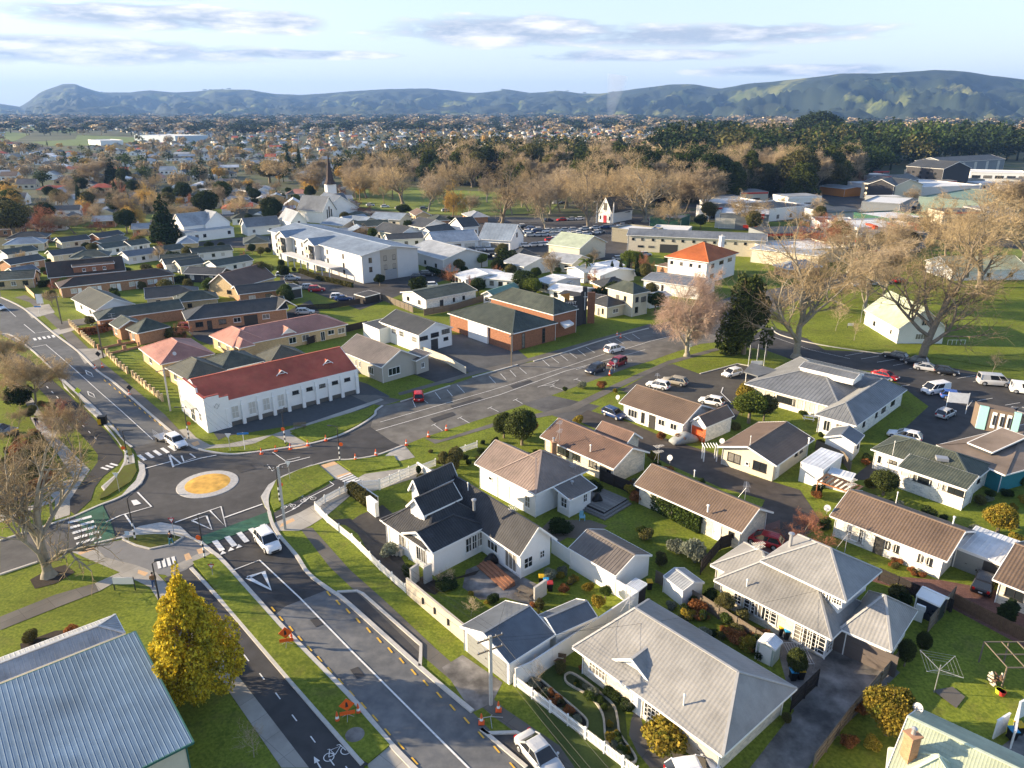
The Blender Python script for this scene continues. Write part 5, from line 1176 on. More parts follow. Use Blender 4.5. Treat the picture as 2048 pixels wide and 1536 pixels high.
def emblem(b):
 o=w.P(1.5,-.37,3.7);
 for a_,c_ in(((-.4,.1),(0,.7)),((0,.7),(.4,.1)),((-.45,.45),(0,-.2)),((0,-.2),(.45,.45))):b.bar(o+u*a_[0]+Vector((0,0,a_[1])),o+u*c_[0]+Vector((0,0,c_[1])),.09,.05)
H.part('emblem',steel,emblem)
for k in range(3):s_=(.2,.5,.8)[k];H.window(w.P(-.3,w.D*s_,0),v,-u,1.0 if k!=1 else 1.8,1.2 if k!=1 else.2,1.4 if k!=1 else 2.4,2,2)
H.part('porch_hood',conc_k,lambda b:b.obox(w.P(-1.3,w.D*.3,2.9),u*1.0,v*w.D*.4,Vector((0,0,.15))))
for f in(.52,.84):
 o=w.P(w.L*f,w.D*.22,0);gz=4.3+2.7*.44;mb=MB();h_=.75
 mb.face([o+Vector((0,0,gz))-u*.9,o+Vector((0,0,gz+h_)),o+v*1.3+Vector((0,0,gz+h_)),o+v*.3-u*.9+Vector((0,0,gz+.1))]);mb.face([o+Vector((0,0,gz))+u*.9,o+v*.3+u*.9+Vector((0,0,gz+.1)),o+v*1.3+Vector((0,0,gz+h_)),o+Vector((0,0,gz+h_))])
 g_=mb.build('roof_vent_gable',r_red,H.root);mb=MB();mb.bar(o+Vector((0,0,gz))-u*.95-v*.05,o-v*.05+Vector((0,0,gz+h_)),.08,.12);mb.bar(o+Vector((0,0,gz))+u*.95-v*.05,o-v*.05+Vector((0,0,gz+h_)),.08,.12);mb.bar(o+Vector((0,0,gz+.25))-u*.55-v*.05,o+u*.55-v*.05+Vector((0,0,gz+.25)),.08,.1);mb.build('barge_board',white,g_)
H=House('villa','taupe weatherboard villa with a brown-grey gable roof next to the white hall','house')
H.wing((676,700),(763,735),(838,712),3.2,2.3,g_board,r_taupe,style='rib',step=.6,ov=.5,wins='r .32 2.6 1.0 1.4 3x1; f .35 .6 1.2 1.2; f .45 .6 1.2 1.2; f .72 1.8 .8 1.4 3x1')
H.wing((800,712),(832,722),4,2.9,.6,g_board,r_taupe,style='rib',step=.6,ends='hh',skillion=True,wins='r .5 .8 1 1')
H=House('meeting_hall','white plastered hall with a dark iron gable roof and high small-paned windows','hall')
H.wing((758,643),(837,671),(911,656),3.9,1.9,white,r_char,style='rib',step=.7,ov=.3,wins='f .15 1.6 2.2 1.2 4x2; f .35 1.6 2.2 1.2 4x2; f .55 1.6 2.2 1.2 4x2; f .88 1.6 2.0 1.2 4x2; k r .14 2.0 2.6 .8 4x1; k r .48 2.0 2.7 .9 4x2; k r .82 2.0 2.9 .9 4x2; d r .46 1.6 0 2.2 dark_door; k r .82 1.2 1.4 .7 2x1')
H.wing((725,646),(758,659),6,3.3,.15,white,r_char,skillion=True,style='flat',ov=.1)
H=House('church_hall','brick church hall with a dark ribbed iron hip roof and a white door panel','church')
H.wing((895,626),(1024,668),(1115,645),3.9,2.6,brick,r_dgreen,ends='hh',style='rib',step=.6,ov=.4,wins='k r .25 .8 .2 3.1 1x4; k r .72 .8 .2 3.1 1x4')
w=H.w[-1];H.part('white_panel',white,lambda b:b.obox(w.P(w.L*.34,.35,0),w.u*w.L*.3,-w.v*.4,Vector((0,0,3.6))))
H=House('church','brick church with a black curved wall bearing a white cross','church')
H.wing((977,595),(1107,630),(1152,616),5.4,2.4,brick,r_dgreen,ends='hh',style='rib',step=.6,ov=.4)
cz=G(1130,654);
def curved(b):
 P=[G(1131,655),G(1145,654),G(1160,651),G(1170,646)]
 for i in range(3):b.obox(P[i],P[i+1]-P[i],Vector((.1,.35,0)),Vector((0,0,6.2+i*.8)))
H.part('curved_wall',dk_wall,curved)
tw=G(1168,648)
H.part('tower',dk_wall,lambda b:b.box(tw+Vector((0,.4,4.3)),(1.0,.8,8.6)))
H.part('tower_side',brick,lambda b:b.box(tw+Vector((1.6,.9,3.6)),(1.6,.8,7.2)))
H.part('cross',white,lambda b:(b.box(tw+Vector((.0,-.08,5.4)),(.16,.1,4.2)),b.box(tw+Vector((0,-.085,6.4)),(1.1,.1,.16))))
H.part('entry_canopy',white,lambda b:b.prism([G(1114,640,3.2),G(1130,655,3.2),G(1148,647,3.2),G(1128,632,3.2)],2.9,3.3,bottom=True))
for q in((1131,664),(1149,659)):H.part('canopy_post',white,lambda b:b.tube([G(*q),G(*q)+Vector((0,0,3))],.05,6))
def text(body,size,loc,rz,m,parent,ext=.02,tilt=math.pi/2):
 c=bpy.data.curves.new('lettering','FONT');c.body=body;c.size=size;c.extrude=ext;c.align_x='CENTER';c.materials.append(m)
 o=bpy.data.objects.new('lettering',c);COL.objects.link(o);bpy.context.view_layer.update();me=bpy.data.meshes.new_from_object(o.evaluated_get(bpy.context.evaluated_depsgraph_get()));bpy.data.objects.remove(o);me.materials.clear();me.materials.append(m);o=bpy.data.objects.new('lettering',me);o['kind']='stuff';link(o,parent);o.location=Vector(loc)-base_of(parent);o.rotation_euler=(tilt,0,rz);return o
tp=G(1139,655);text('BAPTIST\nCHURCH',.85,(tp.x-.1,tp.y-.2,5.4),math.atan2(G(1145,654).y-G(1131,655).y,G(1145,654).x-G(1131,655).x),white,H.root)
H.part('triangular_window',mat('amber_glass',(.5,.22,.05),rough=.3),lambda b:b.face([tp+Vector((-2.2,-.1,7.6)),tp+Vector((-.2,-.3,6.1)),tp+Vector((-.2,-.3,8.0))]))
hs('cream long unit block with a dark roof behind the timber fence',(800,584),(851,600),(955,580),2.9,ra((800,584),(851,600),2.9,583),wblock,r_dgreen,axis='t',wins='k f .25 1.1 1.2 1.0 3x3; k f .72 1.1 1.2 1.0 3x3; k r .55 .6 1.0 1.0; k r .75 .8 1.0 1.0; d r .3 .9 0 2 dark_door',ov=.4)
hs('pale green roofed small cottage beside the round green tree',(962,588),(986,592),(1030,573),2.6,1.0,white,r_green,axis='t',wins='f .5 2.0 .8 1.2 3x1')
H=hs('cream two-storey flats with a mossy dark hip roof beside the church',(1211,575),(1266,589),(1297,581),5.6,1.9,cream,r_dgreen,ends='hh',wins='k f .4 1.0 3.4 1.0; k f .7 .8 3.4 1.2; k r .3 1.0 3.4 1.2; k r .75 1.6 3.2 1.2; k r .3 1 .8 1.4')
hs('single-storey cream flat with a black pyramid roof in front of the two-storey flats',(1176,604),(1214,615),(1252,606),2.8,1.7,cream,r_char,ends='hh',wins='k f .2 .7 .9 1.3; k f .75 .6 .8 1.3; f .5 .8 0 2; r .5 1.8 .9 1.0 2x1')
H=House('rest_home','three-storey white and grey retirement building with a pale iron roof and front gables','building')
w=((535,461),(721,512),(836,494));he3=hgt(G(726,569),512)
wn_=''.join('k f %.2f .9 %.1f 1.3; '%(x,z)for x in(.06,.14,.3,.38,.66,.82)for z in(1.0,he3*.37,he3*.7))+''.join('k r %.2f %.1f %.1f 1.4; '%(x,1.0,z)for x in(.14,.4,.56)for z in(he3*.37,he3*.7))+'g r .5 4.0 0 3.0 grey_door'
H.wing(*w,he3,ra(w[1],w[2],he3,491),lt_grey,r_blue,wins=wn_,style='rib',step=1.0,ov=.8)
w0=H.w[0]
H.part('cladding_panel',mat('beige_cladding',(.42,.37,.30),var=.05),lambda b:b.obox(w0.P(w0.L-.8,w0.D*.33,0),w0.u*.03,w0.v*w0.D*.28,Vector((0,0,he3+.6))))
for f in(.21,.53):
 o=w0.P(w0.L*f,-1.6,0)
 H.rect(Vector((o.x,o.y,0))-w0.u*3.6,w0.u,w0.v,7.6,w0.D*.45,he3-.25,1.7,lt_grey,r_blue,axis='t',ov=.4,style='rib',step=1.0,wins='k f .2 .9 %.1f 1.3; k f .2 .9 %.1f 1.3; k f .2 .9 1 1.3'%(he3*.37,he3*.68))
 for z in(he3*.33,he3*.66):
  H.part('balcony',mat('beige_cladding',(.42,.37,.30)),lambda b:(b.obox(o+w0.u*.0+Vector((0,0,z))-w0.v*.2,w0.u*3.2,-w0.v*.9,Vector((0,0,.12))),b.obox(o+Vector((0,0,z+.12))-w0.v*1.05,w0.u*3.2,w0.v*.05,Vector((0,0,.95)))))
  H.window(o+w0.u*1.6,w0.u,-w0.v,2.6,z+.2,2.1,3,1,fr=dark)
cn=w0.P(w0.L*.30,-4.2,0);H.part('entry_canopy',lt_grey,lambda b:(b.obox(cn+Vector((0,0,3.2)),w0.u*w0.L*.52,w0.v*3.6,Vector((0,0,.3))),)+tuple(b.box(cn+w0.u*(w0.L*.52*i/7)+Vector((0,0,1.6)),(.35,.35,3.2))for i in range(8)))
H=House('club_house','white two-storey club house with a mint green roof under the great bare tree','building')
A0,B0,C0=G(1760,668),G(1791,689),G(1880,689)
u0=(C0-B0).normalized();D_=16.
w=H.rect(Vector((B0.x,B0.y,0)),u0,Vector((-u0.y,u0.x,0)),(C0-B0).length+1.0,D_,3.3,4.4,w_board,r_mint,axis='t',ends='gg',ov=.4,style='rib',step=.5,wins='f .5 2.2 1.0 1.2 4x1; f .55 1.6 4.0 1.1 3x1; k l .2 .6 1.4 .8; d l .4 1 0 2; k l .7 1 1 1')
H.part('deck_rail',white,lambda b:[b.tube([w.P(w.L+.3+i*.9,-.4,0),w.P(w.L+.3+i*.9,-.4,1.1)],.05,5)for i in range(5)]and b.bar(w.P(w.L+.3,-.4,1.1),w.P(w.L+4,-.4,1.1),.06))
def stairs(b):
 a=G(1741,655);
 for i in range(12):b.box(a+Vector((0,i*.32,.25+i*.28)),(1.1,.3,.06))
 for s_ in(-.6,.6):b.bar(a+Vector((s_,-.2,1.1)),a+Vector((s_,3.9,4.4)),.06);b.bar(a+Vector((s_,3.9,0)),a+Vector((s_,3.9,4.4)),.08)
H.part('outside_stair',steel,stairs)
# ------------------------------------------------------------------ left suburb, mid distance
H=House('house','buff brick house with an olive tiled roof in two hips just behind the red-roofed hall','house')
H.wing((330,735),(374,760),(463,745),2.7,2.0,tbrick,r_olive,ends='hh',wins='f .3 1.4 .9 1.2');H.wing((440,742),(528,722),8.5,2.7,1.9,tbrick,r_dgreen,ends='hh',wins='g f .3 2.6 0 2.1 dark_door; g f .6 2.6 0 2.1 dark_door');H.wing((508,711),(537,729),(618,711),2.7,2.1,tbrick,r_olive,ends='hh')
H=House('house','long house with a pink terracotta tile roof and a small white gable','house')
H.wing((464,694),(696,648),9.5,2.7,2.1,tbrick,r_pink,ends='hh',wins='f .5 1.6 .8 1.3 2x1; f .62 1.6 .8 1.3; f .78 1 0 2; f .86 1.5 1 1; f .96 1.6 .8 1.2');H.wing((418,671),(465,694),(535,681),2.7,2.0,tbrick,r_pink,ends='hh',wins='f .3 1.2 .9 1.2; f .7 1.2 .9 1.2');H.wing((562,672),(594,666),5,2.8,1.3,white,r_pink,axis='t',ov=.2);H.wing((478,697),(510,690),5,2.7,1.2,tbrick,r_pink,axis='t',ends='hh')
H=House('house','pink tiled house with cream walls behind the brick-pillar fence','house')
H.wing((277,696),(320,729),(428,706),2.7,2.2,tbrick,r_pink,ends='hh',wins='f .4 1.6 .8 1.3; k r .7 1.2 1 1');dish(H,349,712,3.2)
H=House('house','orange brick house with a dark green hip roof and porch gable','house')
H.wing((250,657),(274,667),(346,655),2.7,2.1,obrick,r_dgreen,ends='hh',wins='f .4 1.2 .6 1.5');H.wing((218,647),(236,658),(290,648),2.7,1.4,obrick,r_dgreen,wins='f .4 1.4 .8 1.3');aerial(H,225,640,3.5,1.5)
H=hs('long orange brick unit with a green roof and a clear skylight strip',(195,641),(369,617),8,2.7,1.5,obrick,r_dgreen,ends='hg',wins='k f .1 1.4 .9 1.2; k f .25 1 .9 1.2')
H=hs('white gabled house with an olive-brown roof facing the street',(142,597),(190,622),(262,604),2.9,2.2,white,r_olive,wins='f .3 1.5 1 1.2; f .7 1.5 1 1.2; k r .6 2.2 1 1 3x1')
H=hs('long brick flats with a brown tile roof and a row of white doors',(118,576),(350,549),8,2.8,1.6,obrick,r_moss,ends='hh',wins=''.join('c f %.2f 1.4 .9 1.2; d f %.2f .8 0 2; '%(x,x+.05)for x in(.1,.27,.44,.61,.78,.92)))
H=House('house','tall brown brick building with a steep mossy roof and long dormer','house')
H.wing((96,556),(252,541),10,3.0,3.4,brick,r_moss,wins='f .15 1.2 .8 1.2; f .6 1.2 .8 1.2; l .5 1.2 3.5 1.2');w=H.w[0];H.rect(w.P(w.L*.32,.6,0),w.u,w.v,w.L*.55,4.2,5.3,.3,brick,r_moss,skillion=True,z0=3.2,ov=.2,wins='f .25 .8 .5 .9; f .5 .8 .5 .9; f .75 .8 .5 .9')
H=hs('long charcoal-roofed brick units with a white gable carport end',(372,641),(577,617),9,2.8,2.0,obrick,r_char,ends='hg',wins='k f .1 1.6 .9 1.1; d f .2 .9 0 2 dark_door; k f .33 1.6 .9 1.1; f .48 1.6 .9 1.1; g f .62 3 0 2.2 dark_door; f .78 1.6 .9 1.1')
H.wing((553,620),(594,612),6.5,2.8,1.9,white,r_char,axis='t',ov=.1,wallon=False)
hs('black-roofed brick house with a white-framed dark garage door',(476,589),(578,577),8,2.8,1.4,obrick,r_char,wins='c f .25 1.6 .9 1.1; k f .6 1.6 .9 1.1')
hs('flat-roofed white garage with a black door at the car park edge',(574,578),(604,573),5,2.9,.1,white,r_char,skillion=True,ov=.1,style='flat',wins='g f .5 3.6 .1 2.3 dark_door',name='garage',cat='garage')
w=((413,570),(470,577));hs('pale brick gabled house with a red-brown roof',*w,(524,551),2.8,ra(*w,2.8,548),tbrick,r_brown2,axis='t',wins='k f .75 1.4 1 1; k r .4 1.4 1 1')
hs('charcoal-roofed bungalow with pale walls left of the brown gabled house',(290,598),(400,588),9,2.7,1.8,cream,r_char,ends='gh',wins='k f .2 1 1 1; f .6 1.6 1 1')
hs('green hip-roofed unit between the charcoal roofs',(350,605),(438,596),7,2.7,1.6,tbrick,r_dgreen,ends='hh',wins='k f .3 1 1 1')
hs('green hip roof house right of the charcoal bungalow',(355,600),(420,594),3,2.8,.5,tbrick,r_dgreen,skillion=True)
UN=[((14,510),(78,500),'white gable unit with a dark green roof at the left edge',r_dgreen,white),((20,530),(92,518),'grey-roofed brick unit behind the street corner',r_char,obrick),((32,548),(80,540),'slate blue roofed white unit beside the steep mossy roof',r_slate,white),((122,485),(182,478),'grey-green roofed unit with a white garage panel in the back row',r_char,cream),
  ((105,512),(176,503),'grey-roofed unit with a carport in the middle row',r_char,cream),((198,476),(250,468),'dark-roofed unit near the tall cypress',r_char,brick),((208,498),(262,490),'green-roofed unit with skylight strips',r_dgreen,white),((212,490),(258,476),'brick gable unit facing the lane',r_olive,brick),((262,492),(302,486),'green unit roof with a white garage below the cypress',r_dgreen,white),
  ((255,514),(318,505),'blue-grey standing seam roofed unit with a white porch',r_slate,white),((318,504),(372,497),'dark green unit under the tall cypress',r_dgreen,cream),((318,522),(395,518),'low green-roofed brick unit with skylights',r_dgreen,obrick),((330,530),(404,522),'open green carport block beside the lane',r_olive,white),((385,508),(467,500),'white unit with a green roof and clerestory windows',r_dgreen,white),
  ((432,533),(508,520),'low white cottage with twin clerestories and a green roof',r_dgreen,white),((360,533),(412,526),'small unit with a pale green carport roof',r_olive,cream),((365,547),(440,550),'dark open carport beside the grey lane',r_char,dk_wall)]
for A_,B_,lb,rf,wl2 in UN:hs(lb,A_,B_,7,2.5,1.3,wl2,rf,wins='c f .2 1.2 .8 1.2; k f .5 1.0 .9 1; c f .75 1.2 .8 1.2',name='unit',style='tile',step=.8,ov=.4)
H=House('church_school','white church school hall with a tall grey gable roof by the dark cypress','hall')
H.wing((370,466),(468,455),12,3.6,.5,white,r_zinc,wins='k f .08 1.2 1.2 1.2 2x2; k f .22 1.2 1.2 1.2 2x2; k f .38 1.2 1.2 1.2 2x2; k f .9 1.2 1.4 1.2 2x2',ov=.2,style='rib',step=1);w=H.w[0];H.rect(w.P(1.5,4.5,0),w.u,w.v,w.L*.62,11,5.2,4.2,white,r_zinc,ov=.3,style='rib',step=1);H.rect(w.P(w.L*.5,3.6,0),w.u,w.v,10,9,5.2,4.4,white,r_zinc,axis='t',ov=.2,style='rib',step=1)
hs('white single-storey hall with a long weathered grey roof',(492,455),(562,449),9,3.4,3.0,white,r_grey,wins='k f .2 1 1.2 1; k f .7 1 1.2 1',name='hall',cat='hall',style='rib',step=1)
hs('steep white gabled hall with a pale roof beside the church',(556,437),(581,446),(607,440),5.0,4.0,white,r_zinc,axis='s',wins='k r .5 .8 4 1.4; k r .3 1 1.5 1',name='hall',cat='hall',style='rib',step=1)
H=House('church','white timber church with a slate roof and a tall brown spire','church')
H.wing((618,411),(648,420),16,5.2,5.6,w_board,r_slate,axis='s',style='flat',wins='k f .3 .8 1.5 2.2; k f .7 .8 1.5 2.2');H.wing((645,424),(675,419),15,5.0,6.0,w_board,r_slate,axis='t',style='flat',wins='k f .35 .7 2.0 3.6; k f .5 .7 2.0 4.8; k f .65 .7 2.0 3.6');H.wing((668,411),(700,407),8,5,4.6,w_board,r_slate,style='flat')
t0=G(656,424)+Vector((0,9,0));tt=hgt(t0,388);ts=hgt(t0,368);tp_=hgt(t0,308)
H.part('tower',white,lambda b:b.box(t0+Vector((0,0,ts/2)),(4.6,4.6,ts),.5));H.part('spire',mat('brown_shingle',(.06,.042,.036),var=.2),lambda b:b.tube([t0+Vector((0,0,z))for z in(ts,ts+1.2,ts+2.6,tp_)],[3.3,2.3,1.8,.1],8));H.part('finial',dark,lambda b:(b.box(t0+Vector((0,0,tp_+.8)),(.08,.08,1.8)),b.box(t0+Vector((0,0,tp_+1.1)),(.7,.08,.08))))
H=House('chapel','small white gothic chapel with a red door in front of the park trees','church')
H.wing((1196,424),(1224,427),16,4.2,6.4,white,r_char,axis='t',style='flat',ov=.2,wins='k f .5 1.8 5.4 3.0 3x2; k f .15 .7 1.2 1.6; k f .85 .7 1.2 1.6; d f .5 1.6 0 3.0 red_door');H.wing((1226,428),(1262,424),8,3.6,2,white,r_char,style='flat',wins='d f .3 1 0 2 red_door')
for q in((1193,446),(1226,447)):H.part('pinnacle',white,lambda b:(b.box(G(*q)+Vector((0,0,3.6)),(.5,.5,7.2)),b.tube([G(*q)+Vector((0,0,7.2)),G(*q)+Vector((0,0,9.2))],[.3,.02],6)))
H=House('mansion','two-storey white and brick house with a vivid orange tiled hip roof','house')
H.wing((1329,513),(1417,525),(1500,508),6.6,3.6,w_board,r_orange,ends='hh',ov=.8,wins='k f .1 .9 4.6 .9; k f .35 .9 4.6 .9; k f .6 .9 4.6 .9; k f .82 .7 4.6 .9; k r .2 1.8 4.4 1.1 3x1; k r .2 2.2 1 1.6 4x2; k r .5 2.6 4.6 1 4x1; k r .8 2.6 4.6 1 4x1; k r .5 2.6 1.6 1 4x1');H.wing((1310,530),(1345,536),5,3.2,.6,obrick,r_brown,ends='hh')
chimney(H,1443,488,9.2,1.2,2.2,white)
hs('long white block with a flat grey roof below the orange-roofed house',(1283,559),(1400,575),12,3.4,.9,white,r_grey,wins='k f .15 .6 1 1.6; k f .35 .6 1 1.6',name='building',cat='building',style='rib',step=1)
H=hs('long cream two-storey motel block with a grey roof',(1253,470),(1535,482),12,5.6,1.5,cream,r_grey,wins=''.join('k f %.2f .9 3.9 .8; '%(.04+.075*i)for i in range(12))+'k f .1 2 1.6 .6 2x1; k f .18 2 1.6 .6 2x1; g f .31 6 0 2.9 dark_door',name='motel',cat='building',style='rib',step=1)
H.wing((1500,497),(1640,512),9,4.4,.2,cream,r_zinc,skillion=True,style='flat')
# ------------------------------------------------------------------ fences and walls
def fence(label,pts,h=1.5,kind='board',m=None,name=None,post=2.4,z0=0.,wd=.1,cat='fence',world=False):
 P=[Vector(p)for p in pts]if world else[G(*p)for p in pts];m=m or(white if kind=='picket' else timber);c=(P[0]+P[-1])/2
 root=thing(name or{'picket':'picket_fence','board':'timber_fence','solid':'wall','pillar':'pillar_fence','rail':'rail_fence'}[kind],label,cat,(c.x,c.y,z0));rg=random.Random(len(label));sm=MB();Z=Vector((0,0,1))
 for a,b in zip(P,P[1:]):
  d=b-a;L=d.length;u=d/L;n=Vector((-u.y,u.x,0));a=a+Z*z0
  if kind=='solid':
   k=max(1,round(L/post))
   for i in range(k):MB().obox(a+d*(i/k)+u*.01-n*wd/2,u*(L/k-.02),n*wd,Z*h).build('panel',m,root)
   MB().obox(a-n*(wd/2+.03)+Z*h,d,n*(wd+.06),Z*.06).build('coping',m,root)
   continue
  k=max(1,round(L/post))
  for i in range(k+1):
   pw=.34 if kind=='pillar' else.1
   q=a+u*min(L-pw,L*i/k);mb=MB();mb.obox(q-n*pw/2,u*pw,n*pw,Z*(h+(.12 if kind!='board' else.02)))
   if kind=='pillar':mb.obox(q-n*(pw/2+.04)-u*.04+Z*(h+.12),u*(pw+.08),n*(pw+.08),Z*.07)
   mb.build('pillar' if kind=='pillar' else 'post',m,root)
  if kind=='pillar':MB().obox(a-n*.08,d,n*.16,Z*h*.42).build('low_wall',m,root);continue
  for zz in((.25,.8)if h<1.3 else(.2,.55,.88)):MB().obox(a-n*.03+Z*h*zz,d,n*.05,Z*.08).build('rail',m,root)
  if kind=='rail':continue
  s=.13 if kind=='picket' else.16;x=0.
  while x<L:
   w=.075 if kind=='picket' else.145;hh=h*(1+rg.uniform(-.01,.01));q=a+u*x+n*.025+Z*.05
   sm.obox(q,u*w,n*.022,Z*(hh-.05-(.05 if kind=='picket' else 0)))
   if kind=='picket':e=q+Z*(hh-.10);sm.face([e,e+u*w,e+u*w/2+Z*.07])
   x+=s
 if sm.v:sm.build('picket' if kind=='picket' else 'paling',m,root,kind='stuff')
 return root
fence('white picket fence along the footpath in front of the pale grey tiled house',[(1028,1371),(1100,1425),(1170,1478),(1245,1536),(1275,1558)],1.1,'picket',post=2.4)
fence('white picket fence curving along the footpath beside the black-roofed villa',[(812,1186),(760,1140),(705,1085),(655,1045),(631,1020),(650,1006),(708,976)],1.05,'picket')
fence('tall white balustrade fence round the villa corner by the shared path',[(690,985),(760,980),(836,946)],1.5,'picket',post=1.8)
fence('white boundary fence running back from the street corner of the villa',[(836,946),(876,972)],1.6,'solid',white,name='white_fence')
fence('short white picket fence beside the round clipped bushes',[(836,946),(872,932)],1.1,'picket')
fence('low white picket fence behind the clipped bushes',[(905,912),(955,895)],1.0,'picket')
fence('hedge-side white boundary wall of the villa front garden',[(708,976),(757,1010)],1.1,'solid',white,name='white_wall')
fence('white letterbox wall at the villa gate',[(738,1020),(755,1034)],1.9,'solid',white,name='white_wall',wd=.5)
GW=fence('beige rendered garden wall with dark slots facing the footpath',[(815,1188),(935,1290)],1.9,'solid',mat('beige_render',(.50,.45,.37),var=.08),wd=.18)
for f in(.3,.5,.72):
 q=G(815,1188).lerp(G(935,1290),f)+Vector((-.10,-.10,.95));MB().box(q,(.16,.16,.7),-.75).build('slot',dark,GW)
fence('grey gate pier wall at the villa side entrance',[(822,1172),(838,1160)],2.0,'solid',conc_k,name='gate_wall',wd=.2)
fence('grey stub wall against the villa corner',[(848,1168),(864,1160)],2.0,'solid',conc_k,name='stub_wall',wd=.2)
fence('long white panel fence behind the villa back lawn',[(1103,1105),(1180,1158),(1272,1216)],1.8,'solid',white,name='white_fence',wd=.08)
fence('white panel fence between the blue-roofed garage and the grey tiled house',[(1275,1215),(1180,1280),(1062,1360),(1030,1374)],1.9,'solid',white,name='white_fence',wd=.08)
fence('weathered timber paling fence between the two grey tiled houses',[(1310,1165),(1400,1215),(1470,1260),(1545,1308)],1.5,'board')
fence('dark board fence beside the wide stained driveway',[(1580,1425),(1634,1372)],1.8,'board',dkwood)
fence('timber fence along the far side of the stained driveway',[(1625,1540),(1700,1440),(1760,1370),(1790,1335),(1800,1315)],1.6,'board')
fence('timber boundary fence running down the left of the clothesline lawn',[(1853,1270),(1905,1205)],1.9,'board')
fence('brown timber fence between the brick paving and the clothesline lawn',[(1905,1213),(2000,1262),(2075,1300)],1.5,'board',timber_b)
fence('dark fence behind the two-storey house beside the brick paving',[(1755,1160),(1830,1195),(1900,1225)],1.5,'board',dkwood)
fence('charcoal fence round the small yard left of the two-storey house',[(1400,1150),(1440,1100),(1475,1090)],1.7,'board',dkwood)
fence('dark brown fence between the white bungalow and the long brown house',[(1200,962),(1255,985),(1278,1000)],1.7,'board',dkwood)
fence('grey timber fence behind the white box garage',[(1700,945),(1685,925),(1630,900)],1.6,'board')
fence('cream concrete fence beside the driveway of the taupe villa',[(845,706),(890,724),(932,748)],1.3,'solid',cream,name='cream_fence',post=1.8)
fence('pale timber paling fence curving round the unit block lawn',[(762,600),(800,615),(826,626)],1.7,'board')
fence('weathered paling fence behind the meeting hall',[(848,632),(905,622),(970,602)],1.7,'board')
fence('dark retaining fence behind the pink-roofed house',[(615,690),(680,668),(735,655)],1.6,'board',dkwood)
fence('dark hedge-side fence of the car park lawn',[(592,622),(660,618),(720,608)],1.4,'board',dkwood)
fence('cream stone pillar fence in front of the pink-roofed villa',[(214,710),(235,731),(256,748)],1.2,'pillar',tbrick,post=1.9)
fence('cream stone pillar fence nearer the white hall',[(266,755),(292,777),(326,803)],1.2,'pillar',tbrick,post=1.9)
fence('brick pillar fence along the front of the dark-roofed brick house',[(140,650),(165,674),(190,696)],1.2,'pillar',tbrick,post=1.9)
fence('brick pillar side fence between two driveways',[(196,700),(240,690),(278,684)],1.0,'pillar',obrick,post=4)
fence('brick pillar side fence of the pink-roofed house',[(214,710),(250,702),(280,695)],1.0,'pillar',obrick,post=4)
fence('low rail fence on the left suburban corner',[(50,578),(70,597)],1.2,'solid',tbrick,name='low_wall')
fence('dark board fence along the brick flats',[(200,575),(300,572),(365,562)],1.6,'board',dkwood)
fence('long white boundary fence beyond the church by the park road',[(400,384),(470,386),(600,398)],2.0,'solid',white,name='white_fence',post=6)
fence('white retaining wall under the row of slim cypresses',[(1195,570),(1240,560),(1300,545)],1.4,'solid',white,name='white_wall')
# ------------------------------------------------------------------ poles, lamps, signs
def power_pole(bx,by,ty,label,arms=2,rz=.6,m=None):
 b=G(bx,by);h=hgt(b,ty);r=thing('power_pole',label,'pole',b)
 MB().box(b+Vector((0,0,h/2)),(.26,.2,h),rz).build('post',m or conc_k,r)
 u=Vector((math.cos(rz),math.sin(rz),0));tips=[]
 for i in range(arms):
  z=h-.25-i*1.1;MB().bar(b+u*1.15+Vector((0,0,z)),b-u*1.15+Vector((0,0,z)),.1).build('crossarm',timber,r)
  for k in(-1.05,-.5,.5,1.05):
   q=b+u*k+Vector((0,0,z));MB().lathe(q,[(.03,0),(.05,.08),(.03,.12),(.05,.16),(.02,.22)],6).build('insulator',steel,r);tips.append(q+Vector((0,0,.2)))
 return tips
def wire(a,b,label,sag=.5,r=.012):
 P=[a.lerp(b,t/10)-Vector((0,0,sag*4*(t/10)*(1-t/10)))for t in range(11)]
 o=MB().tube(P,r,3,cap=False).build('power_line',dark);own_origin(o);tag(o,label,'cable','overhead wires')
T1=power_pole(982,1410,1272,'tall concrete power pole beside the blue-roofed garage',2,.5)
T2=power_pole(571,1059,933,'tall concrete power pole at the roundabout corner',1,.2)
T3=power_pole(341,822,738,'concrete power pole beside the white hall and pillar fence',1,.5)
T4=power_pole(207,716,647,'wooden power pole at the driveway of the pink-roofed house',1,.5,timber)
T5=power_pole(124,648,592,'wooden power pole beside the green hedge on the far footpath',1,.5,timber)
T6=power_pole(1023,732,668,'wooden power pole in front of the brick church hall',1,1.2,timber)
for a,b,n in((T1,T2,4),(T2,T3,4),(T3,T4,3),(T4,T5,3)):
 for k in range(n):wire(a[k],b[k],'thin overhead wire strung between the street poles',1.0)
for k,q in enumerate(((1260,1230),(1640,1180),(1040,1070))):wire(T1[k],G(*q,5),'thin service wire from the garage-side pole to the %s roof'%('grey tiled','two-storey','black')[k],.8)
def out_pole(q,label):return None
for k in range(3):wire(T1[k],T1[k]+Vector((24,-38,.5)),'thin overhead wire running out of the picture from the garage-side pole',1.2)
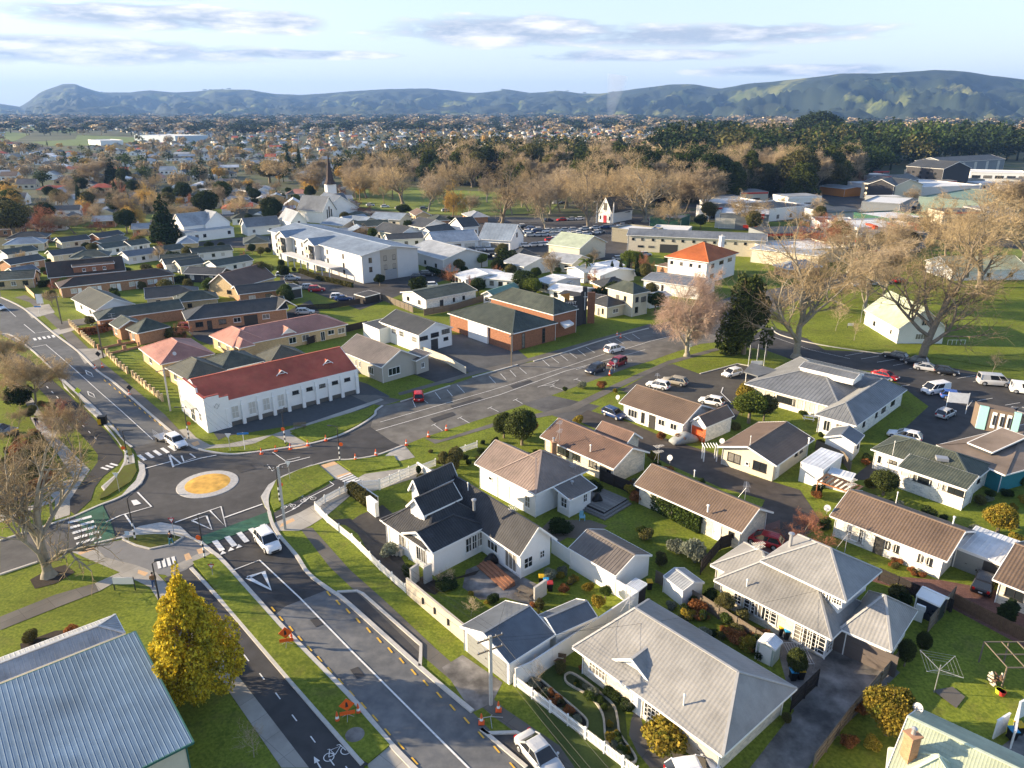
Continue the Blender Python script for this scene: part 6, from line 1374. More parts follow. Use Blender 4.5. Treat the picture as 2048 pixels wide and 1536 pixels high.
def beacon(bx,by,ty,label,arm=(-1,0),ball=None,disc=1):
 b=G(bx,by);h=hgt(b,ty);r=thing('crossing_lamp',label,'lamp post',b);Z=Vector((0,0,1));hz=min(h*.42,3.0)
 for i in range(6):MB().tube([b+Z*hz*i/6,b+Z*hz*(i+1)/6],.09,8).build('band',white if i%2 else dark,r)
 MB().tube([b+Z*hz,b+Z*h],[.07,.05],8).build('pole',dark,r)
 v=Vector((arm[0],arm[1],0));MB().bar(b+Z*h,b+Z*(h+.05)+v*.9,.07).build('arm',dark,r);MB().box(b+Z*(h+.05)+v*1.1,(.6,.22,.09),math.atan2(arm[1],arm[0])).build('lamp_head',dark,r)
 if disc:MB().tube([b+Z*(hz+.4)+v*(-.35)-Vector((0,.04,0)),b+Z*(hz+.4)+v*(-.35)+Vector((0,.04,0))],.28,16).build('disc',orange_s,r)
beacon(271,1081,998,'black and white banded lamp post on the grass triangle island',(0,1),disc=0)
beacon(410,1118,1030,'banded crossing lamp post with an orange disc by the green crossing',(1,0))
beacon(560,1005,932,'banded crossing lamp post in front of the roundabout power pole',(-1,0))
beacon(258,928,862,'banded crossing lamp post on the narrow left median',(1,.2))
beacon(378,878,815,'banded crossing lamp post beside the white hall',(-1,0))
beacon(571,889,823,'banded crossing lamp post on the path beside the white hall bench',(0,1))
beacon(680,922,853,'banded crossing lamp post at the cone-lined kerb',(-1,.2))
def lamp(bx,by,ty,label,m=white,arm=(1,0)):
 b=G(bx,by);h=hgt(b,ty);r=thing('street_lamp',label,'street lamp',b);Z=Vector((0,0,1));v=Vector((arm[0],arm[1],0))
 MB().tube([b,b+Z*h*.95,b+Z*h+v*.7],[.1,.06,.05],8).build('pole',m,r);MB().box(b+Z*h+v*1.0,(.8,.3,.12),math.atan2(arm[1],arm[0])).build('lamp_head',m,r)
lamp(322,1217,1122,'slim black lamp post on the lawn behind the walking man',dark,(.6,.2))
def sign(bx,by,ty,label,shape='plate',w=.7,hh=.5,m=white,post=steel,cat='sign',rz=0.,txt=None,tm=None,z=None):
 b=G(bx,by);h=hgt(b,ty);r=thing('sign',label,cat,b);Z=Vector((0,0,1));u=Vector((math.cos(rz),math.sin(rz),0));n=Vector((math.sin(rz),-math.cos(rz),0))
 MB().tube([b,b+Z*h],.04,6).build('post',post,r);c=b+Z*(h-hh/2)+n*.06
 if shape=='plate':pt=[(-w/2,-hh/2),(w/2,-hh/2),(w/2,hh/2),(-w/2,hh/2)]
 elif shape=='diamond':pt=[(0,-w/2),(w/2,0),(0,w/2),(-w/2,0)]
 elif shape=='giveway':pt=[(0,-w*.45),(w/2,w*.42),(-w/2,w*.42)]
 MB().grid([c+u*x+Z*y-n*.015 for x,y in pt]+[c+u*x+Z*y+n*.015 for x,y in pt],[tuple(range(len(pt))),tuple(range(2*len(pt)-1,len(pt)-1,-1))]+[(i,(i+1)%len(pt),len(pt)+(i+1)%len(pt),len(pt)+i)for i in range(len(pt))]).build('plate',m,r)
 if shape=='giveway':
  MB().grid([c+u*x*.66+Z*(y*.66+.01)+n*.022 for x,y in pt],[tuple(range(3))]).build('face',white,r)
 if txt:text(txt,hh*.22,c+n*.03,rz,tm or white,r,.004)
 return r
rs=mat('sign_red',(.45,.02,.03),rough=.4);bl=mat('sign_blue',(.04,.22,.55),rough=.4);teal=mat('sign_teal',(.02,.33,.36),rough=.4)
sign(426,1152,1125,'give way sign with a blank plate beside the crossing verge','giveway',.7,.9,rs);sign(350,1078,1034,'give way sign on the concrete splitter island','giveway',.75,.8,rs)
sign(461,903,867,'white backed triangular sign by the hall lawn','giveway',.9,.7,white);sign(580,960,922,'white backed triangular sign behind the roundabout power pole','giveway',.8,.7,white)
sign(490,901,865,'blue street name blade on a white post by the hall','plate',1.6,.3,bl,white,rz=.2);sign(258,1083,1062,'small pale blue sign on the grass triangle island','plate',.5,.5,mat('pale_blue_sign',(.45,.6,.75)))
sign(239,983,945,'white backed triangular sign on the left median','giveway',.8,.7,white);sign(162,809,776,'fluorescent yellow warning sign on the left median','diamond',1.1,.8,mat('fluoro_yellow',(.75,.85,.05),rough=.5))
sign(1229,742,720,'parking sign on a white post beside the parked dark red car','plate',.5,.5,white,white);sign(1379,702,688,'small white sign at the foot of the pale bare tree','plate',.7,.6,white,white)
sign(82,612,588,'white van-sized notice board on the left footpath','plate',1.6,2.4,white,white,rz=.1);sign(80,634,612,'blue street sign near the left side road','plate',1.6,.3,bl,white)
for q,l_ in(((202,736,703),'dark diamond roadworks sign by the pale concrete driveway'),((262,790,770),'dark roadworks sign on the verge before the white hall')):sign(*q,l_,'diamond',1.1,.9,dark)
def notice(bx,by,label,w=1.6,z1=1.7,m=white,cat='sign',rz=0,txt=None,tm=dark):
 b=G(bx,by);r=thing('notice_board',label,cat,b,0);u=Vector((math.cos(rz),math.sin(rz),0));n=Vector((u.y,-u.x,0))
 for s in(-1,1):MB().obox(b+u*s*w/2-u*.04,u*.08,n*.08,Vector((0,0,z1))).build('post',dark if m is white else m,r)
 MB().obox(b-u*w/2+n*.085+Vector((0,0,z1*.5)),u*w,n*.04,Vector((0,0,z1*.48))).build('board',m,r)
 if txt:text(txt,.22,b+n*.14+Vector((0,0,z1*.7)),rz,tm,r,.004)
notice(251,1180,'pale notice board on dark legs beside the lawn path',2.1,1.6);notice(1910,826,'white arched entrance sign by the silver car',3.0,3.6,mat('white_sign',(.8,.8,.8)),rz=-.25)
notice(1512,737,'white sign board among the three flagpoles',2.2,1.6);notice(1700,657,'white and red notice in the park grass',1.3,1.3)
for k,x in enumerate((1496,1512,1527)):
 b=G(x,735-k*1);h=hgt(b,690-k*1.5);r=thing('flagpole','%s of the three white flagpoles in front of the clinic'%('leftmost','middle','rightmost')[k],'flagpole',b)
 MB().tube([b,b+Vector((0,0,h))],[.06,.035],8).build('pole',white,r);MB().face([b+Vector((.05,0,h-.1)),b+Vector((.35,.05,h-1.6)),b+Vector((.45,.1,h-2.8)),b+Vector((.05,0,h-2.4))]).build('flag',PAINT['navy'],r)
CN=None
def cone(bx,by,label):
 global CN;b=G(bx,by)
 if CN is None:
  CN=thing('traffic_cone',label,'traffic cone',b,0,'orange traffic cones');MB().box(b+Vector((0,0,.03)),(.5,.5,.06)).build('base',orange,CN)
  MB().lathe(b,[(.19,.06),(.15,.3)],14).build('body',orange,CN);MB().lathe(b,[(.152,.3),(.115,.52)],14).build('stripe',white,CN);MB().lathe(b,[(.115,.52),(.04,.95),(.02,.96)],14).build('tip',orange,CN);return
 copy_tree(CN,(b.x,b.y,.06),label=label)
for i,(x,y,l_)in enumerate(((523,908,'first cone from the left along the hall kerb'),(552,903,'second cone along the hall kerb'),(581,899,'cone at the tactile paving by the hall crossing'),(616,892,'cone just right of the hall crossing'),(652,882,'cone below the hall bench'),(711,920,'left cone on the grass corner opposite the hall'),(752,911,'cone at the left edge of the concrete crossing'),(813,891,'cone at the right edge of the concrete crossing'),(857,874,'cone on the grass kerb in front of the round bushes'),(893,861,'furthest cone along the grass kerb opposite the hall'),(675,1443,'cone left of the lower roadworks sign'),(717,1427,'cone on the kerb by the lower roadworks sign'),(584,1283,'cone beside the upper roadworks sign'),(963,1447,'cone at the kerb near the tall power pole'),(997,1422,'cone on the footpath side of the tall power pole'),(1241,676,'cone beside the church lawn kerb'),(1234,671,'cone further back on the church lawn'),(1219,751,'cone by the two parked cars'),(191,738,'left cone at the dark roadworks sign'),(205,735,'right cone at the dark roadworks sign'),(259,790,'cone at the verge sign before the hall'))):cone(x,y,'traffic '+l_)
def works(bx,by,ty,label):
 b=G(bx,by);h=hgt(b,ty);r=thing('roadworks_sign',label,'road sign',b);Z=Vector((0,0,1));s=.62
 for d in((.8,.2),(-.8,.1),(.1,-.8),(0,.7)):MB().bar(b+Z*.5,b+Vector((d[0]*.8,d[1]*.8,.03)),.03).build('leg',steel,r)
 MB().tube([b+Z*.45,b+Z*h],.03,6).build('post',steel,r);c=b+Z*(h-s);n=Vector((.25,-.97,0));u=Vector((.97,.25,0))
 MB().grid([c+u*x+Z*y+n*t for t in(0,.03)for x,y in((0,-s),(s,0),(0,s),(-s,0))],((3,2,1,0),(4,5,6,7),(0,1,5,4),(1,2,6,5),(2,3,7,6),(3,0,4,7))).build('diamond_plate',orange_s,r)
 mb=MB();mb.face([c+n*.035+u*(-.12)+Z*-.25,c+n*.035+u*.12+Z*-.2,c+n*.035+u*.05+Z*.28,c+n*.035+u*-.08+Z*.25]);mb.build('symbol',dark,r)
 MB().obox(c-u*.6-Z*(s+.38),u*1.2,n*.03,Z*.36).build('lower_plate',orange_s,r)
works(574,1292,1254,'orange roadworks sign on the verge level with the yellow tree');works(696,1438,1397,'orange roadworks sign on the verge above the big stormwater cover')
b=G(981,1440);r=thing('folded_sign_stand','grey folding sign stand lying open below the power pole','stand',b)
for d in((1.0,.25),(-1.0,.1),(.15,-.9),(.1,.5)):MB().bar(b+Vector((0,0,.35)),b+Vector((d[0],d[1],.03)),.04).build('leg',steel,r)
def bins(lst,where):
 for i,(x,y,col,l_)in enumerate(lst):
  b=G(x,y);r=thing('wheelie_bin','%s-lidded black wheelie bin %s'%(col,l_),'bin',b,0,'wheelie bins');mb=MB()
  loft(mb,[[(b.x-w,b.y-w*1.1,z),(b.x+w,b.y-w*1.1,z),(b.x+w,b.y+w*1.1,z),(b.x-w,b.y+w*1.1,z)]for z,w in((.05,.22),(.95,.29))]);mb.build('body',blackp,r)
  mb=MB();loft(mb,[[(b.x-w,b.y-w*1.15,z),(b.x+w,b.y-w*1.15,z),(b.x+w,b.y+w*1.15,z),(b.x-w,b.y+w*1.15,z)]for z,w in((.95,.31),(1.0,.31),(1.05,.24))]);mb.build('lid',{'yellow':mat('lid_yellow',(.75,.45,.02),rough=.4),'blue':mat('lid_blue',(.03,.28,.55),rough=.4),'red':mat('lid_red',(.45,.04,.04),rough=.4)}[col],r)
  for s in(-.2,.2):MB().tube([(b.x+s-.03,b.y+.28,.1),(b.x+s+.03,b.y+.28,.1)],.1,8).build('wheel',rubber,r)
bins([(1083,1168,'yellow','at the end of the villa patio wall'),(1092,1175,'blue','between the yellow and red bins by the patio wall'),(1100,1181,'red','by the patio wall')],'')
bins([(1562,1270,'yellow','against the wall of the two-storey house'),(1573,1277,'blue','against the wall of the two-storey house'),(1585,1359,'blue','behind the upturned rack by the stained driveway'),(1600,1357,'yellow','behind the upturned rack by the stained driveway'),(2022,1478,'blue','inside the white gate at the bottom right'),(2035,1468,'yellow','inside the white gate at the bottom right'),(1298,1178,'yellow','beside the small white-roofed store'),(34,872,'yellow','behind the car at the far left')],'')
o=MB();b=G(207,849);o.box(b+Vector((0,0,.65)),(1.1,.8,1.3),.2);o.box(b+Vector((0,0,1.38)),(1.2,.9,.16),.2);o=o.build('litter_bin',blackp);own_origin(o);tag(o,'black and yellow street litter bin on the left median','litter bin');
MB().box(b+Vector((-.35,-.38,.65)),(.5,.2,.9),.2).build('yellow_panel',MT['lid_yellow'],o)
def bench(bx,by,label,rz=0.,m=None,table=False):
 b=G(bx,by,0);r=thing('picnic_table' if table else 'bench',label,'picnic table' if table else 'bench',b);u=Vector((math.cos(rz),math.sin(rz),0));v=Vector((-u.y,u.x,0));Z=Vector((0,0,1));m=m or timber
 if table:
  for i in range(5):MB().obox(b-u*.9+v*(-.4+.165*i)+Z*.72,u*1.8,v*.15,Z*.04).build('plank',m,r)
  for s in(-1,1):
   for k in range(2):MB().obox(b-u*.9+v*(s*.72-.15+.155*k)+Z*.43,u*1.8,v*.14,Z*.04).build('seat',m,r)
  for s in(-.65,.65):MB().bar(b+u*s-v*.75+Z*.4,b+u*s+v*.75+Z*.4,.06).build('rail',m,r);MB().bar(b+u*s-v*.5,b+u*s-v*.2+Z*.7,.07).build('leg',m,r);MB().bar(b+u*s+v*.5,b+u*s+v*.2+Z*.7,.07).build('leg',m,r)
 else:
  for i in range(3):MB().obox(b-u*.95+v*(-.2+.15*i)+Z*.45,u*1.9,v*.13,Z*.04).build('slat',m,r)
  for i in range(3):MB().obox(b-u*.95+v*.28+Z*(.55+.16*i),u*1.9,v*.03,Z*.13).build('slat',m,r)
  for s in(-.7,.7):MB().obox(b+u*s-v*.2,u*.07,v*.5,Z*.45).build('leg',m,r)
poly('bench_pad',[(588,864),(610,857),(614,860),(590,867)],conc,Z4)
bench(600,858,'timber slatted bench beside the hall footpath',.25);bench(1110,1328,'orange-brown garden bench at the end of the winding garden',-.2,timber_b)
bench(1618,840,'picnic table on the clinic terrace',-.5,table=True,m=white);bench(1052,1192,'picnic table on the villa patio',-.6,table=True,m=timber);bench(1335,857,'wooden bench on the porch of the orange-door house',-.5)
dk=[G(1168,1021),G(1195,980),G(1254,1005),G(1207,1033)];PAVED.append([(1168,1024),(1190,975),(1262,1003),(1207,1045)]);c=(dk[0]+dk[2])/2;r=thing('deck','grey timber deck with two steps behind the white bungalow','deck',c)
u=(dk[2]-dk[1]).normalized();v=Vector((-u.y,u.x,0));v=v if v.y<0 else-v;W_=(dk[2]-dk[1]).length;D_=abs((dk[3]-dk[2]).dot(v))
dm=mat('grey_decking',(.20,.19,.175),var=.2,scale=4,rnd=.15)
for i in range(int(D_/.2)):MB().obox(dk[1]+v*(.2*i)+Vector((0,0,.5)),u*W_,v*.185,Vector((0,0,.05))).build('plank',dm,r)
for k in(1,2):MB().obox(dk[1]+v*D_-u*.0+v*.35*(k-1),u*(W_+.35*k),v*.34,Vector((0,0,.52-.17*k))).build('step',dm,r);MB().obox(dk[1]+u*(W_+.35*(k-1)),u*.34,v*(D_+.35*(k-1)),Vector((0,0,.52-.17*k))).build('step',dm,r)
MB().obox(dk[1],u*W_,v*D_,Vector((0,0,.48))).build('base',dkwood,r)
b=G(1868,1385);h=hgt(b,1330);r=thing('clothesline','rotary clothesline on the back lawn','clothesline',b);MB().tube([b,b+Vector((0,0,h))],.04,6).build('post',steel,r);arms=[]
for k in range(4):
 t=.5+k*math.pi/2;e=b+Vector((math.cos(t)*1.9,math.sin(t)*1.9,h+.15));arms.append(e);MB().bar(b+Vector((0,0,h-.5)),e,.035).build('arm',steel,r)
for f in(.4,.6,.8,1):
 mb=MB();P=[b+Vector((0,0,h-.1))+(e-b-Vector((0,0,h-.1)))*f for e in arms]
 for k in range(4):mb.tube([P[k],P[(k+1)%4]],.008,3)
 mb.build('line',steel,r)
b=G(2030,1350);r=thing('aviary','open timber frame enclosure at the right edge of the lawn','frame',b)
for x in(-2.2,0,2.2):
 for y in(-1.6,1.6):MB().box(b+Vector((x,y,1.1)),(.1,.1,2.2)).build('post',timber,r)
for y in(-1.6,0,1.6):MB().bar(b+Vector((-2.2,y,2.2)),b+Vector((2.2,y,2.2)),.09).build('rail',timber,r)
for x in(-2.2,-.7,.7,2.2):MB().bar(b+Vector((x,-1.6,2.24)),b+Vector((x,1.6,2.24)),.07).build('rafter',timber,r)
rg=random.Random(4);r=thing('firewood_stack','small stack of cut firewood with a green and a red tub beside the frame','firewood',G(1992,1375))
for i in range(26):q=G(1980+rg.uniform(0,22),1366+rg.uniform(0,12),0)+Vector((0,0,.15+.2*(i%5)));MB().tube([q,q+Vector((rg.uniform(-.3,.3),.4,rg.uniform(-.1,.1)))],.09,6).build('log',timber_b if i%3 else cream,r)
for q,m_,l_ in(((1997,1386),'fluoro_yellow','lime tub at the firewood stack'),((2003,1390),'lid_red','red bucket beside the firewood stack')):
 o=MB().lathe(G(*q),[(.22,0),(.3,.4),(.27,.4),(.2,.1)],12).build('tub',MT[m_]);own_origin(o);tag(o,'small '+l_,'tub')
def person(bx,by,label,coat,trs,rz=0.,lean=0.,skin=None):
 b=G(bx,by);r=thing('person',label,'person',b,0);Z=Vector((0,0,1));c,s=math.cos(rz),math.sin(rz)
 T=lambda x,y,z:(b.x+x*c-y*s,b.y+x*s+y*c,z)
 def sk(nm,V,E,Rr,m,sub=1):
  me=bpy.data.meshes.new(nm);me.from_pydata([tuple(Vector(T(*p))-b)for p in V],E,[]);o=bpy.data.objects.new(nm,me);link(o,r);o.modifiers.new('skin','SKIN');me.materials.append(m)
  for i,q in enumerate(Rr):me.skin_vertices[0].data[i].radius=(q,q)
  me.skin_vertices[0].data[0].use_root=True;ms=o.modifiers.new('sub','SUBSURF');ms.levels=sub;ms.render_levels=2;return o
 f=.22
 sk('body',[(0,0,.95),(0,.02,1.2),(0,.03,1.42),(0,.03,1.52),(0,.05,1.62),(0,.05,1.72),(.2,.02,1.4),(.27,-.02,1.14),(.24,.1,.9),(-.2,.02,1.4),(-.27,.04,1.14),(-.24,.16,.92),(.1,0,.9),(.11,f*.5,.5),(.11,f,.08),(.11,f+.14,.05),(-.1,0,.9),(-.11,-f*.3,.5),(-.11,-f,.1),(-.11,-f+.14,.05)],
  [(0,1),(1,2),(2,3),(3,4),(4,5),(2,6),(6,7),(7,8),(2,9),(9,10),(10,11),(0,12),(12,13),(13,14),(14,15),(0,16),(16,17),(17,18),(18,19)],[.15,.16,.15,.06,.09,.07,.07,.05,.04,.07,.05,.04,.1,.075,.05,.04,.1,.075,.05,.04],mat('skin',(.45,.27,.19),rough=.6))
 sk('jacket',[(0,0,.88),(0,.02,1.2),(0,.03,1.44),(.21,.02,1.4),(.28,-.02,1.13),(.25,.09,.95),(-.21,.02,1.4),(-.28,.04,1.13),(-.25,.15,.97)],[(0,1),(1,2),(2,3),(3,4),(4,5),(2,6),(6,7),(7,8)],[.19,.2,.17,.1,.075,.06,.1,.075,.06],coat)
 sk('trousers',[(0,0,.95),(.1,0,.88),(.11,f*.5,.5),(.11,f,.12),(-.1,0,.88),(-.11,-f*.3,.5),(-.11,-f,.14)],[(0,1),(1,2),(2,3),(0,4),(4,5),(5,6)],[.16,.125,.095,.075,.125,.095,.075],trs)
 MB().lathe(b+Vector((c*0-s*.05,s*0+c*.05,1.66)),[(.105,0),(.115,.06),(.09,.13),(.02,.17)],10).build('hair',mat('dark_hair',(.02,.018,.02)),r,True)
person(309,1175,'man in a brown jacket and blue jeans walking up the concrete path',mat('brown_jacket',(.22,.12,.05)),mat('blue_jeans',(.05,.09,.2)),.4)
person(343,1090,'man in black top and blue trousers standing by the triangular island',mat('black_jacket',(.02,.02,.025)),mat('teal_trousers',(.06,.2,.25)),-.3)
person(1223,749,'person in grey clothes beside the two parked dark cars',mat('grey_jacket',(.25,.3,.33)),MT['blue_jeans'],1.0);person(75,853,'person in dark clothes on the left footpath',MT['black_jacket'],MT['blue_jeans'],.2)
# ------------------------------------------------------------------ vehicles
car('suv',(527,1081),(546,1103),'white','white SUV driving away from the roundabout beside the power pole',name='moving_car')
car('wagon',(336,878),(372,902),'white','white station wagon towing a cage trailer at the zebra crossing',name='moving_car')
car('sedan',(1060,1499),(1100,1545),'silver','silver coupe parked in the bay at the bottom of the picture')
car('hatch',(1355,1560),(1420,1550),'white','white car just entering the bottom edge on the garden driveway')
car('hatch',(1500,1106),(1550,1072),'red','bright red hatchback behind the two-storey house',at=(G(1527,1088)),rz=2.6)
car('suv',(1960,1190),(1972,1160),'black','black hatchback with lit tail lamps on the brick paving')
car('hatch',(1208,826),(1248,842),'blue','dark blue hatchback in front of the orange-door house');car('hatch',(838,806),(836,790),'red','red hatchback parked alone in the angled bays by the white hall')
car('suv',(1212,708),(1245,700),'white','white and red SUV driving up the wide street',name='moving_car');car('suv',(1208,738),(1172,752),'navy','dark pickup-sized SUV parked facing the hall side of the street');car('suv',(1250,725),(1218,738),'darkred','dark red SUV parked behind the navy one')
car('hatch',(1478,748),(1448,756),'white','white hatchback outside the clinic entrance');car('wagon',(1370,772),(1328,764),'gold','pale gold station wagon behind the brown tiled house');car('hatch',(1335,780),(1297,772),'white','white car tucked behind the brown roof ridge');car('hatch',(1440,812),(1405,805),'white','white car half hidden by the green bush at the clinic')
car('wagon',(1812,722),(1766,712),'black','black wagon nearest the club house in the parking row');car('suv',(1852,733),(1808,725),'black','black SUV second in the parking row');car('sedan',(1834,738),(1874,744),'silver','silver sedan between the black SUV and the black hatchback');car('hatch',(1872,746),(1912,751),'black','black hatchback with red lamps at the end of the parking row')
car('sedan',(1750,752),(1790,762),'red','red car behind the clinic roof');car('van',(1896,782),(1842,790),'white','white panel van on the car park lane','van');car('hatch',(1890,796),(1924,800),'bright_blue','bright blue hatchback behind the white panel van');car('van',(1960,768),(2012,772),'silver','silver minibus at the park edge','van',L=1.05);car('van',(2028,784),(2075,790),'white','white minibus at the right edge','van')
car('hatch',(1876,840),(1905,826),'silver','silver hatchback by the white arched sign');car('wagon',(1834,884),(1782,872),'white','white wagon behind the green-grey tiled house');car('suv',(2070,840),(2025,826),'navy','dark car at the right edge beyond the turquoise wall')
car('wagon',(-14,868),(22,868),'grey','grey blue wagon at the far left edge',at=G(2,868),rz=0.05);car('sedan',(-16,617),(10,622),'white','white car entering at the left edge of the main road')
for(x,y,k,c_,l_)in((62,570,'wagon','white','nearer white car on the left side street'),(54,563,'wagon','white','further white car on the left side street'),(376,658,'hatch','darkred','dark red car between brick houses'),(620,578,'wagon','silver','silver car by the retirement building'),(634,583,'suv','red','red car by the retirement building'),(677,597,'hatch','white','white car in the lower car park row'),(688,601,'sedan','blue','blue-nosed car in the lower car park row'),(585,560,'wagon','silver','silver car nearest the retirement building door'),(566,553,'hatch','white','white car beside the shrubs at the retirement building'),(610,628,'wagon','silver','silver car behind the pink roof'),(372,547,'hatch','white','white car in the grey lane'),(113,484,'sedan','white','white sedan beyond the unit rows'),(855,552,'suv','black','dark car beside the tall white building'),(845,573,'wagon','white','white car behind the cream unit block'),(1272,551,'sedan','silver','silver car by the slim cypresses'),(270,448,'sedan','white','white car near the cypress')):
 car(k,None,None,c_,l_,at=G(x,y),rz=.15 if x>500 else-.1)
b=G(325,880);r=thing('cage_trailer','galvanised cage trailer behind the white station wagon','trailer',b);rz=math.atan2((G(372,902)-G(336,878)).y,(G(372,902)-G(336,878)).x)
mb=MB();mb.box(b+Vector((0,0,.6)),(2.4,1.5,.08),rz).build('floor',steel,r)
for s in(-1,1):
 u=Vector((math.cos(rz),math.sin(rz),0));v=Vector((-u.y,u.x,0));mb=MB()
 for z in(.65,.95,1.25,1.55):mb.bar(b-u*1.2+v*s*.75+Vector((0,0,z)),b+u*1.2+v*s*.75+Vector((0,0,z)),.04)
 for k in range(7):mb.bar(b+u*(-1.2+.4*k)+v*s*.75+Vector((0,0,.6)),b+u*(-1.2+.4*k)+v*s*.75+Vector((0,0,1.55)),.03)
 mb.build('cage_side',steel,r);MB().tube([b+v*s*.72+Vector((0,0,.3)),b+v*s*.9+Vector((0,0,.3))],.3,14).build('wheel',rubber,r)
MB().bar(b+u*1.2+Vector((0,0,.5)),b+u*2.3+Vector((0,0,.45)),.08).build('drawbar',steel,r)
hs('low shed with a curved grey iron roof behind the palings',(1327,1152),(1366,1182),(1402,1160),1.9,.5,white,r_zinc,style='rib',step=.3,ov=.1,name='garden_shed',cat='shed')
hs('small white-roofed store at the corner of the white fence',(1253,1170),(1275,1182),(1292,1168),2.0,.1,dkwood,r_white,skillion=True,ov=.05,style='rib',step=.2,name='garden_store',cat='shed')
hs('little pale green tin garden shed beside the driveway',(1515,1283),(1550,1300),(1567,1284),1.9,.35,mat('pale_green_tin',(.48,.55,.48),kind='batten',kp=.4),r_white,axis='t',ov=.05,style='rib',step=.2,wins='d f .5 1.0 0 1.7',name='garden_shed',cat='shed')
hs('navy garden shed with a white roof by the timber fence',(1833,1190),(1880,1212),(1895,1194),2.2,.5,PAINT['navy'],white,ov=.1,style='flat',name='garden_shed',cat='shed');hs('low white store in front of the navy shed',(1832,1215),(1850,1222),(1870,1230),1.4,.4,white,white,ov=.05,style='flat',name='garden_store',cat='shed')
hs('dark timber bin store at the car park edge',(708,588),(730,594),(754,586),2.0,.2,dkwood,r_bitum,skillion=True,style='flat',ov=.1,name='store',cat='shed')
b=G(1418,920);r=thing('arbour','white garden arbour beside the gabled brown house','arbour',b)
for x in(-.9,.9):
 for y in(-.5,.5):MB().box(b+Vector((x,y,1.1)),(.14,.14,2.2)).build('post',white,r)
for i in range(6):MB().box(b+Vector((-1.0+.4*i,0,2.25)),(.06,1.6,.12)).build('rafter',white,r)
q=[G(1636,962,2.2),G(1705,985,2.2),G(1725,972,2.2),G(1656,948,2.2)];c=(q[0]+q[2])/2;r=thing('pergola','brown slatted pergola between the white garage and the brown tiled bungalow','pergola',(c.x,c.y,0))
for i in range(8):MB().bar(q[0].lerp(q[1],i/7),q[3].lerp(q[2],i/7),.35,.05).build('slat',timber_b,r)
for a_,b_ in((0,1),(3,2)):MB().bar(q[a_]-Vector((0,0,.1)),q[b_]-Vector((0,0,.1)),.1,.15).build('beam',mat('rust_beam',(.35,.14,.06)),r)
for e in(q[0],q[1]):MB().bar(Vector((e.x,e.y,0)),e,.1).build('post',MT['rust_beam'],r)
def cover(px,py,label,L=4.2,w=1.8,h=1.5,m=None,rz=0,name='covered_car',cat='car'):
 b=G(px,py);mb=MB();n=9;secs=[]
 for i in range(n):
  x=-L/2+L*i/(n-1);hh=h*(.42,.6,.68,.92,1,.98,.86,.66,.45)[i];ww=w/2*(.8,.95,1,1,1,1,1,.95,.8)[i]
  secs.append([tuple(b+Vector((x*math.cos(rz)-y*math.sin(rz),x*math.sin(rz)+y*math.cos(rz),z)))for y,z in((-ww,.1),(-ww,hh*.55),(-ww*.7,hh*.95),(0,hh),(ww*.7,hh*.95),(ww,hh*.55),(ww,.1))])
 loft(mb,secs);o=mb.build(name,m,smooth=True);own_origin(o);tag(o,label,cat)
cover(1367,884,'car under a grey fitted cover in front of the orange garage door',m=mat('grey_cover',(.28,.30,.31),var=.15,scale=2),rz=.35)
cover(982,1126,'black covered barbecue on the villa patio',1.5,.8,1.15,blackp,.2,'covered_barbecue','barbecue');cover(1194,1008,'black covered barbecue on the grey deck',1.3,.8,1.6,blackp,.2,'covered_barbecue','barbecue')
b=G(1164,1040);r=thing('garden_chair','pale blue wooden armchair beside the deck','chair',b);pb=mat('pale_blue_paint',(.25,.5,.6))
for i in range(5):MB().box(b+Vector((0,-.2+.12*i,.4)),(.6,.1,.03)).build('seat',pb,r)if i<1 else MB().box(b+Vector((-.24+.12*(i-1),.3,.75)),(.1,.04,.7)).build('back_slat',pb,r)
for x in(-.3,.3):MB().box(b+Vector((x,0,.58)),(.1,.6,.04)).build('arm',pb,r);MB().box(b+Vector((x,-.22,.28)),(.07,.07,.56)).build('leg',pb,r)
MB().box(b+Vector((0,.05,.4)),(.6,.5,.04)).build('seat',pb,r)
b=G(1599,1330);r=thing('wire_rack','white wire rack leaning over the bins by the stained driveway','rack',b)
for i in range(9):MB().bar(b+Vector((-1.0+.22*i,-1.0,1.0)),b+Vector((-1.3+.22*i,1.0,1.6)),.03).build('bar',steel,r)
for y,z in((-1.0,1.0),(1.0,1.6)):MB().bar(b+Vector((-1.0-(.3 if y>0 else 0),y,z)),b+Vector((.8-(.3 if y>0 else 0),y,z)),.05).build('rail',steel,r)
for x in(-1,.8):MB().bar(b+Vector((x,-1,0)),b+Vector((x,-1,1)),.04).build('leg',steel,r);MB().bar(b+Vector((x-.3,1,0)),b+Vector((x-.3,1,1.6)),.04).build('leg',steel,r)
fence('grey block screen wall at the end of the villa patio',[(1068,1205),(1092,1188)],1.7,'solid',conc_k,name='screen_wall',wd=.2)
fence('white timber gate and fence at the bottom right corner',[(1985,1478),(2010,1462)],1.8,'solid',white,name='white_gate',post=.9);fence('white angled fence beside the corner bins',[(2020,1500),(2030,1440),(2070,1420)],1.8,'solid',white,name='white_fence')
poly('patio',[(1865,1382),(1905,1375),(1930,1395),(1912,1418)],conc_old,Z4);poly('driveway',[(1995,1500),(2060,1450),(2060,1560),(2030,1560)],conc_dark,Z4)
b=G(735,1479)if False else G(710,1472);o=MB().lathe(b,[(.02,.155),(.75,.155),(.75,.1)],24).build('manhole_cover',conc_dark,kind='structure')
for a in((718,1420),(616,1149),(728,1528),(205,1380))[:3]:poly('drain_grate',[(a[0]-6,a[1]-3),(a[0]+3,a[1]-7),(a[0]+9,a[1]+2),(a[0],a[1]+6)],dark,.05)
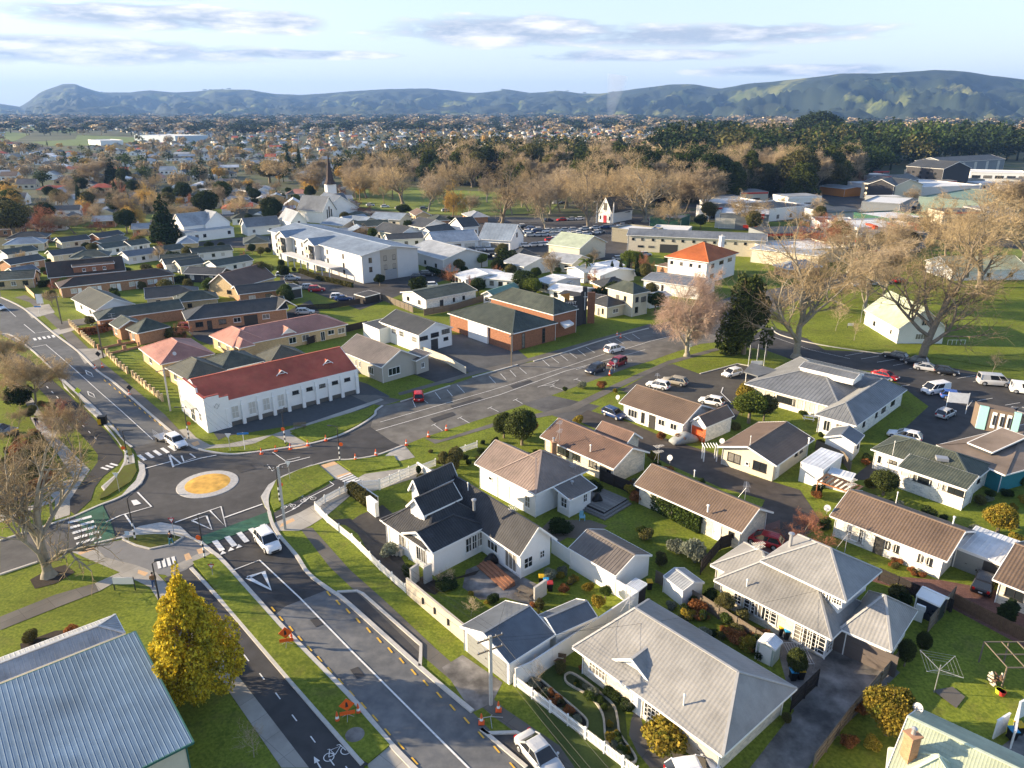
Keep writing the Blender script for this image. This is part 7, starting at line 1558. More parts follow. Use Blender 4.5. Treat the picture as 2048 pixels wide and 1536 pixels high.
# ------------------------------------------------------------------ trees and shrubs one by one
def t_yellow():
 rg=np.random.default_rng(5);L=[]
 for i in range(105):
  f=rg.random()**.8;z=1.9+f*7.2;rr=3.9*(1-f)**.88*(.4+.85*rg.random())+.1;t=rg.random()*6.283;s=(.72*(1-f)+.34)*(.7+.6*rg.random())
  L.append((rr*math.cos(t)*.8,rr*math.sin(t)*.8,z,s,s,s*1.1))
 L+=[(0,0,3.6,1.9,1.9,1.9),(0,0,6.3,1.1,1.1,2),(0,0,9.0,.35,.35,1.3),(.5,.2,8.2,.4,.4,.9)]
 V,F=leaf_cloud(rg,L,30000,.165,shell=.7)
 sg=[(Vector((0,0,-.1)),Vector((0,0,2.2)),.42,.3),(Vector((0,0,2.2)),Vector((0,0,8.6)),.3,.05)]+[(Vector((0,0,1.8+.3*i)),Vector(L[i][:3]),.13,.03)for i in range(14)]
 TM['yellowtree']=dict(trunk=seg_mesh('trunk',sg,barkg,8),crown=np_mesh('crown',V,F,lf_yellow),dim=(10.2,8.2))
t_yellow()
TR="""yellowtree 396 1388 1126 200 tree|bright golden yellow conifer on the lawn beside the dark cycle path
left 98 1152 878 270 tree|huge bare tree with a flared grey trunk at the left edge
left 20 1040 900 130 tree|bare grey-brown tree behind the huge one on the left edge
bare2 150 905 800 90 tree|low bare tree between the left footpath and the cycle path
vase 72 808 706 125 tree|round fine-twigged bare tree left of the main road
redbare 122 872 806 84 tree|reddish bare tree on the left footpath lawn
vase 12 742 662 88 tree|bare rounded tree at the far left beside the median
bigbare 1374 712 548 165 tree|pale pinkish bare tree with drooping twigs at the street bend
conifer2 1487 708 540 108 tree|massive dark green conifer beside the pale bare tree
plane2 1592 715 436 215 tree|tall bare tree with a dark trunk right of the massive conifer
plane1 1842 722 430 330 tree|great spreading bare tree over the club house
bare1 1733 628 490 125 tree|bare tree left of the club house stair
tallbare 1765 605 480 90 tree|bare tree directly behind the club house
sapling 1671 662 600 34 tree|slender young bare tree on the park path lawn
sapling 1708 682 634 32 tree|small spreading bare tree by the club house path
vase 1622 624 560 50 tree|small bare tree where the park road bends
vase 1682 604 556 40 tree|small bare tree further along the bend
plane1 1960 575 385 230 tree|broad bare tree at the right with golden twigs
plane2 2040 545 362 220 tree|broad bare tree cut by the right edge of the picture
bare2 1890 535 400 130 tree|bare tree in front of the green supermarket roof
plane2 1700 545 428 150 tree|spreading bare tree behind the club house lawn
bare1 1800 520 410 120 tree|bare tree between shops and the park
tallbare 2020 480 345 120 tree|tall golden bare tree at the right edge above the shops
redbare 1630 505 430 110 tree|brownish bare tree behind the orange roofed house
sapling 1984 748 702 34 tree|slender bare sapling beside the minibus
sapling 508 1514 1442 62 tree|leafless sapling at the bottom beside the pale concrete path
sapling 942 1232 1192 36 tree|orange-stemmed bare shrub on the villa lawn
full 1044 890 808 76 tree|dense rounded dark green tree beside the footpath
full 1008 876 818 50 tree|olive tree left of the dense rounded tree
topiary 906 948 908 36 bush|front clipped cushion bush beside the white fence
topiary 912 928 892 40 bush|rear clipped cushion bush beside the white fence
topiary 888 934 900 26 bush|left clipped cushion bush beside the white fence
ball 988 904 878 18 bush|small clipped lime ball bush in the cottage front garden
lime 1497 846 778 70 tree|fresh green bushy tree beside the clinic
olive 1527 842 786 46 tree|olive shrub tree right of the fresh green one
bushY 1488 798 765 40 bush|yellow-green clipped hedge bush with red tips at the clinic entrance
lime 1606 836 820 20 bush|small lime bush on the clinic terrace
full 1766 990 934 66 tree|rounded olive green tree beside the cream house
goldfull 1995 1064 1002 70 bush|orange and green dense bush at the lawn corner on the right
redbare 1602 1100 1028 96 tree|reddish leafless tree between the red car and the brick paving
goldfull 1772 1468 1366 116 tree|citrus tree full of orange fruit at the end of the stained driveway
full 1808 1332 1272 42 bush|green shrub at the garage wall corner
full 1842 1305 1258 36 bush|darker green shrub behind the garage wall corner
column 2012 1246 1200 34 bush|dark upright conifer shrub beside the brick paving
bushS 1388 1118 1076 62 bush|silvery rounded shrub at the hedge end
bushS 1350 1104 1080 40 bush|smaller silvery shrub by the lawn corner
bushO 1322 1130 1100 30 bush|small ball shrub at the garage corner
olive 1446 1232 1182 42 tree|olive coloured small tree behind the timber fence
bushO 1480 1250 1218 44 bush|brownish shrub along the timber fence
bushD 1420 1205 1178 40 bush|dark shrub at the left end of the timber fence
full 1588 1352 1290 48 bush|leafy green shrub beside the tin garden shed
bushY 1500 1300 1270 30 bush|yellowish shrub left of the tin garden shed
bushY 1330 1488 1440 110 bush|yellow flowering shrubs under the bay window
bushO 1120 1345 1318 30 bush|twiggy shrub by the garden bench
sapling 1078 1372 1318 40 tree|mop-headed bare tree at the white fence corner
bushR 1150 1262 1238 34 bush|pinkish climber on the white panel fence
round 1210 1200 1170 26 bush|small green shrub at the foot of the white panel fence
bushY 1195 1215 1190 30 bush|yellow-green shrub at the back lawn corner
sapling 900 1165 1132 26 tree|small espaliered tree on the white villa wall
sapling 880 1172 1140 20 tree|left espaliered tree on the white villa wall
bushS 778 1112 1085 40 bush|silver-leaved shrub beside the villa porch
bushD 820 1155 1128 36 bush|dark leafy shrub beside the villa steps
bushD 892 1172 1158 60 bush|low hedge curve on the villa lawn
ball 838 955 930 14 bush|topiary lollipop behind the tall white fence
ball 723 995 975 14 bush|dark topiary ball at the end of the villa hedge
bushO 850 970 945 40 bush|loose shrub behind the tall white fence
bushR 1230 895 874 26 bush|russet bush on the lawn of the orange-door house
bushR 1322 880 862 22 bush|dark red bush beside the covered car
sapling 1404 890 858 22 tree|small pruned tree in front of the orange garage door
bushR 1060 868 840 34 bush|russet shrub between footpath and red-brown house
bushD 1190 985 962 40 bush|dark shrub behind the white bungalow deck
bushR 1272 1005 982 34 bush|dark red shrub at the corner of the deck
bushO 1128 918 900 40 bush|shrub along the side of the red-brown house
bushD 1120 1062 1040 60 bush|dark foundation planting of the white bungalow
round 1310 625 582 46 tree|bright green tree in front of the flats
roundD 1047 580 540 52 tree|rounded dark green tree beside the pale green cottage
lime 1262 535 498 44 tree|weeping light green tree by the cream motel
bare1 1108 556 500 46 tree|bare tree between the white cottages
column 1223 560 523 9 tree|first slim cypress along the white wall
column 1240 557 519 9 tree|second slim cypress along the white wall
column 1256 552 515 9 tree|third slim cypress along the white wall
column 1272 548 512 9 tree|last slim cypress along the white wall
conifer 333 486 384 58 tree|tall dark cypress beside the white church school
olive 30 478 396 96 tree|broad olive grey tree at the left edge
redbare 82 470 418 90 tree|russet bare tree in the left row
bare2 150 468 424 92 tree|spreading beige bare tree in the left row
redbare 205 466 438 56 tree|low dark red bare tree behind the units
tallbare 262 458 382 66 tree|tall pinkish bare tree in the left row
weep 276 462 400 44 tree|golden weeping tree next to the cypress
olive 318 478 440 36 tree|olive bush beside the cypress trunk
bare2 372 440 408 60 tree|bare tree behind the church school
roundD 622 440 408 42 tree|evergreen beside the church transept
redbare 722 436 402 60 tree|brown bare tree right of the church
roundD 808 432 408 34 tree|dark round shrub tree by the park road
bare2 490 435 412 50 tree|bare tree behind the long white hall
plane1 1004 448 312 128 tree|great bare plane tree at the park edge with a pale forked trunk
bare1 1092 462 340 84 tree|grey bare tree right of the pale forked plane
plane1 1176 458 322 124 tree|great bare plane tree left of the chapel
plane2 1290 444 312 138 tree|great bare plane tree behind the chapel
tallbare 1406 432 330 78 tree|upright pale bare tree right of the chapel
bare2 1332 468 398 72 tree|small bare tree in front of the service station
bare2 1500 462 390 90 tree|dark bare tree beside the red shop sign
bare1 935 428 386 52 tree|bare park tree near the road
weep 905 436 372 46 tree|narrow brown tree at the park road
plane1 806 408 306 122 tree|large bare tree on the park lawn
weep 733 396 346 62 tree|golden weeping tree on the park lawn
bare1 612 392 326 98 tree|grey bare tree behind the church
bare2 560 372 312 70 tree|brown bare tree behind the steeple
olive 540 366 318 66 tree|broad russet green tree in the suburb by the park
conifer2 1603 402 322 74 tree|dark conifer beside the orange shop
conifer 1690 330 262 60 tree|cedar at the end of the tree belt
roundD 1630 300 220 90 tree|tallest round tree on the skyline at the right
roundD 1455 300 240 80 tree|wide olive crown on the skyline right of centre
bare1 1520 300 238 70 tree|bare poplars on the skyline
conifer 578 345 290 14 tree|slim dark cypress in the suburb
conifer 600 340 288 13 tree|second slim dark cypress in the suburb
conifer 228 372 315 34 tree|group-leading dark conifer in the left suburb
conifer2 246 378 335 26 tree|shorter dark conifer in the left suburb
tallbare 190 372 318 70 tree|tall bare tree beside the left suburb conifers
round 130 582 555 34 tree|rounded bush tree on the front lawn of the white gabled house
roundD 760 572 548 26 tree|dark shrub tree behind the cream unit block
olive 528 570 520 46 tree|olive tree at the retirement building drive
roundD 570 560 530 24 tree|dark round shrub at the retirement building drive
bushR 1110 765 745 3 bush|tiny""".split('\n')[:-1]
for ln in TR:
 a,lb=ln.split('|');k,x,y,t,w,c=a.split()
 tree(k,float(x),float(y),float(t),float(w),lb,c,name={'tree':'tree','bush':'bush'}[c])
b=G(1171,562);h=hgt(b,522);r=thing('palm_tree','single palm tree between the white cottages','tree',b);MB().tube([b,b+Vector((.1,0,h))],[.22,.14],8).build('trunk',bark,r);mb=MB()
for i in range(16):
 t=i*2.4;e=.5 if i%2 else-.1;P=[b+Vector((math.cos(t)*s,math.sin(t)*s,h+e*s-.16*s*s))for s in(0,.8,1.6,2.4)]
 for p,q in zip(P,P[1:]):sd=Vector((-math.sin(t),math.cos(t),-.3))*.3;mb.face([p-sd,q-sd,q,p]);mb.face([p,q,q+sd,p+sd])
mb.build('fronds',lf_lime,r,kind='stuff')
def hedge(label,pts,w,h,m=lf_green,n=260,s=.13):
 P=[G(*p)for p in pts];rg=np.random.default_rng(3);Vs=[];tot=0
 for a,b in zip(P,P[1:]):
  L=(b-a).length;k=int(n*L*(w+2*h)/2);u=np.array((b-a)/L);v=np.array((-u[1],u[0],0));f=rg.random(k)*(w+2*h);x=rg.random((k,1))*L
  lat=np.where(f<h,-w/2,np.where(f<h+w,f-h-w/2,w/2))[:,None];z=np.where(f<h,f,np.where(f<h+w,h,f-h-w))[:,None]
  c=np.array(a)+u*x+v*(lat+rg.normal(size=(k,1))*.04)+np.array([[0,0,1.]])*(z+rg.normal(size=(k,1))*.04);q=rg.normal(size=(k,3));q/=np.linalg.norm(q,axis=1,keepdims=True);e=np.cross(q,rg.normal(size=(k,3)));e/=np.linalg.norm(e,axis=1,keepdims=True);g_=np.cross(q,e);S_=s*(.5+.7*rg.random((k,1)))
  Vs.append(np.stack([c-e*S_,c-g_*S_,c+e*S_,c+g_*S_],1).reshape(-1,3))
 V=np.concatenate(Vs);o=bpy.data.objects.new('hedge',np_mesh('hedge',V,np.arange(len(V)).reshape(-1,4),m));COL.objects.link(o);own_origin(o);tag(o,label,'hedge')
 mb=MB()
 for a,b in zip(P,P[1:]):ribbon(mb,[a,b],w*.8,h*.9,h*.9)
 adopt(mb.build('hedge_core',lf_dark),o);o.children[0].location=-o.location
hedge('thick clipped green hedge in front of the long brown house',[(1312,1012),(1408,1062)],2.2,2.2)
hedge('clipped hedge beside the villa gate',[(702,985),(748,1018)],1.0,1.4,lf_olive)
hedge('dark hedge along the brick flats lawn',[(78,575),(115,570)],1,1.6,lf_dark,120,.2);hedge('dark red hedge in front of the dark-roofed brick house',[(160,672),(190,668),(215,662)],1,1.5,lf_russet,150,.18)
hedge('long dark hedge along the lane behind the cream block',[(855,545),(930,570),(960,580)],1.2,1.8,lf_dark,100,.2);hedge('green hedge at the retirement building frontage',[(600,545),(640,560),(705,575)],.8,1.2,lf_olive,120,.2)
def beds(label,poly_,n,keys,h0,h1,seed):
 rg=random.Random(seed);xs=[p[0]for p in poly_];ys=[p[1]for p in poly_];k=0;tr=0
 while k<n and tr<4000:
  tr+=1;x,y=rg.uniform(min(xs),max(xs)),rg.uniform(min(ys),max(ys))
  if inside(x,y,poly_):h=rg.uniform(h0,h1);put(rg.choice(keys),G(x,y),h,h*rg.uniform(1.1,1.6),label,'bush','bush','bushes: '+label);k+=1
def inside(x,y,P):
 c=False;j=len(P)-1
 for i in range(len(P)):
  if(P[i][1]>y)!=(P[j][1]>y)and x<(P[j][0]-P[i][0])*(y-P[i][1])/(P[j][1]-P[i][1])+P[i][0]:c=not c
  j=i
 return c
beds('small plant in the long garden bed behind the picket fence',[(1066,1368),(1105,1390),(1165,1440),(1145,1450),(1085,1402)],22,('bushO','bushS','bush','bushR'),.35,.8,1)
beds('leafy plant in the winding garden bed',[(1140,1355),(1180,1380),(1218,1410),(1228,1450),(1262,1520),(1240,1520),(1212,1470),(1205,1425),(1150,1378)],26,('bush','bushY','bush','bushS'),.35,.8,2)
beds('shrub in the tangled bed beside the timber fence',[(1370,1195),(1545,1290),(1520,1320),(1410,1265),(1340,1210)],26,('bushD','bush','bushO','bushR','bushY'),.6,1.5,3)
beds('shrub beneath the wall of the pale grey tiled house',[(1218,1372),(1262,1400),(1256,1420),(1215,1390)],9,('bushD','bushS','bushR'),.5,1.1,4)
beds('low shrub in the roadside bed by the bottom-left hall',[(60,1285),(160,1262),(168,1272),(80,1310)],6,('bushR','bushD','bushO'),.7,1.5,5)
beds('shrub along the front of the cream bungalow wall',[(1765,1115),(1860,1150),(1840,1158),(1755,1125)],12,('bushR','bushO','bushD'),.4,.8,6)
beds('tangled shrub on the bank behind the two-storey house',[(1790,1180),(1830,1200),(1815,1230),(1780,1205)],8,('bushO','bushD'),.7,1.4,7)
beds('garden shrub between the left suburban houses',[(140,600),(420,640),(640,560),(560,500),(260,480),(60,560)],60,('bushD','bush','bushO','bushR'),1.0,2.4,9)
beds('low plant in the wild bed at the left edge',[(0,900),(60,880),(110,960),(60,1000),(0,990)],26,('bushO','bushR','bush'),.8,1.8,10)
beds('shrub in the overgrown corner behind the cream house',[(1990,900),(2048,900),(2048,1010),(2000,1000)],12,('bushD','bush','bushY'),.8,1.6,11)
beds('ground plant among the palms by the tree trunk',[(840,905),(1000,880),(1030,900),(960,925),(870,940)],12,('bushD','bushO'),.5,1.0,12)
# ------------------------------------------------------------------ shops and yards at the middle distance
def block(label,A,B,dep,h,wall,roof,wins='',name='building',cat='building',group=None,par=.5):
 H=House(name,label,cat,group);H.wing(A,B,dep,h,.12,wall,roof,skillion=True,style='flat',ov=.02,gut=False,wins=wins)
 w=H.w[0];
 if par:
  for a,b in(((0,0),(w.L,0)),((w.L,0),(w.L,w.D)),((w.L,w.D),(0,w.D)),((0,w.D),(0,0))):H.part('parapet',wall,lambda m_:m_.bar(w.P(*a,h+par/2),w.P(*b,h+par/2),.25,par+.15))
 return H
bigbox=mat('pale_roof_sheet',(.62,.63,.63),var=.12,scale=.2);shopred=mat('shop_red',(.55,.04,.03),rough=.5);grey_b=mat('grey_panel',(.20,.22,.24),var=.08,scale=.3);gr_ok='k f .2 1.6 1 1.6; k f .5 1.6 1 1.6; k f .8 1.6 1 1.6'
block('huge shop with a pale sea-green flat roof at the right',(1838,395),(2140,420),60,6.5,mat('grey_green_wall',(.16,.22,.2),var=.1,scale=.2),mat('sea_green_roof',(.17,.27,.22),var=.15,scale=.1));block('grey panel warehouse with a white roof next to the sea-green roof',(1724,405),(1800,410),30,7,grey_b,bigbox)
block('long pale grey retail shed behind the warehouse',(1800,378),(1960,372),40,6,lt_grey,bigbox);block('white and black glazed showroom near the right edge',(1942,345),(2060,348),25,7,white,bigbox,''.join('k f %.2f 5 3.6 1.8 3x1; '%x for x in(.1,.3,.5,.7,.9)))
H=hs('dark gabled three-storey apartment block nearest the shops',(1722,365),(1790,372),22,8.5,3,cream,r_char,wins=''.join('k f %.2f 2 %.1f 1.5; '%(x,z)for x in(.15,.4,.65,.9)for z in(1,3.8,6.4)),name='apartment_block',cat='building',style='flat');H.wing((1790,372),(1840,358),14,8.7,3,dk_wall,r_char,style='flat',wins=''.join('k f %.2f 2 %.1f 1.5; '%(x,z)for x in(.2,.5,.8)for z in(1,3.8,6.4)))
H=hs('tall dark twin-gabled apartment block behind the first',(1812,332),(1888,338),24,12,4,dk_wall,r_char,wins=''.join('k f %.2f 2 %.1f 1.5; '%(x,z)for x in(.2,.4,.6,.8)for z in(2,5,8)),name='apartment_block',cat='building',style='flat')
hs('long charcoal terrace with pale bays at the foot of the wooded slope',(1892,325),(2012,318),25,9,3,grey_b,r_char,wins=''.join('c f %.2f 3 1 7 1x3; '%x for x in(.1,.3,.5,.7,.9)),name='apartment_block',cat='building',style='flat')
hs('orange and timber pavilion shop among the trees',(1638,372),(1690,378),18,4.5,.8,mat('orange_wall',(.6,.22,.04)),r_grey,name='building',cat='building',style='flat')
H=block('grey shop with a red sign panel beside the dark bare tree',(1440,428),(1538,432),22,6,grey_b,bigbox,'c f .12 8 .5 4 2x1');w=H.w[0];H.part('sign_panel',shopred,lambda b:b.obox(w.P(w.L*.55,-.4,4.8),w.u*w.L*.36,-w.v*.3,Vector((0,0,2))));H.part('lower_sign',shopred,lambda b:b.obox(w.P(w.L*.5,-.4,.8),w.u*w.L*.28,-w.v*.3,Vector((0,0,1.3))))
q=w.P(w.L*.73,-.85,5.3);H.part('sign_roundel',white,lambda b:b.tube([w.P(w.L*.6,-.72,5.8),w.P(w.L*.6,-.9,5.8)],.9,14));text('Carters Tyres',1.5,q,math.atan2(w.u.y,w.u.x),white,H.root)
block('white shop with a dark pitched skylight roof',(1540,420),(1625,412),22,5,white,r_char,gr_ok);block('long white store beyond the red-signed shop',(1448,410),(1530,405),18,5,white,bigbox)
H=block('car showroom with tall red portal frames',(1715,458),(1848,455),22,5.5,lt_grey,bigbox,'c f .2 6 .4 3.5 3x1; c f .55 6 .4 3.5 3x1');w=H.w[0]
for f in(.22,.55,.86):H.part('red_portal',mat('portal_red',(.62,.08,.03)),lambda b:(b.box(w.P(w.L*f,-1.6,3.4),(1.4,1.6,6.8)),b.box(w.P(w.L*f,1,6.6),(1.6,6,.6))))
text('11',3,w.P(w.L*.12,-.4,2),0,dark,H.root)
block('low green-roofed shop right of the red portals',(1780,440),(1862,436),20,6,mat('shop_green',(.03,.10,.07)),bigbox);block('grey shop with a red stripe sign',(1640,448),(1720,450),18,5,white,r_char);block('blue-roofed flat building beside the banner',(1560,505),(1692,498),18,4,cream,bigbox)
b=G(1708,532);H=thing('banner_pylon','tall red and white banner pylon on the roadside','sign',b);hh=hgt(b,466)
for i in range(7):MB().box(b+Vector((0,0,hh*(i+.5)/7)),(1.6,.3,hh/7-.05)).build('panel',shopred if i%2 else white,H)
H=block('service station with a green-edged flat canopy behind the chapel',(1300,436),(1362,440),14,5,MT['shop_green'],mat('grey_roof_sheet',(.22,.21,.2),var=.1));block('white roofed workshop in front of the chapel',(1224,458),(1292,466),12,4.5,mat('khaki_wall',(.2,.19,.15)),bigbox);block('low office with a dark pitched vent behind the cream motel',(1300,462),(1372,466),14,4.5,lt_grey,bigbox)
H=hs('car dealership with a pale blue-grey gable roof',(868,486),(960,480),13,3.6,2.8,w_board,r_blue,style='rib',step=1.2,wins='k f .2 3 .3 2.4; k f .5 3 .3 2.4; c f .8 4 .3 2.4 3x1',name='dealership',cat='building');H.wing((955,478),(1022,482),15,3.8,4.6,w_board,r_blue,style='rib',step=1.2,wins='c f .2 3 .3 2.4; k f .5 3 .3 2.4; k f .8 3 .3 2.4; k r .5 1.4 4 1.6')
for A,B,D,he,ri,wl_2,rf,lb in(((1093,488),(1160,497),16,5,3,cream,r_mint,'tall pale green ribbed roof building in the car yard street'),((1003,524),(1048,534),14,3,1.8,white,r_zinc,'white cottage with a pale iron gable and carport'),((1085,520),(1145,528),11,3,1.8,cream,r_zinc,'pale hip-roofed cottage behind the bare tree'),((1153,540),(1200,552),14,3,1.2,white,r_white,'white L-shaped cottage behind the palm'),((1168,545),(1250,530),8,3.2,1,white,r_white,'white cottage running behind the slim cypresses'),((905,548),(930,560),14,2.8,1.0,white,r_white,'white-roofed cottage with a chequered iron roof'),((967,556),(1032,562),9,2.8,.9,white,r_white,'low white flat behind the round green tree'),((1070,560),(1098,568),12,2.8,.9,white,r_white,'low white flat right of the round green tree'),((1095,578),(1160,588),8,2.8,.8,white,r_white,'white-roofed unit behind the church'),((1115,588),(1190,600),6,2.8,.3,white,r_bitum,'black flat roofed annex behind the church cross'),((1102,560),(1140,565),5,2.4,.2,white,r_zinc,'open carport with a grey iron roof'),((812,498),(885,520),17,4,2.4,lt_grey,r_zinc,'grey ribbed workshop behind the tall white building'),((744,460),(800,470),11,3.5,2.4,white,r_char,'white gabled house with a black roof behind the tall white building'),((775,480),(850,476),9,3,1.4,white,r_char,'long black-roofed block behind the retirement building'),((812,450),(846,456),13,3.4,2.6,white,r_char,'black gabled house right of the first'),((868,470),(915,462),10,3.2,2.4,white,r_char,'black gabled house beside the dealership'),((925,455),(960,452),12,3.5,3,white,r_char,'black gabled house at the dealership end'),((640,447),(685,452),12,3,2,cream,r_blue,'sky blue roofed house in front of the church'),((680,444),(722,448),12,3,2,cream,r_blue,'second sky blue roofed house in front of the church'),((700,446),(745,440),11,3,2,cream,r_blue,'third sky blue roofed house by the brown tree'),((738,437),(800,440),12,3,2,cream,r_blue,'fourth sky blue roofed house by the dark shrub tree'),((1905,540),(2060,538),14,3.2,2.6,w_board,r_mint,'mint-roofed white cottage at the right park edge'),((1300,598),(1345,590),5,2.6,.5,white,r_blue,'low white outbuilding behind the pale bare tree')):
 hs(lb,A,B,D,he,ri,wl_2,rf,style='flat',wins='k f .2 1.2 .9 1.2; k f .5 1.2 .9 1.2; k f .8 1.2 .9 1.2; k r .4 1.2 .9 1.2')
def clear(x,y,r,px,py):
 return all((x-a)**2+(y-b)**2>(r+c)**2 for a,b,c in FOOT)and not any(inside(px,py,q)for q in PAVED)
rg=random.Random(31);k=0
for _ in range(900):
 px,py=rg.uniform(1380,2060),rg.uniform(352,512);g_=G(px,py)
 if px>1860 and py>450 or px<1540 and py>440 or not clear(g_.x,g_.y,10,px,py+3)or inside(px,py,[(1530,372),(1650,345),(1700,365),(1640,392),(1540,396)]):continue
 L=rg.uniform(12,24);h=rg.uniform(3.6,6);u=Vector((1,rg.uniform(.1,.3),0)).normalized();c=rg.choice(((white,'white'),(lt_grey,'pale grey'),(grey_b,'dark grey'),(cream,'cream')));rf=rg.choice(((bigbox,'white flat'),(MT['grey_roof_sheet']if 'grey_roof_sheet' in MT else r_grey,'grey'),(r_zinc,'zinc'),(r_char,'charcoal')))
 a=g_-u*L/2;b2=g_+u*L/2;tr_=rg.choice((white,shopred,grey_b));H=block('%s shop with a %s roof in the packed shopping strip'%(c[1],rf[1]),tuple(a),tuple(b2),rg.uniform(9,16),h,c[0],rf[0],'k f .2 2.4 .3 2.2; k f .6 4 .3 2.2 3x1',group='shops '+c[1]+rf[1],par=0);w=H.w[0];H.part('fascia',tr_,lambda b:b.obox(w.P(.3,-.35,h-1.1),w.u*(w.L-.6),w.v*.25,Vector((0,0,.8))));k+=1
 if k>42:break
k=0
INF=[([(0,452),(340,440),(560,470),(560,560),(330,700),(120,640),(0,560)],15),([(640,440),(1120,440),(1340,480),(1340,600),(1180,600),(960,620),(700,560)],22),([(360,400),(700,385),(690,440),(480,450),(360,430)],14),([(1540,470),(1700,470),(1700,560),(1560,560)],4)]
for P_,n in INF:
 k=0
 for _ in range(700):
  px,py=rg.uniform(min(p[0]for p in P_),max(p[0]for p in P_)),rg.uniform(min(p[1]for p in P_),max(p[1]for p in P_));g_=G(px,py)
  if not inside(px,py,P_)or not clear(g_.x,g_.y,7.5,px,py):continue
  t=rg.choice((.35,.35,1.9));u=Vector((math.cos(t),math.sin(t),0));L=rg.uniform(9,14);c=rg.choice(((white,'white'),(cream,'cream'),(tbrick,'buff brick'),(obrick,'orange brick')));rf=rg.choice(((r_char,'charcoal'),(r_zinc,'pale iron'),(r_dgreen,'dark green'),(r_blue,'light blue'),(r_brown,'brown')))
  hs('%s house with a %s roof packed between its neighbours'%(c[1],rf[1]),tuple(g_-u*L/2),tuple(g_+u*L/2),rg.uniform(7,9),2.7,1.7,c[0],rf[0],ends=rg.choice(('gg','hh')),group='infill houses '+c[1]+rf[1],wins='k f .2 1.3 .9 1.2; f .5 1.2 .9 1.2; k f .8 1.3 .9 1.2; k r .5 1.2 .9 1.2',step=.8);k+=1
  if k>=n:break
def fill(P_,n,keys,h0,h1,desc,r=1.6,rel=.85):
 k=0
 for _ in range(n*30):
  px,py=rg.uniform(min(p[0]for p in P_),max(p[0]for p in P_)),rg.uniform(min(p[1]for p in P_),max(p[1]for p in P_));g_=G(px,py)
  if not inside(px,py,P_)or not clear(g_.x,g_.y,r*.5,px,py):continue
  q=rg.choice(keys);h=rg.uniform(h0,h1);b=put(q,g_,h,h*rel*(1.5 if q.startswith('bush')else.45 if q in('conifer','column')else 1),NM.get(q,'green shrub')+' '+desc,'bush' if q.startswith('bush')else 'tree',group=NM.get(q,'shrub')+'s '+desc);k+=1
  if k>=n:break
NM=dict(bare1='grey bare tree',bare2='tan bare tree',round='green leafy tree',roundD='dark evergreen tree',olive='olive tree',redbare='reddish bare tree',lime='lime green tree',conifer='dark conifer',weep='golden tree',bushD='dark shrub',bushO='olive shrub',bushR='russet shrub',bushY='yellow-green shrub',bushS='silvery shrub')
fill([(0,400),(330,385),(360,440),(330,470),(0,480)],26,('bare1','bare2','redbare','olive','roundD','weep'),6,12,'behind the left unit rows')
fill([(0,480),(560,470),(700,600),(420,720),(120,640)],46,('round','roundD','olive','bare2','redbare','bushD','bushO'),2,5,'between the left brick houses')
fill([(360,385),(700,375),(700,440),(560,450),(470,450),(360,430)],30,('roundD','olive','bare1','bare2','round','redbare'),4,9,'near the white church')
fill([(640,440),(1250,440),(1340,500),(1330,600),(960,610),(700,560)],44,('round','roundD','olive','bare1','bushD','lime','redbare'),2.5,6,'among the central cottages')
fill([(1400,380),(1900,360),(2048,440),(1900,520),(1560,540),(1400,470)],40,('bare1','bare2','roundD','olive','redbare'),4,10,'between the shops')
fill([(1180,740),(1500,800),(2048,900),(2048,1250),(1900,1200),(1600,1060),(1300,1150),(1000,900)],60,('bushD','bushO','bushR','bushY','bushS','round'),.7,1.7,'in the gardens of the brown-roofed houses',r=1)
fill([(760,1010),(1100,1100),(1300,1200),(1700,1350),(1850,1500),(1300,1500),(950,1200)],40,('bushD','bushO','bushR','bushY','bushS'),.5,1.3,'in the near back gardens',r=.8)
fill([(0,700),(60,760),(110,830),(60,1000),(0,1000)],26,('bare2','bushO','redbare','bushD','olive'),1.5,4,'in the park strip on the left')
fill([(700,380),(1120,392),(1110,432),(800,425),(700,405)],16,('bare1','bare2'),13,19,'on the park lawn',r=3)
fill([(1110,400),(1440,405),(1400,432),(1120,436)],12,('bare1','bare2'),15,22,'near the chapel',r=3)
def small_car():
 mb=MB();L,hw=4.4,.9
 loft(mb,[[(x,-w,.25),(x,-w,z),(x,-w*.8,z+.08),(x,w*.8,z+.08),(x,w,z),(x,w,.25)]for x,z,w in((-2.2,.7,.75),(-2,.9,.88),(1.0,.9,.9),(2.0,.75,.86),(2.2,.5,.72))])
 mb.grid([(x,y,z)for x,y,z in((-1.9,-.8,.93),(-1.9,.8,.93),(-1.4,.65,1.45),(-1.4,-.65,1.45),(1.1,-.8,.93),(1.1,.8,.93),(.4,.65,1.45),(.4,-.65,1.45))],((0,1,2,3),(5,4,7,6),(4,0,3,7),(1,5,6,2)),1);mb.box((-.5,0,1.47),(1.9,1.3,.06))
 for x in(-1.35,1.35):
  for s in(-.85,.85):mb.tube([(x,s-.1,.32),(x,s+.1,.32)],.32,8,2)
 return mb
o=small_car().build('parked_car',[PAINT['white'],gl_car,rubber]);me_car=o.data;bpy.data.objects.remove(o);rg=random.Random(9);CC=['white']*5+['silver']*4+['grey','black','red','navy','blue','black','beige']
def row(a,b,n,label,group,rz=None,jit=.3):
 A,B=G(*a),G(*b)
 for i in range(n):
  p=A.lerp(B,(i+rg.uniform(-.15,.15))/max(n-1,1));o=bpy.data.objects.new('parked_car',me_car);COL.objects.link(o);o.location=(p.x,p.y,.04);o.rotation_euler=(0,0,(rz if rz is not None else.3)+rg.uniform(-.08,.08)+(math.pi if rg.random()<.4 else 0))
  c=rg.choice(CC);o.material_slots[0].link='OBJECT';o.material_slots[0].material=PAINT[c];tag(o,label%c,'car',group)
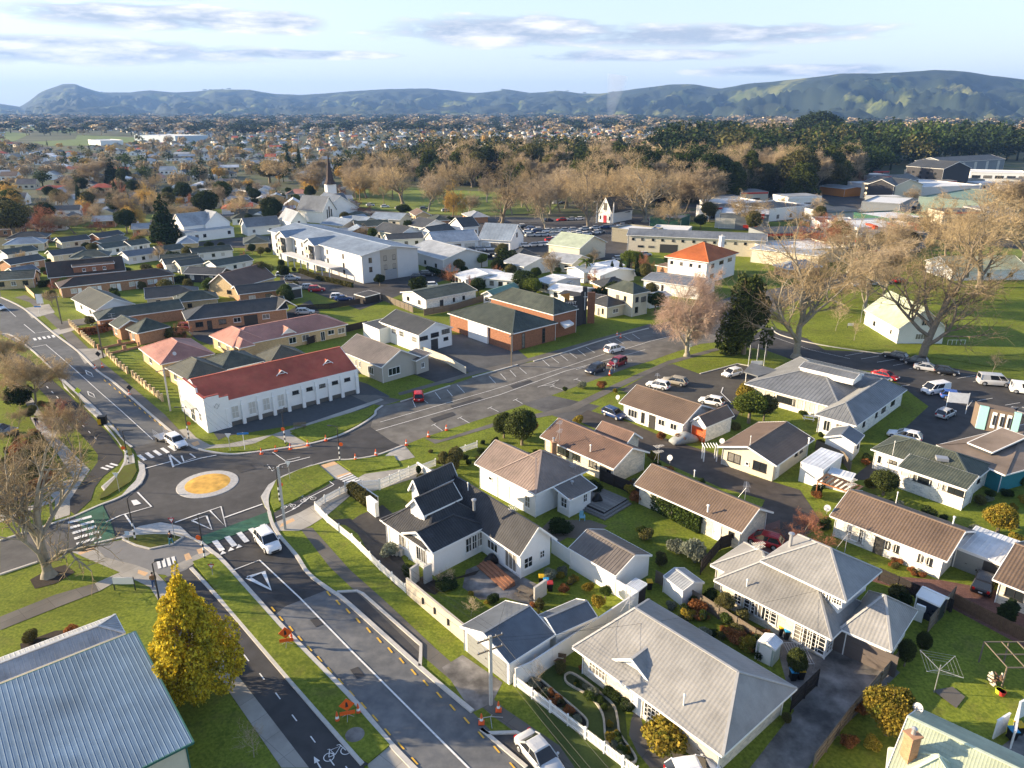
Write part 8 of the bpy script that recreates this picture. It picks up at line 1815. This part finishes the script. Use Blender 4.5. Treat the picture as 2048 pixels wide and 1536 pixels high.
for a,b,n,l in(((1042,455),(1075,462),5,'in the front row of the yard behind the dealership'),((1055,466),(1142,462),8,'in the second row of the car yard'),((1062,473),(1150,470),8,'in the middle row of the car yard'),((1100,483),(1160,468),7,'in the slanting row of the car yard'),((1130,478),(1200,466),8,'in the back row of the car yard'),((945,502),(1010,500),5,'outside the dealership workshop'),((980,486),(1035,490),4,'along the dealership glass'),((925,512),(1000,516),5,'in the lower dealership row'),((1050,494),(1110,490),5,'beside the dealership drive'),((1100,443),(1160,440),4,'across the road from the chapel'),((1150,462),(1260,452),7,'by the wide bitumen yard'),((1110,408),(1300,404),10,'under the park trees'),((1640,432),(1720,425),5,'at the grey warehouse'),((1850,365),(1960,352),12,'in the upper retail car park'),((1870,356),(1990,345),12,'in the far retail car park'),((1700,505),(1830,505),7,'outside the red portal showroom'),((1240,520),(1290,512),3,'below the cream motel'),((1690,575),(1800,565),5,'in the parking strip behind the club house'),((460,396),(560,400),6,'on the road beyond the white fence'),((600,404),(640,408),3,'beside the church lawn'),((740,412),(800,418),3,'on the park road'),((840,418),(960,430),3,'on the park road by the lawn'),((1420,402),(1600,400),7,'at the roundabout shops'),((1560,390),(1640,382),5,'at the orange pavilion'),((820,545),(860,575),3,'in the lane of the tall white building')):
 row(a,b,n,'%s car '+l,'cars '+l)
# ------------------------------------------------------------------ suburb to the horizon: house and tree kinds shared by copies
def far_house(kind,wall,roof,k):
 mb=MB();L,D,he,ri=((13,9,2.7,2.2),(16,8.5,2.7,1.9),(11,9,3,2.9),(14,10,2.7,2.0))[kind]
 mb.prism([(-L/2+.4,-D/2+.4),(L/2-.4,-D/2+.4),(L/2-.4,D/2-.4),(-L/2+.4,D/2-.4)],0,he,0,cap=False);i=D/2 if kind in(0,3)else 0
 a,b,c,d=(-L/2,-D/2,he),(L/2,-D/2,he),(L/2,D/2,he),(-L/2,D/2,he);r0,r1=(-L/2+i,0,he+ri),(L/2-i,0,he+ri)
 mb.face([a,b,r1,r0],1);mb.face([c,d,r0,r1],1);mb.face([d,a,r0],1 if i else 0);mb.face([b,c,r1],1 if i else 0)
 if kind==3:mb.prism([(-2,-9),(4,-9),(4,-4),(-2,-4)],0,he,0,cap=False);mb.face([(-2.4,-9.4,he),(1,-9.4,he+1.6),(1,0,he+1.6),(-2.4,-2,he)],1);mb.face([(4.4,-9.4,he),(4.4,-2,he),(1,0,he+1.6),(1,-9.4,he+1.6)],1);mb.face([(-2.4,-9.39,he),(4.4,-9.39,he),(1,-9.39,he+1.6)],0)
 for x in(-.3,0,.3):
  for s in(-1,1):mb.box((x*L,s*(D/2-.38),1.5),(1.6,.08,1.2),0,2)
 for s in(-1,1):mb.box((s*(L/2-.38),0,1.5),(.08,1.4,1.2),0,2)
 o=mb.build('house',[wall,roof,glass]);me=o.data;bpy.data.objects.remove(o);return me
RN=[(r_zinc,'pale grey'),(r_char,'charcoal'),(r_brown,'brown'),(r_white,'white'),(r_dgreen,'dark green'),(r_pink,'terracotta'),(r_blue,'light blue'),(r_taupe,'taupe'),(r_red,'red')]
WN=[(white,'white-walled'),(cream,'cream-walled'),(tbrick,'buff brick'),(white,'white-walled')]
FH={}
def fh(rg):
 k=rg.randrange(4);w=rg.randrange(4);r=rg.choice((0,0,1,1,1,2,3,3,4,5,6,6,7,7,8));key=(k,w,r)
 if key not in FH:FH[key]=far_house(k,WN[w][0],RN[r][0],k)
 return FH[key],WN[w][1],RN[r][1]
def low_tree(name,m,seed,n,shape,size=.12,asp=1.):
 rg=np.random.default_rng(seed)
 L=[(0,0,.62,.36,.36,.36),(.2,.1,.5,.25,.25,.25),(-.2,-.05,.55,.25,.25,.28),(.02,-.22,.6,.24,.24,.26)]if shape=='r' else[(0,0,.25+.13*i,.26*(1-i/6.5),.26*(1-i/6.5),.13)for i in range(6)]
 V,F=leaf_cloud(rg,L,n,size,shell=.3,asp=asp,droop=-.5 if asp>1 else 0);k=len(V)
 sg=[]
 t=np.array([(-.02,-.02,0),(.02,-.02,0),(.02,.02,0),(-.02,.02,0),(-.01,-.01,.5),(.01,-.01,.5),(.01,.01,.5),(-.01,.01,.5)]);tf=np.array([(0,1,5,4),(1,2,6,5),(2,3,7,6),(3,0,4,7)])
 return np.concatenate([V,t]).astype('f'),np.concatenate([F,tf+k])
LT=[low_tree('a',1,1,60,'r',.15),low_tree('b',1,2,60,'r',.15),low_tree('c',1,3,60,'c',.13)]
LM=[low_tree('a',1,4,150,'r',.09),low_tree('b',1,5,190,'r',.05,3.2),low_tree('c',1,6,120,'c',.08)]
LH=[low_tree('a',1,7,520,'r',.055),low_tree('b',1,8,700,'r',.026,4.),low_tree('c',1,9,400,'c',.05)]
def lod(Y,k):T=LH if Y<900 and k!=99 else LM if Y<1150 else LT;return T[2 if k==6 else 1 if k in(0,1,5)and T is not LT else 0]
far_m=[twig_tan,twig_grey,lf_dark,lf_green,lf_olive,twig_gold,lf_conif]
BELT=[(640,372),(700,345),(760,325),(1000,312),(1300,308),(1500,300),(1600,290),(1800,285),(2048,285),(2300,280),(2300,325),(2048,322),(1890,325),(1760,350),(1700,385),(1560,398),(1440,408),(1300,408),(1120,396),(1000,378),(760,366),(700,380)]
OFF=[[(0,260),(160,256),(340,278),(210,296),(0,290)],[(700,365),(1120,385),(1110,440),(690,430)]]
TOWN=[(1120,396),(1300,408),(1440,408),(1700,385),(1760,350),(1890,325),(2048,322),(2600,330),(2600,600),(700,600),(690,430),(400,438),(0,448),(-500,470),(-500,900),(2600,900),(2600,1000)]
rg=random.Random(77);cand_h,cand_t=[],[]
for iy in range(0,75):
 Y=330+iy*27*(1+iy*.012)
 st=25*(1+iy*.018);nx=int(Y*1.75/st)
 for ix in range(nx):
  X=-Y*.88+ix*st+rg.uniform(-4,4);y_=Y+rg.uniform(-5,5)+.18*X
  if y_<250:continue
  px,py=proj((X,y_,0))
  if not(-40<px<2090)or py<243:continue
  if inside(px,py,BELT):
   continue
  if any(inside(px,py,o_)for o_ in OFF)or(py>396 and px>640)or py>447 or(py>322 and px>1120)or(px>640 and py>375):continue
  if(ix%6==5)and rg.random()<.9:
   if rg.random()<.5:cand_t.append((X,y_,rg.uniform(5,10)))
   continue
  if rg.random()<.88:cand_h.append((X,y_))
  for _ in range(3 if y_<650 else 2):
   if rg.random()<.85:cand_t.append((X+rg.uniform(-12,12),y_+rg.uniform(7,15)*rg.choice((-1,1)),rg.choice((rg.uniform(3.5,8),rg.uniform(6,14)))))
belt=[]
tries=0
while len(belt)<760 and tries<60000:
 tries+=1;px,py=rg.uniform(640,2120),rg.uniform(280,408)
 if inside(px,py,BELT):g_=G(px,py);belt.append((g_.x,g_.y,(rg.uniform(24,38)if px>1330 and py<345 else rg.uniform(15,27)if px>850 else rg.uniform(11,20))))
cand_h.sort(key=lambda q:q[1]);cand_t.sort(key=lambda q:q[1]);belt.sort(key=lambda q:q[1])
dist=lambda y:'in the near streets of the suburb' if y<560 else 'in the middle streets of the suburb' if y<800 else 'far out towards the fields'
for X,Y in cand_h[:225]:
 me,wn_,rn_=fh(rg);o=bpy.data.objects.new('house',me);COL.objects.link(o);o.location=(X,Y,0);o.rotation_euler=(0,0,.18+rg.choice((0,1.571,0))+rg.uniform(-.15,.15));tag(o,'%s house with a %s roof %s'%(wn_,rn_,dist(Y)),'house','suburban houses '+rn_+wn_+dist(Y))
hv=[];mats_h=[white,cream,tbrick,glass]+[r[0]for r in RN]
me_v={}
for X,Y in cand_h[225:]:
 me,_,_=fh(rg);hv.append((me.name,X,Y,rg.choice((0,1.571))+rg.uniform(0,.3)))
def mesh_arrays(me):
 tri=[];mi=[]
 for p in me.polygons:
  v=list(p.vertices)
  for i in range(1,len(v)-1):tri.append((v[0],v[i],v[i+1]));mi.append(mats_h.index(me.materials[p.material_index]))
 return np.array([v.co[:]for v in me.vertices],'f'),np.array(tri),np.array(mi)
C_={};its=[];Vs,Fs,Ms,n0=[],[],[],0
for nm,X,Y,rt in hv:
 if nm not in C_:C_[nm]=mesh_arrays(bpy.data.meshes[nm])
 V,F,mi=C_[nm];c,s=math.cos(rt),math.sin(rt);P=np.empty_like(V);P[:,0]=V[:,0]*c-V[:,1]*s+X;P[:,1]=V[:,0]*s+V[:,1]*c+Y;P[:,2]=V[:,2];Vs.append(P);Fs.append(F+n0);Ms.append(mi);n0+=len(V)
o=bpy.data.objects.new('distant_houses',np_mesh('distant_houses',np.concatenate(Vs),np.concatenate(Fs),mats_h,np.concatenate(Ms)));COL.objects.link(o);tag(o,'small roofs of the far suburb fading towards the hills',kind='stuff')
KW=[('bare1','grey bare tree'),('bare2','tan bare tree'),('roundD','dark evergreen tree'),('round','green leafy tree'),('olive','olive green tree'),('weep','golden tree'),('conifer','dark pointed conifer'),('plane1','tall tan bare tree'),('tallbare','upright grey bare tree'),('conifer2','broad dark conifer')]
nst=230
for i,(X,Y,h)in enumerate(belt[:nst]):
 px=proj((X,Y,0))[0];k=rg.choice((0,7,7,7,8,2,9,1)if px<900 else(2,9,9,7,6,8,2,4,9,7,7));put(KW[k][0],(X,Y,0),h,h*rg.uniform(.7,.95)if k not in(6,8)else h*.5,KW[k][1]+' in the dense park belt','tree','tree',KW[k][1]+'s of the park belt',rz=rg.uniform(0,6.28))
nt=60
for i,(X,Y,h)in enumerate(cand_t[:nt]):
 k=rg.choice((0,1,1,2,2,3,4,5,6));put(KW[k][0],(X,Y,0),h*(1.3 if k==6 else 1),h*(.4 if k==6 else.85),KW[k][1]+' between the suburb houses','tree','tree',KW[k][1]+'s of the suburb',rz=rg.uniform(0,6.28))
it=[]
for X,Y,h in belt[nst:]:k=rg.choice((4,1,2,2,6,2,6,4)if X<.22*Y else(2,6,2,6,4,3,2));V,F=lod(Y if Y<900 else 901,k);it.append((V,F,k,X,Y,0,h*1.15,h,rg.uniform(0,6)))
for X,Y,h in cand_t[nt:]:k=rg.choice((0,0,0,1,2,3,4,5,6));V,F=lod(max(Y,901)if Y>560 else Y,k);it.append((V,F,k,X,Y,0,h*(.8 if k==6 else 1.2),h,rg.uniform(0,6)))
for _ in range(2600):
 Y=rg.uniform(1500,5200);ln=rg.uniform(-.8,.8);k=rg.choice((1,2,2,6,0));X=ln*Y;V,F=LT[rg.randrange(2)]
 if(int(X/420)+int(Y/230))%3:Y=round(Y/170)*170+rg.uniform(-10,10)
 h=rg.uniform(9,20)*(1+Y/6000);it.append((V,F,k,X,Y,0,h*2.0,h,rg.uniform(0,6)))
scatter_mesh('distant_trees',it,'distant mass of bare and evergreen trees',None,far_m)
H=block('long pale factory out on the far plain',(268,271),(350,273),60,9,mat('pale_blue_panel',(.5,.58,.64)),bigbox);block('white packing shed on the far fields',(176,280),(200,282),30,6,white,bigbox)
# ------------------------------------------------------------------ hills
SIL=[(-900,205),(-300,200),(0,207),(40,213),(60,200),(80,184),(105,174),(125,167),(150,167),(170,175),(200,184),(260,184),(300,180),(350,184),(390,182),(430,178),(500,179),(545,187),(600,189),(650,186),(700,182),(760,178),(800,177),(850,176),(900,180),(950,186),(1000,180),(1010,177),(1060,185),(1120,181),(1160,186),(1200,187),(1250,180),(1300,173),(1340,168),(1390,168),(1440,176),(1500,166),(1560,161),(1620,154),(1680,146),(1750,146),(1800,143),(1870,138),(1930,142),(1980,150),(2048,158),(2200,168),(2600,175),(3200,190)]
nA,nR=620,110;va=np.linspace(-900,3000,nA);ry=np.interp(va,[p[0]for p in SIL],[p[1]for p in SIL])
VV=[]
for i,px in enumerate(va):
 f=min(max((px-900)/900,0),1);f=f*f*(3-2*f);dr=8200-3400*f;d0=dr*.52;x=(px-1024)/FPX;az_=math.atan2(x,cP+(768-220)/FPX*sP)
 e_r=hgt((math.tan(az_)*dr,dr,0),0)if False else 0
 y=(768-ry[i])/FPX;el=(sP-y*cP)/(cP+y*sP);zr=CAM_H-el*dr
 for j in range(nR):
  t=j/(nR-1);d=d0+(dr*1.5-d0)*t;X,Y=x/(cP+y*sP)*d,d;u=(d-d0)/(dr-d0)
  nz_=mnoise.fractal(Vector((X/900,Y/900,3.3)),1,2.1,6);n2_=abs(mnoise.fractal(Vector((X/420,Y/650,9.1)),1,2.2,5))
  prof=(max(u,0)**1.35 if u<1 else max(0,1-(u-1)*1.3));z=zr*prof*(1-.0*n2_)+(-n2_*300*min(1,u*2)*(1-min(u,1)**4)if u<1 else-40*(u-1))+nz_*55*u*(1-min(u,1)**3)
  if 0<u<1:z=min(z,zr*(.35+.65*u));z=max(z,-4+0*u)
  VV.append((X,Y,z if j else-6))
F=[(i*nR+j,(i+1)*nR+j,(i+1)*nR+j+1,i*nR+j+1)for i in range(nA-1)for j in range(nR-1)]
hm=mat('hill_pasture',(.085,.12,.025),var=.25,scale=.004,col2=(.13,.13,.045),big=.0012)
t=hm.node_tree;bs=t.nodes['Principled BSDF'];src=bs.inputs['Base Color'].links[0].from_socket;gp=next(n for n in t.nodes if n.type=='NEW_GEOMETRY')
nb=t.nodes.new('ShaderNodeTexNoise');nb.inputs['Scale'].default_value=.0023;nb.inputs['Detail'].default_value=9;nb.inputs['Roughness'].default_value=.62;t.links.new(gp.outputs['Position'],nb.inputs['Vector'])
cr_=t.nodes.new('ShaderNodeMapRange');cr_.inputs['From Min'].default_value=.40;cr_.inputs['From Max'].default_value=.45;t.links.new(nb.outputs['Fac'],cr_.inputs[0]);mx_=t.nodes.new('ShaderNodeMixRGB');t.links.new(cr_.outputs[0],mx_.inputs[0]);t.links.new(src,mx_.inputs[1]);mx_.inputs[2].default_value=(.016,.028,.014,1);t.links.new(mx_.outputs[0],bs.inputs['Base Color'])
me=np_mesh('hills',VV,F,hm);me.polygons.foreach_set('use_smooth',[True]*len(F));o=bpy.data.objects.new('hills',me);COL.objects.link(o);tag(o,kind='structure')
vt=np.array(VV);it=[];top=vt.reshape(nA,nR,3)
for _ in range(1500):
 i=rg.randrange(1,nA-1);j=rg.randrange(14,80)if rg.random()<.6 else 73
 p=top[i,j];q=mnoise.noise(Vector((p[0]/600,p[1]/600,1)))
 if q<0:continue
 V,F_=LT[rg.randrange(2)];h=rg.uniform(8,20);it.append((V,F_,2,p[0]+rg.uniform(-30,30),p[1],p[2]-3,h*3,h,rg.uniform(0,6)))
scatter_mesh('hill_trees',it,'bush clumps scattered over the hills',None,far_m)
sp_=G(1220,240)
def vol(name,mesh_mb,dens,col,an,emis=None):
 m=bpy.data.materials.new(name);m.use_nodes=True;t=m.node_tree;t.nodes.remove(t.nodes['Principled BSDF']);v=t.nodes.new('ShaderNodeVolumePrincipled');v.inputs['Color'].default_value=(*col,1);v.inputs['Density'].default_value=dens;v.inputs['Anisotropy'].default_value=an;t.links.new(v.outputs[0],t.nodes['Material Output'].inputs['Volume']);return mesh_mb.build(name,m)
b=MB().tube([sp_+Vector((x,0,z))for x,z in((0,0),(4,60),(18,130),(30,210))],[9,26,40,55],12);tag(vol('smoke',b,.004,(.8,.87,1.0),.2),'thin pale smoke plume rising from the far plain',kind='stuff')
b=MB().box((0,7000,259),(30000,15400,530));tag(vol('haze',b,HAZE*1.1,(.27,.50,1.0),.1),'thin blue haze over the whole valley',kind='stuff')
drop_protos()
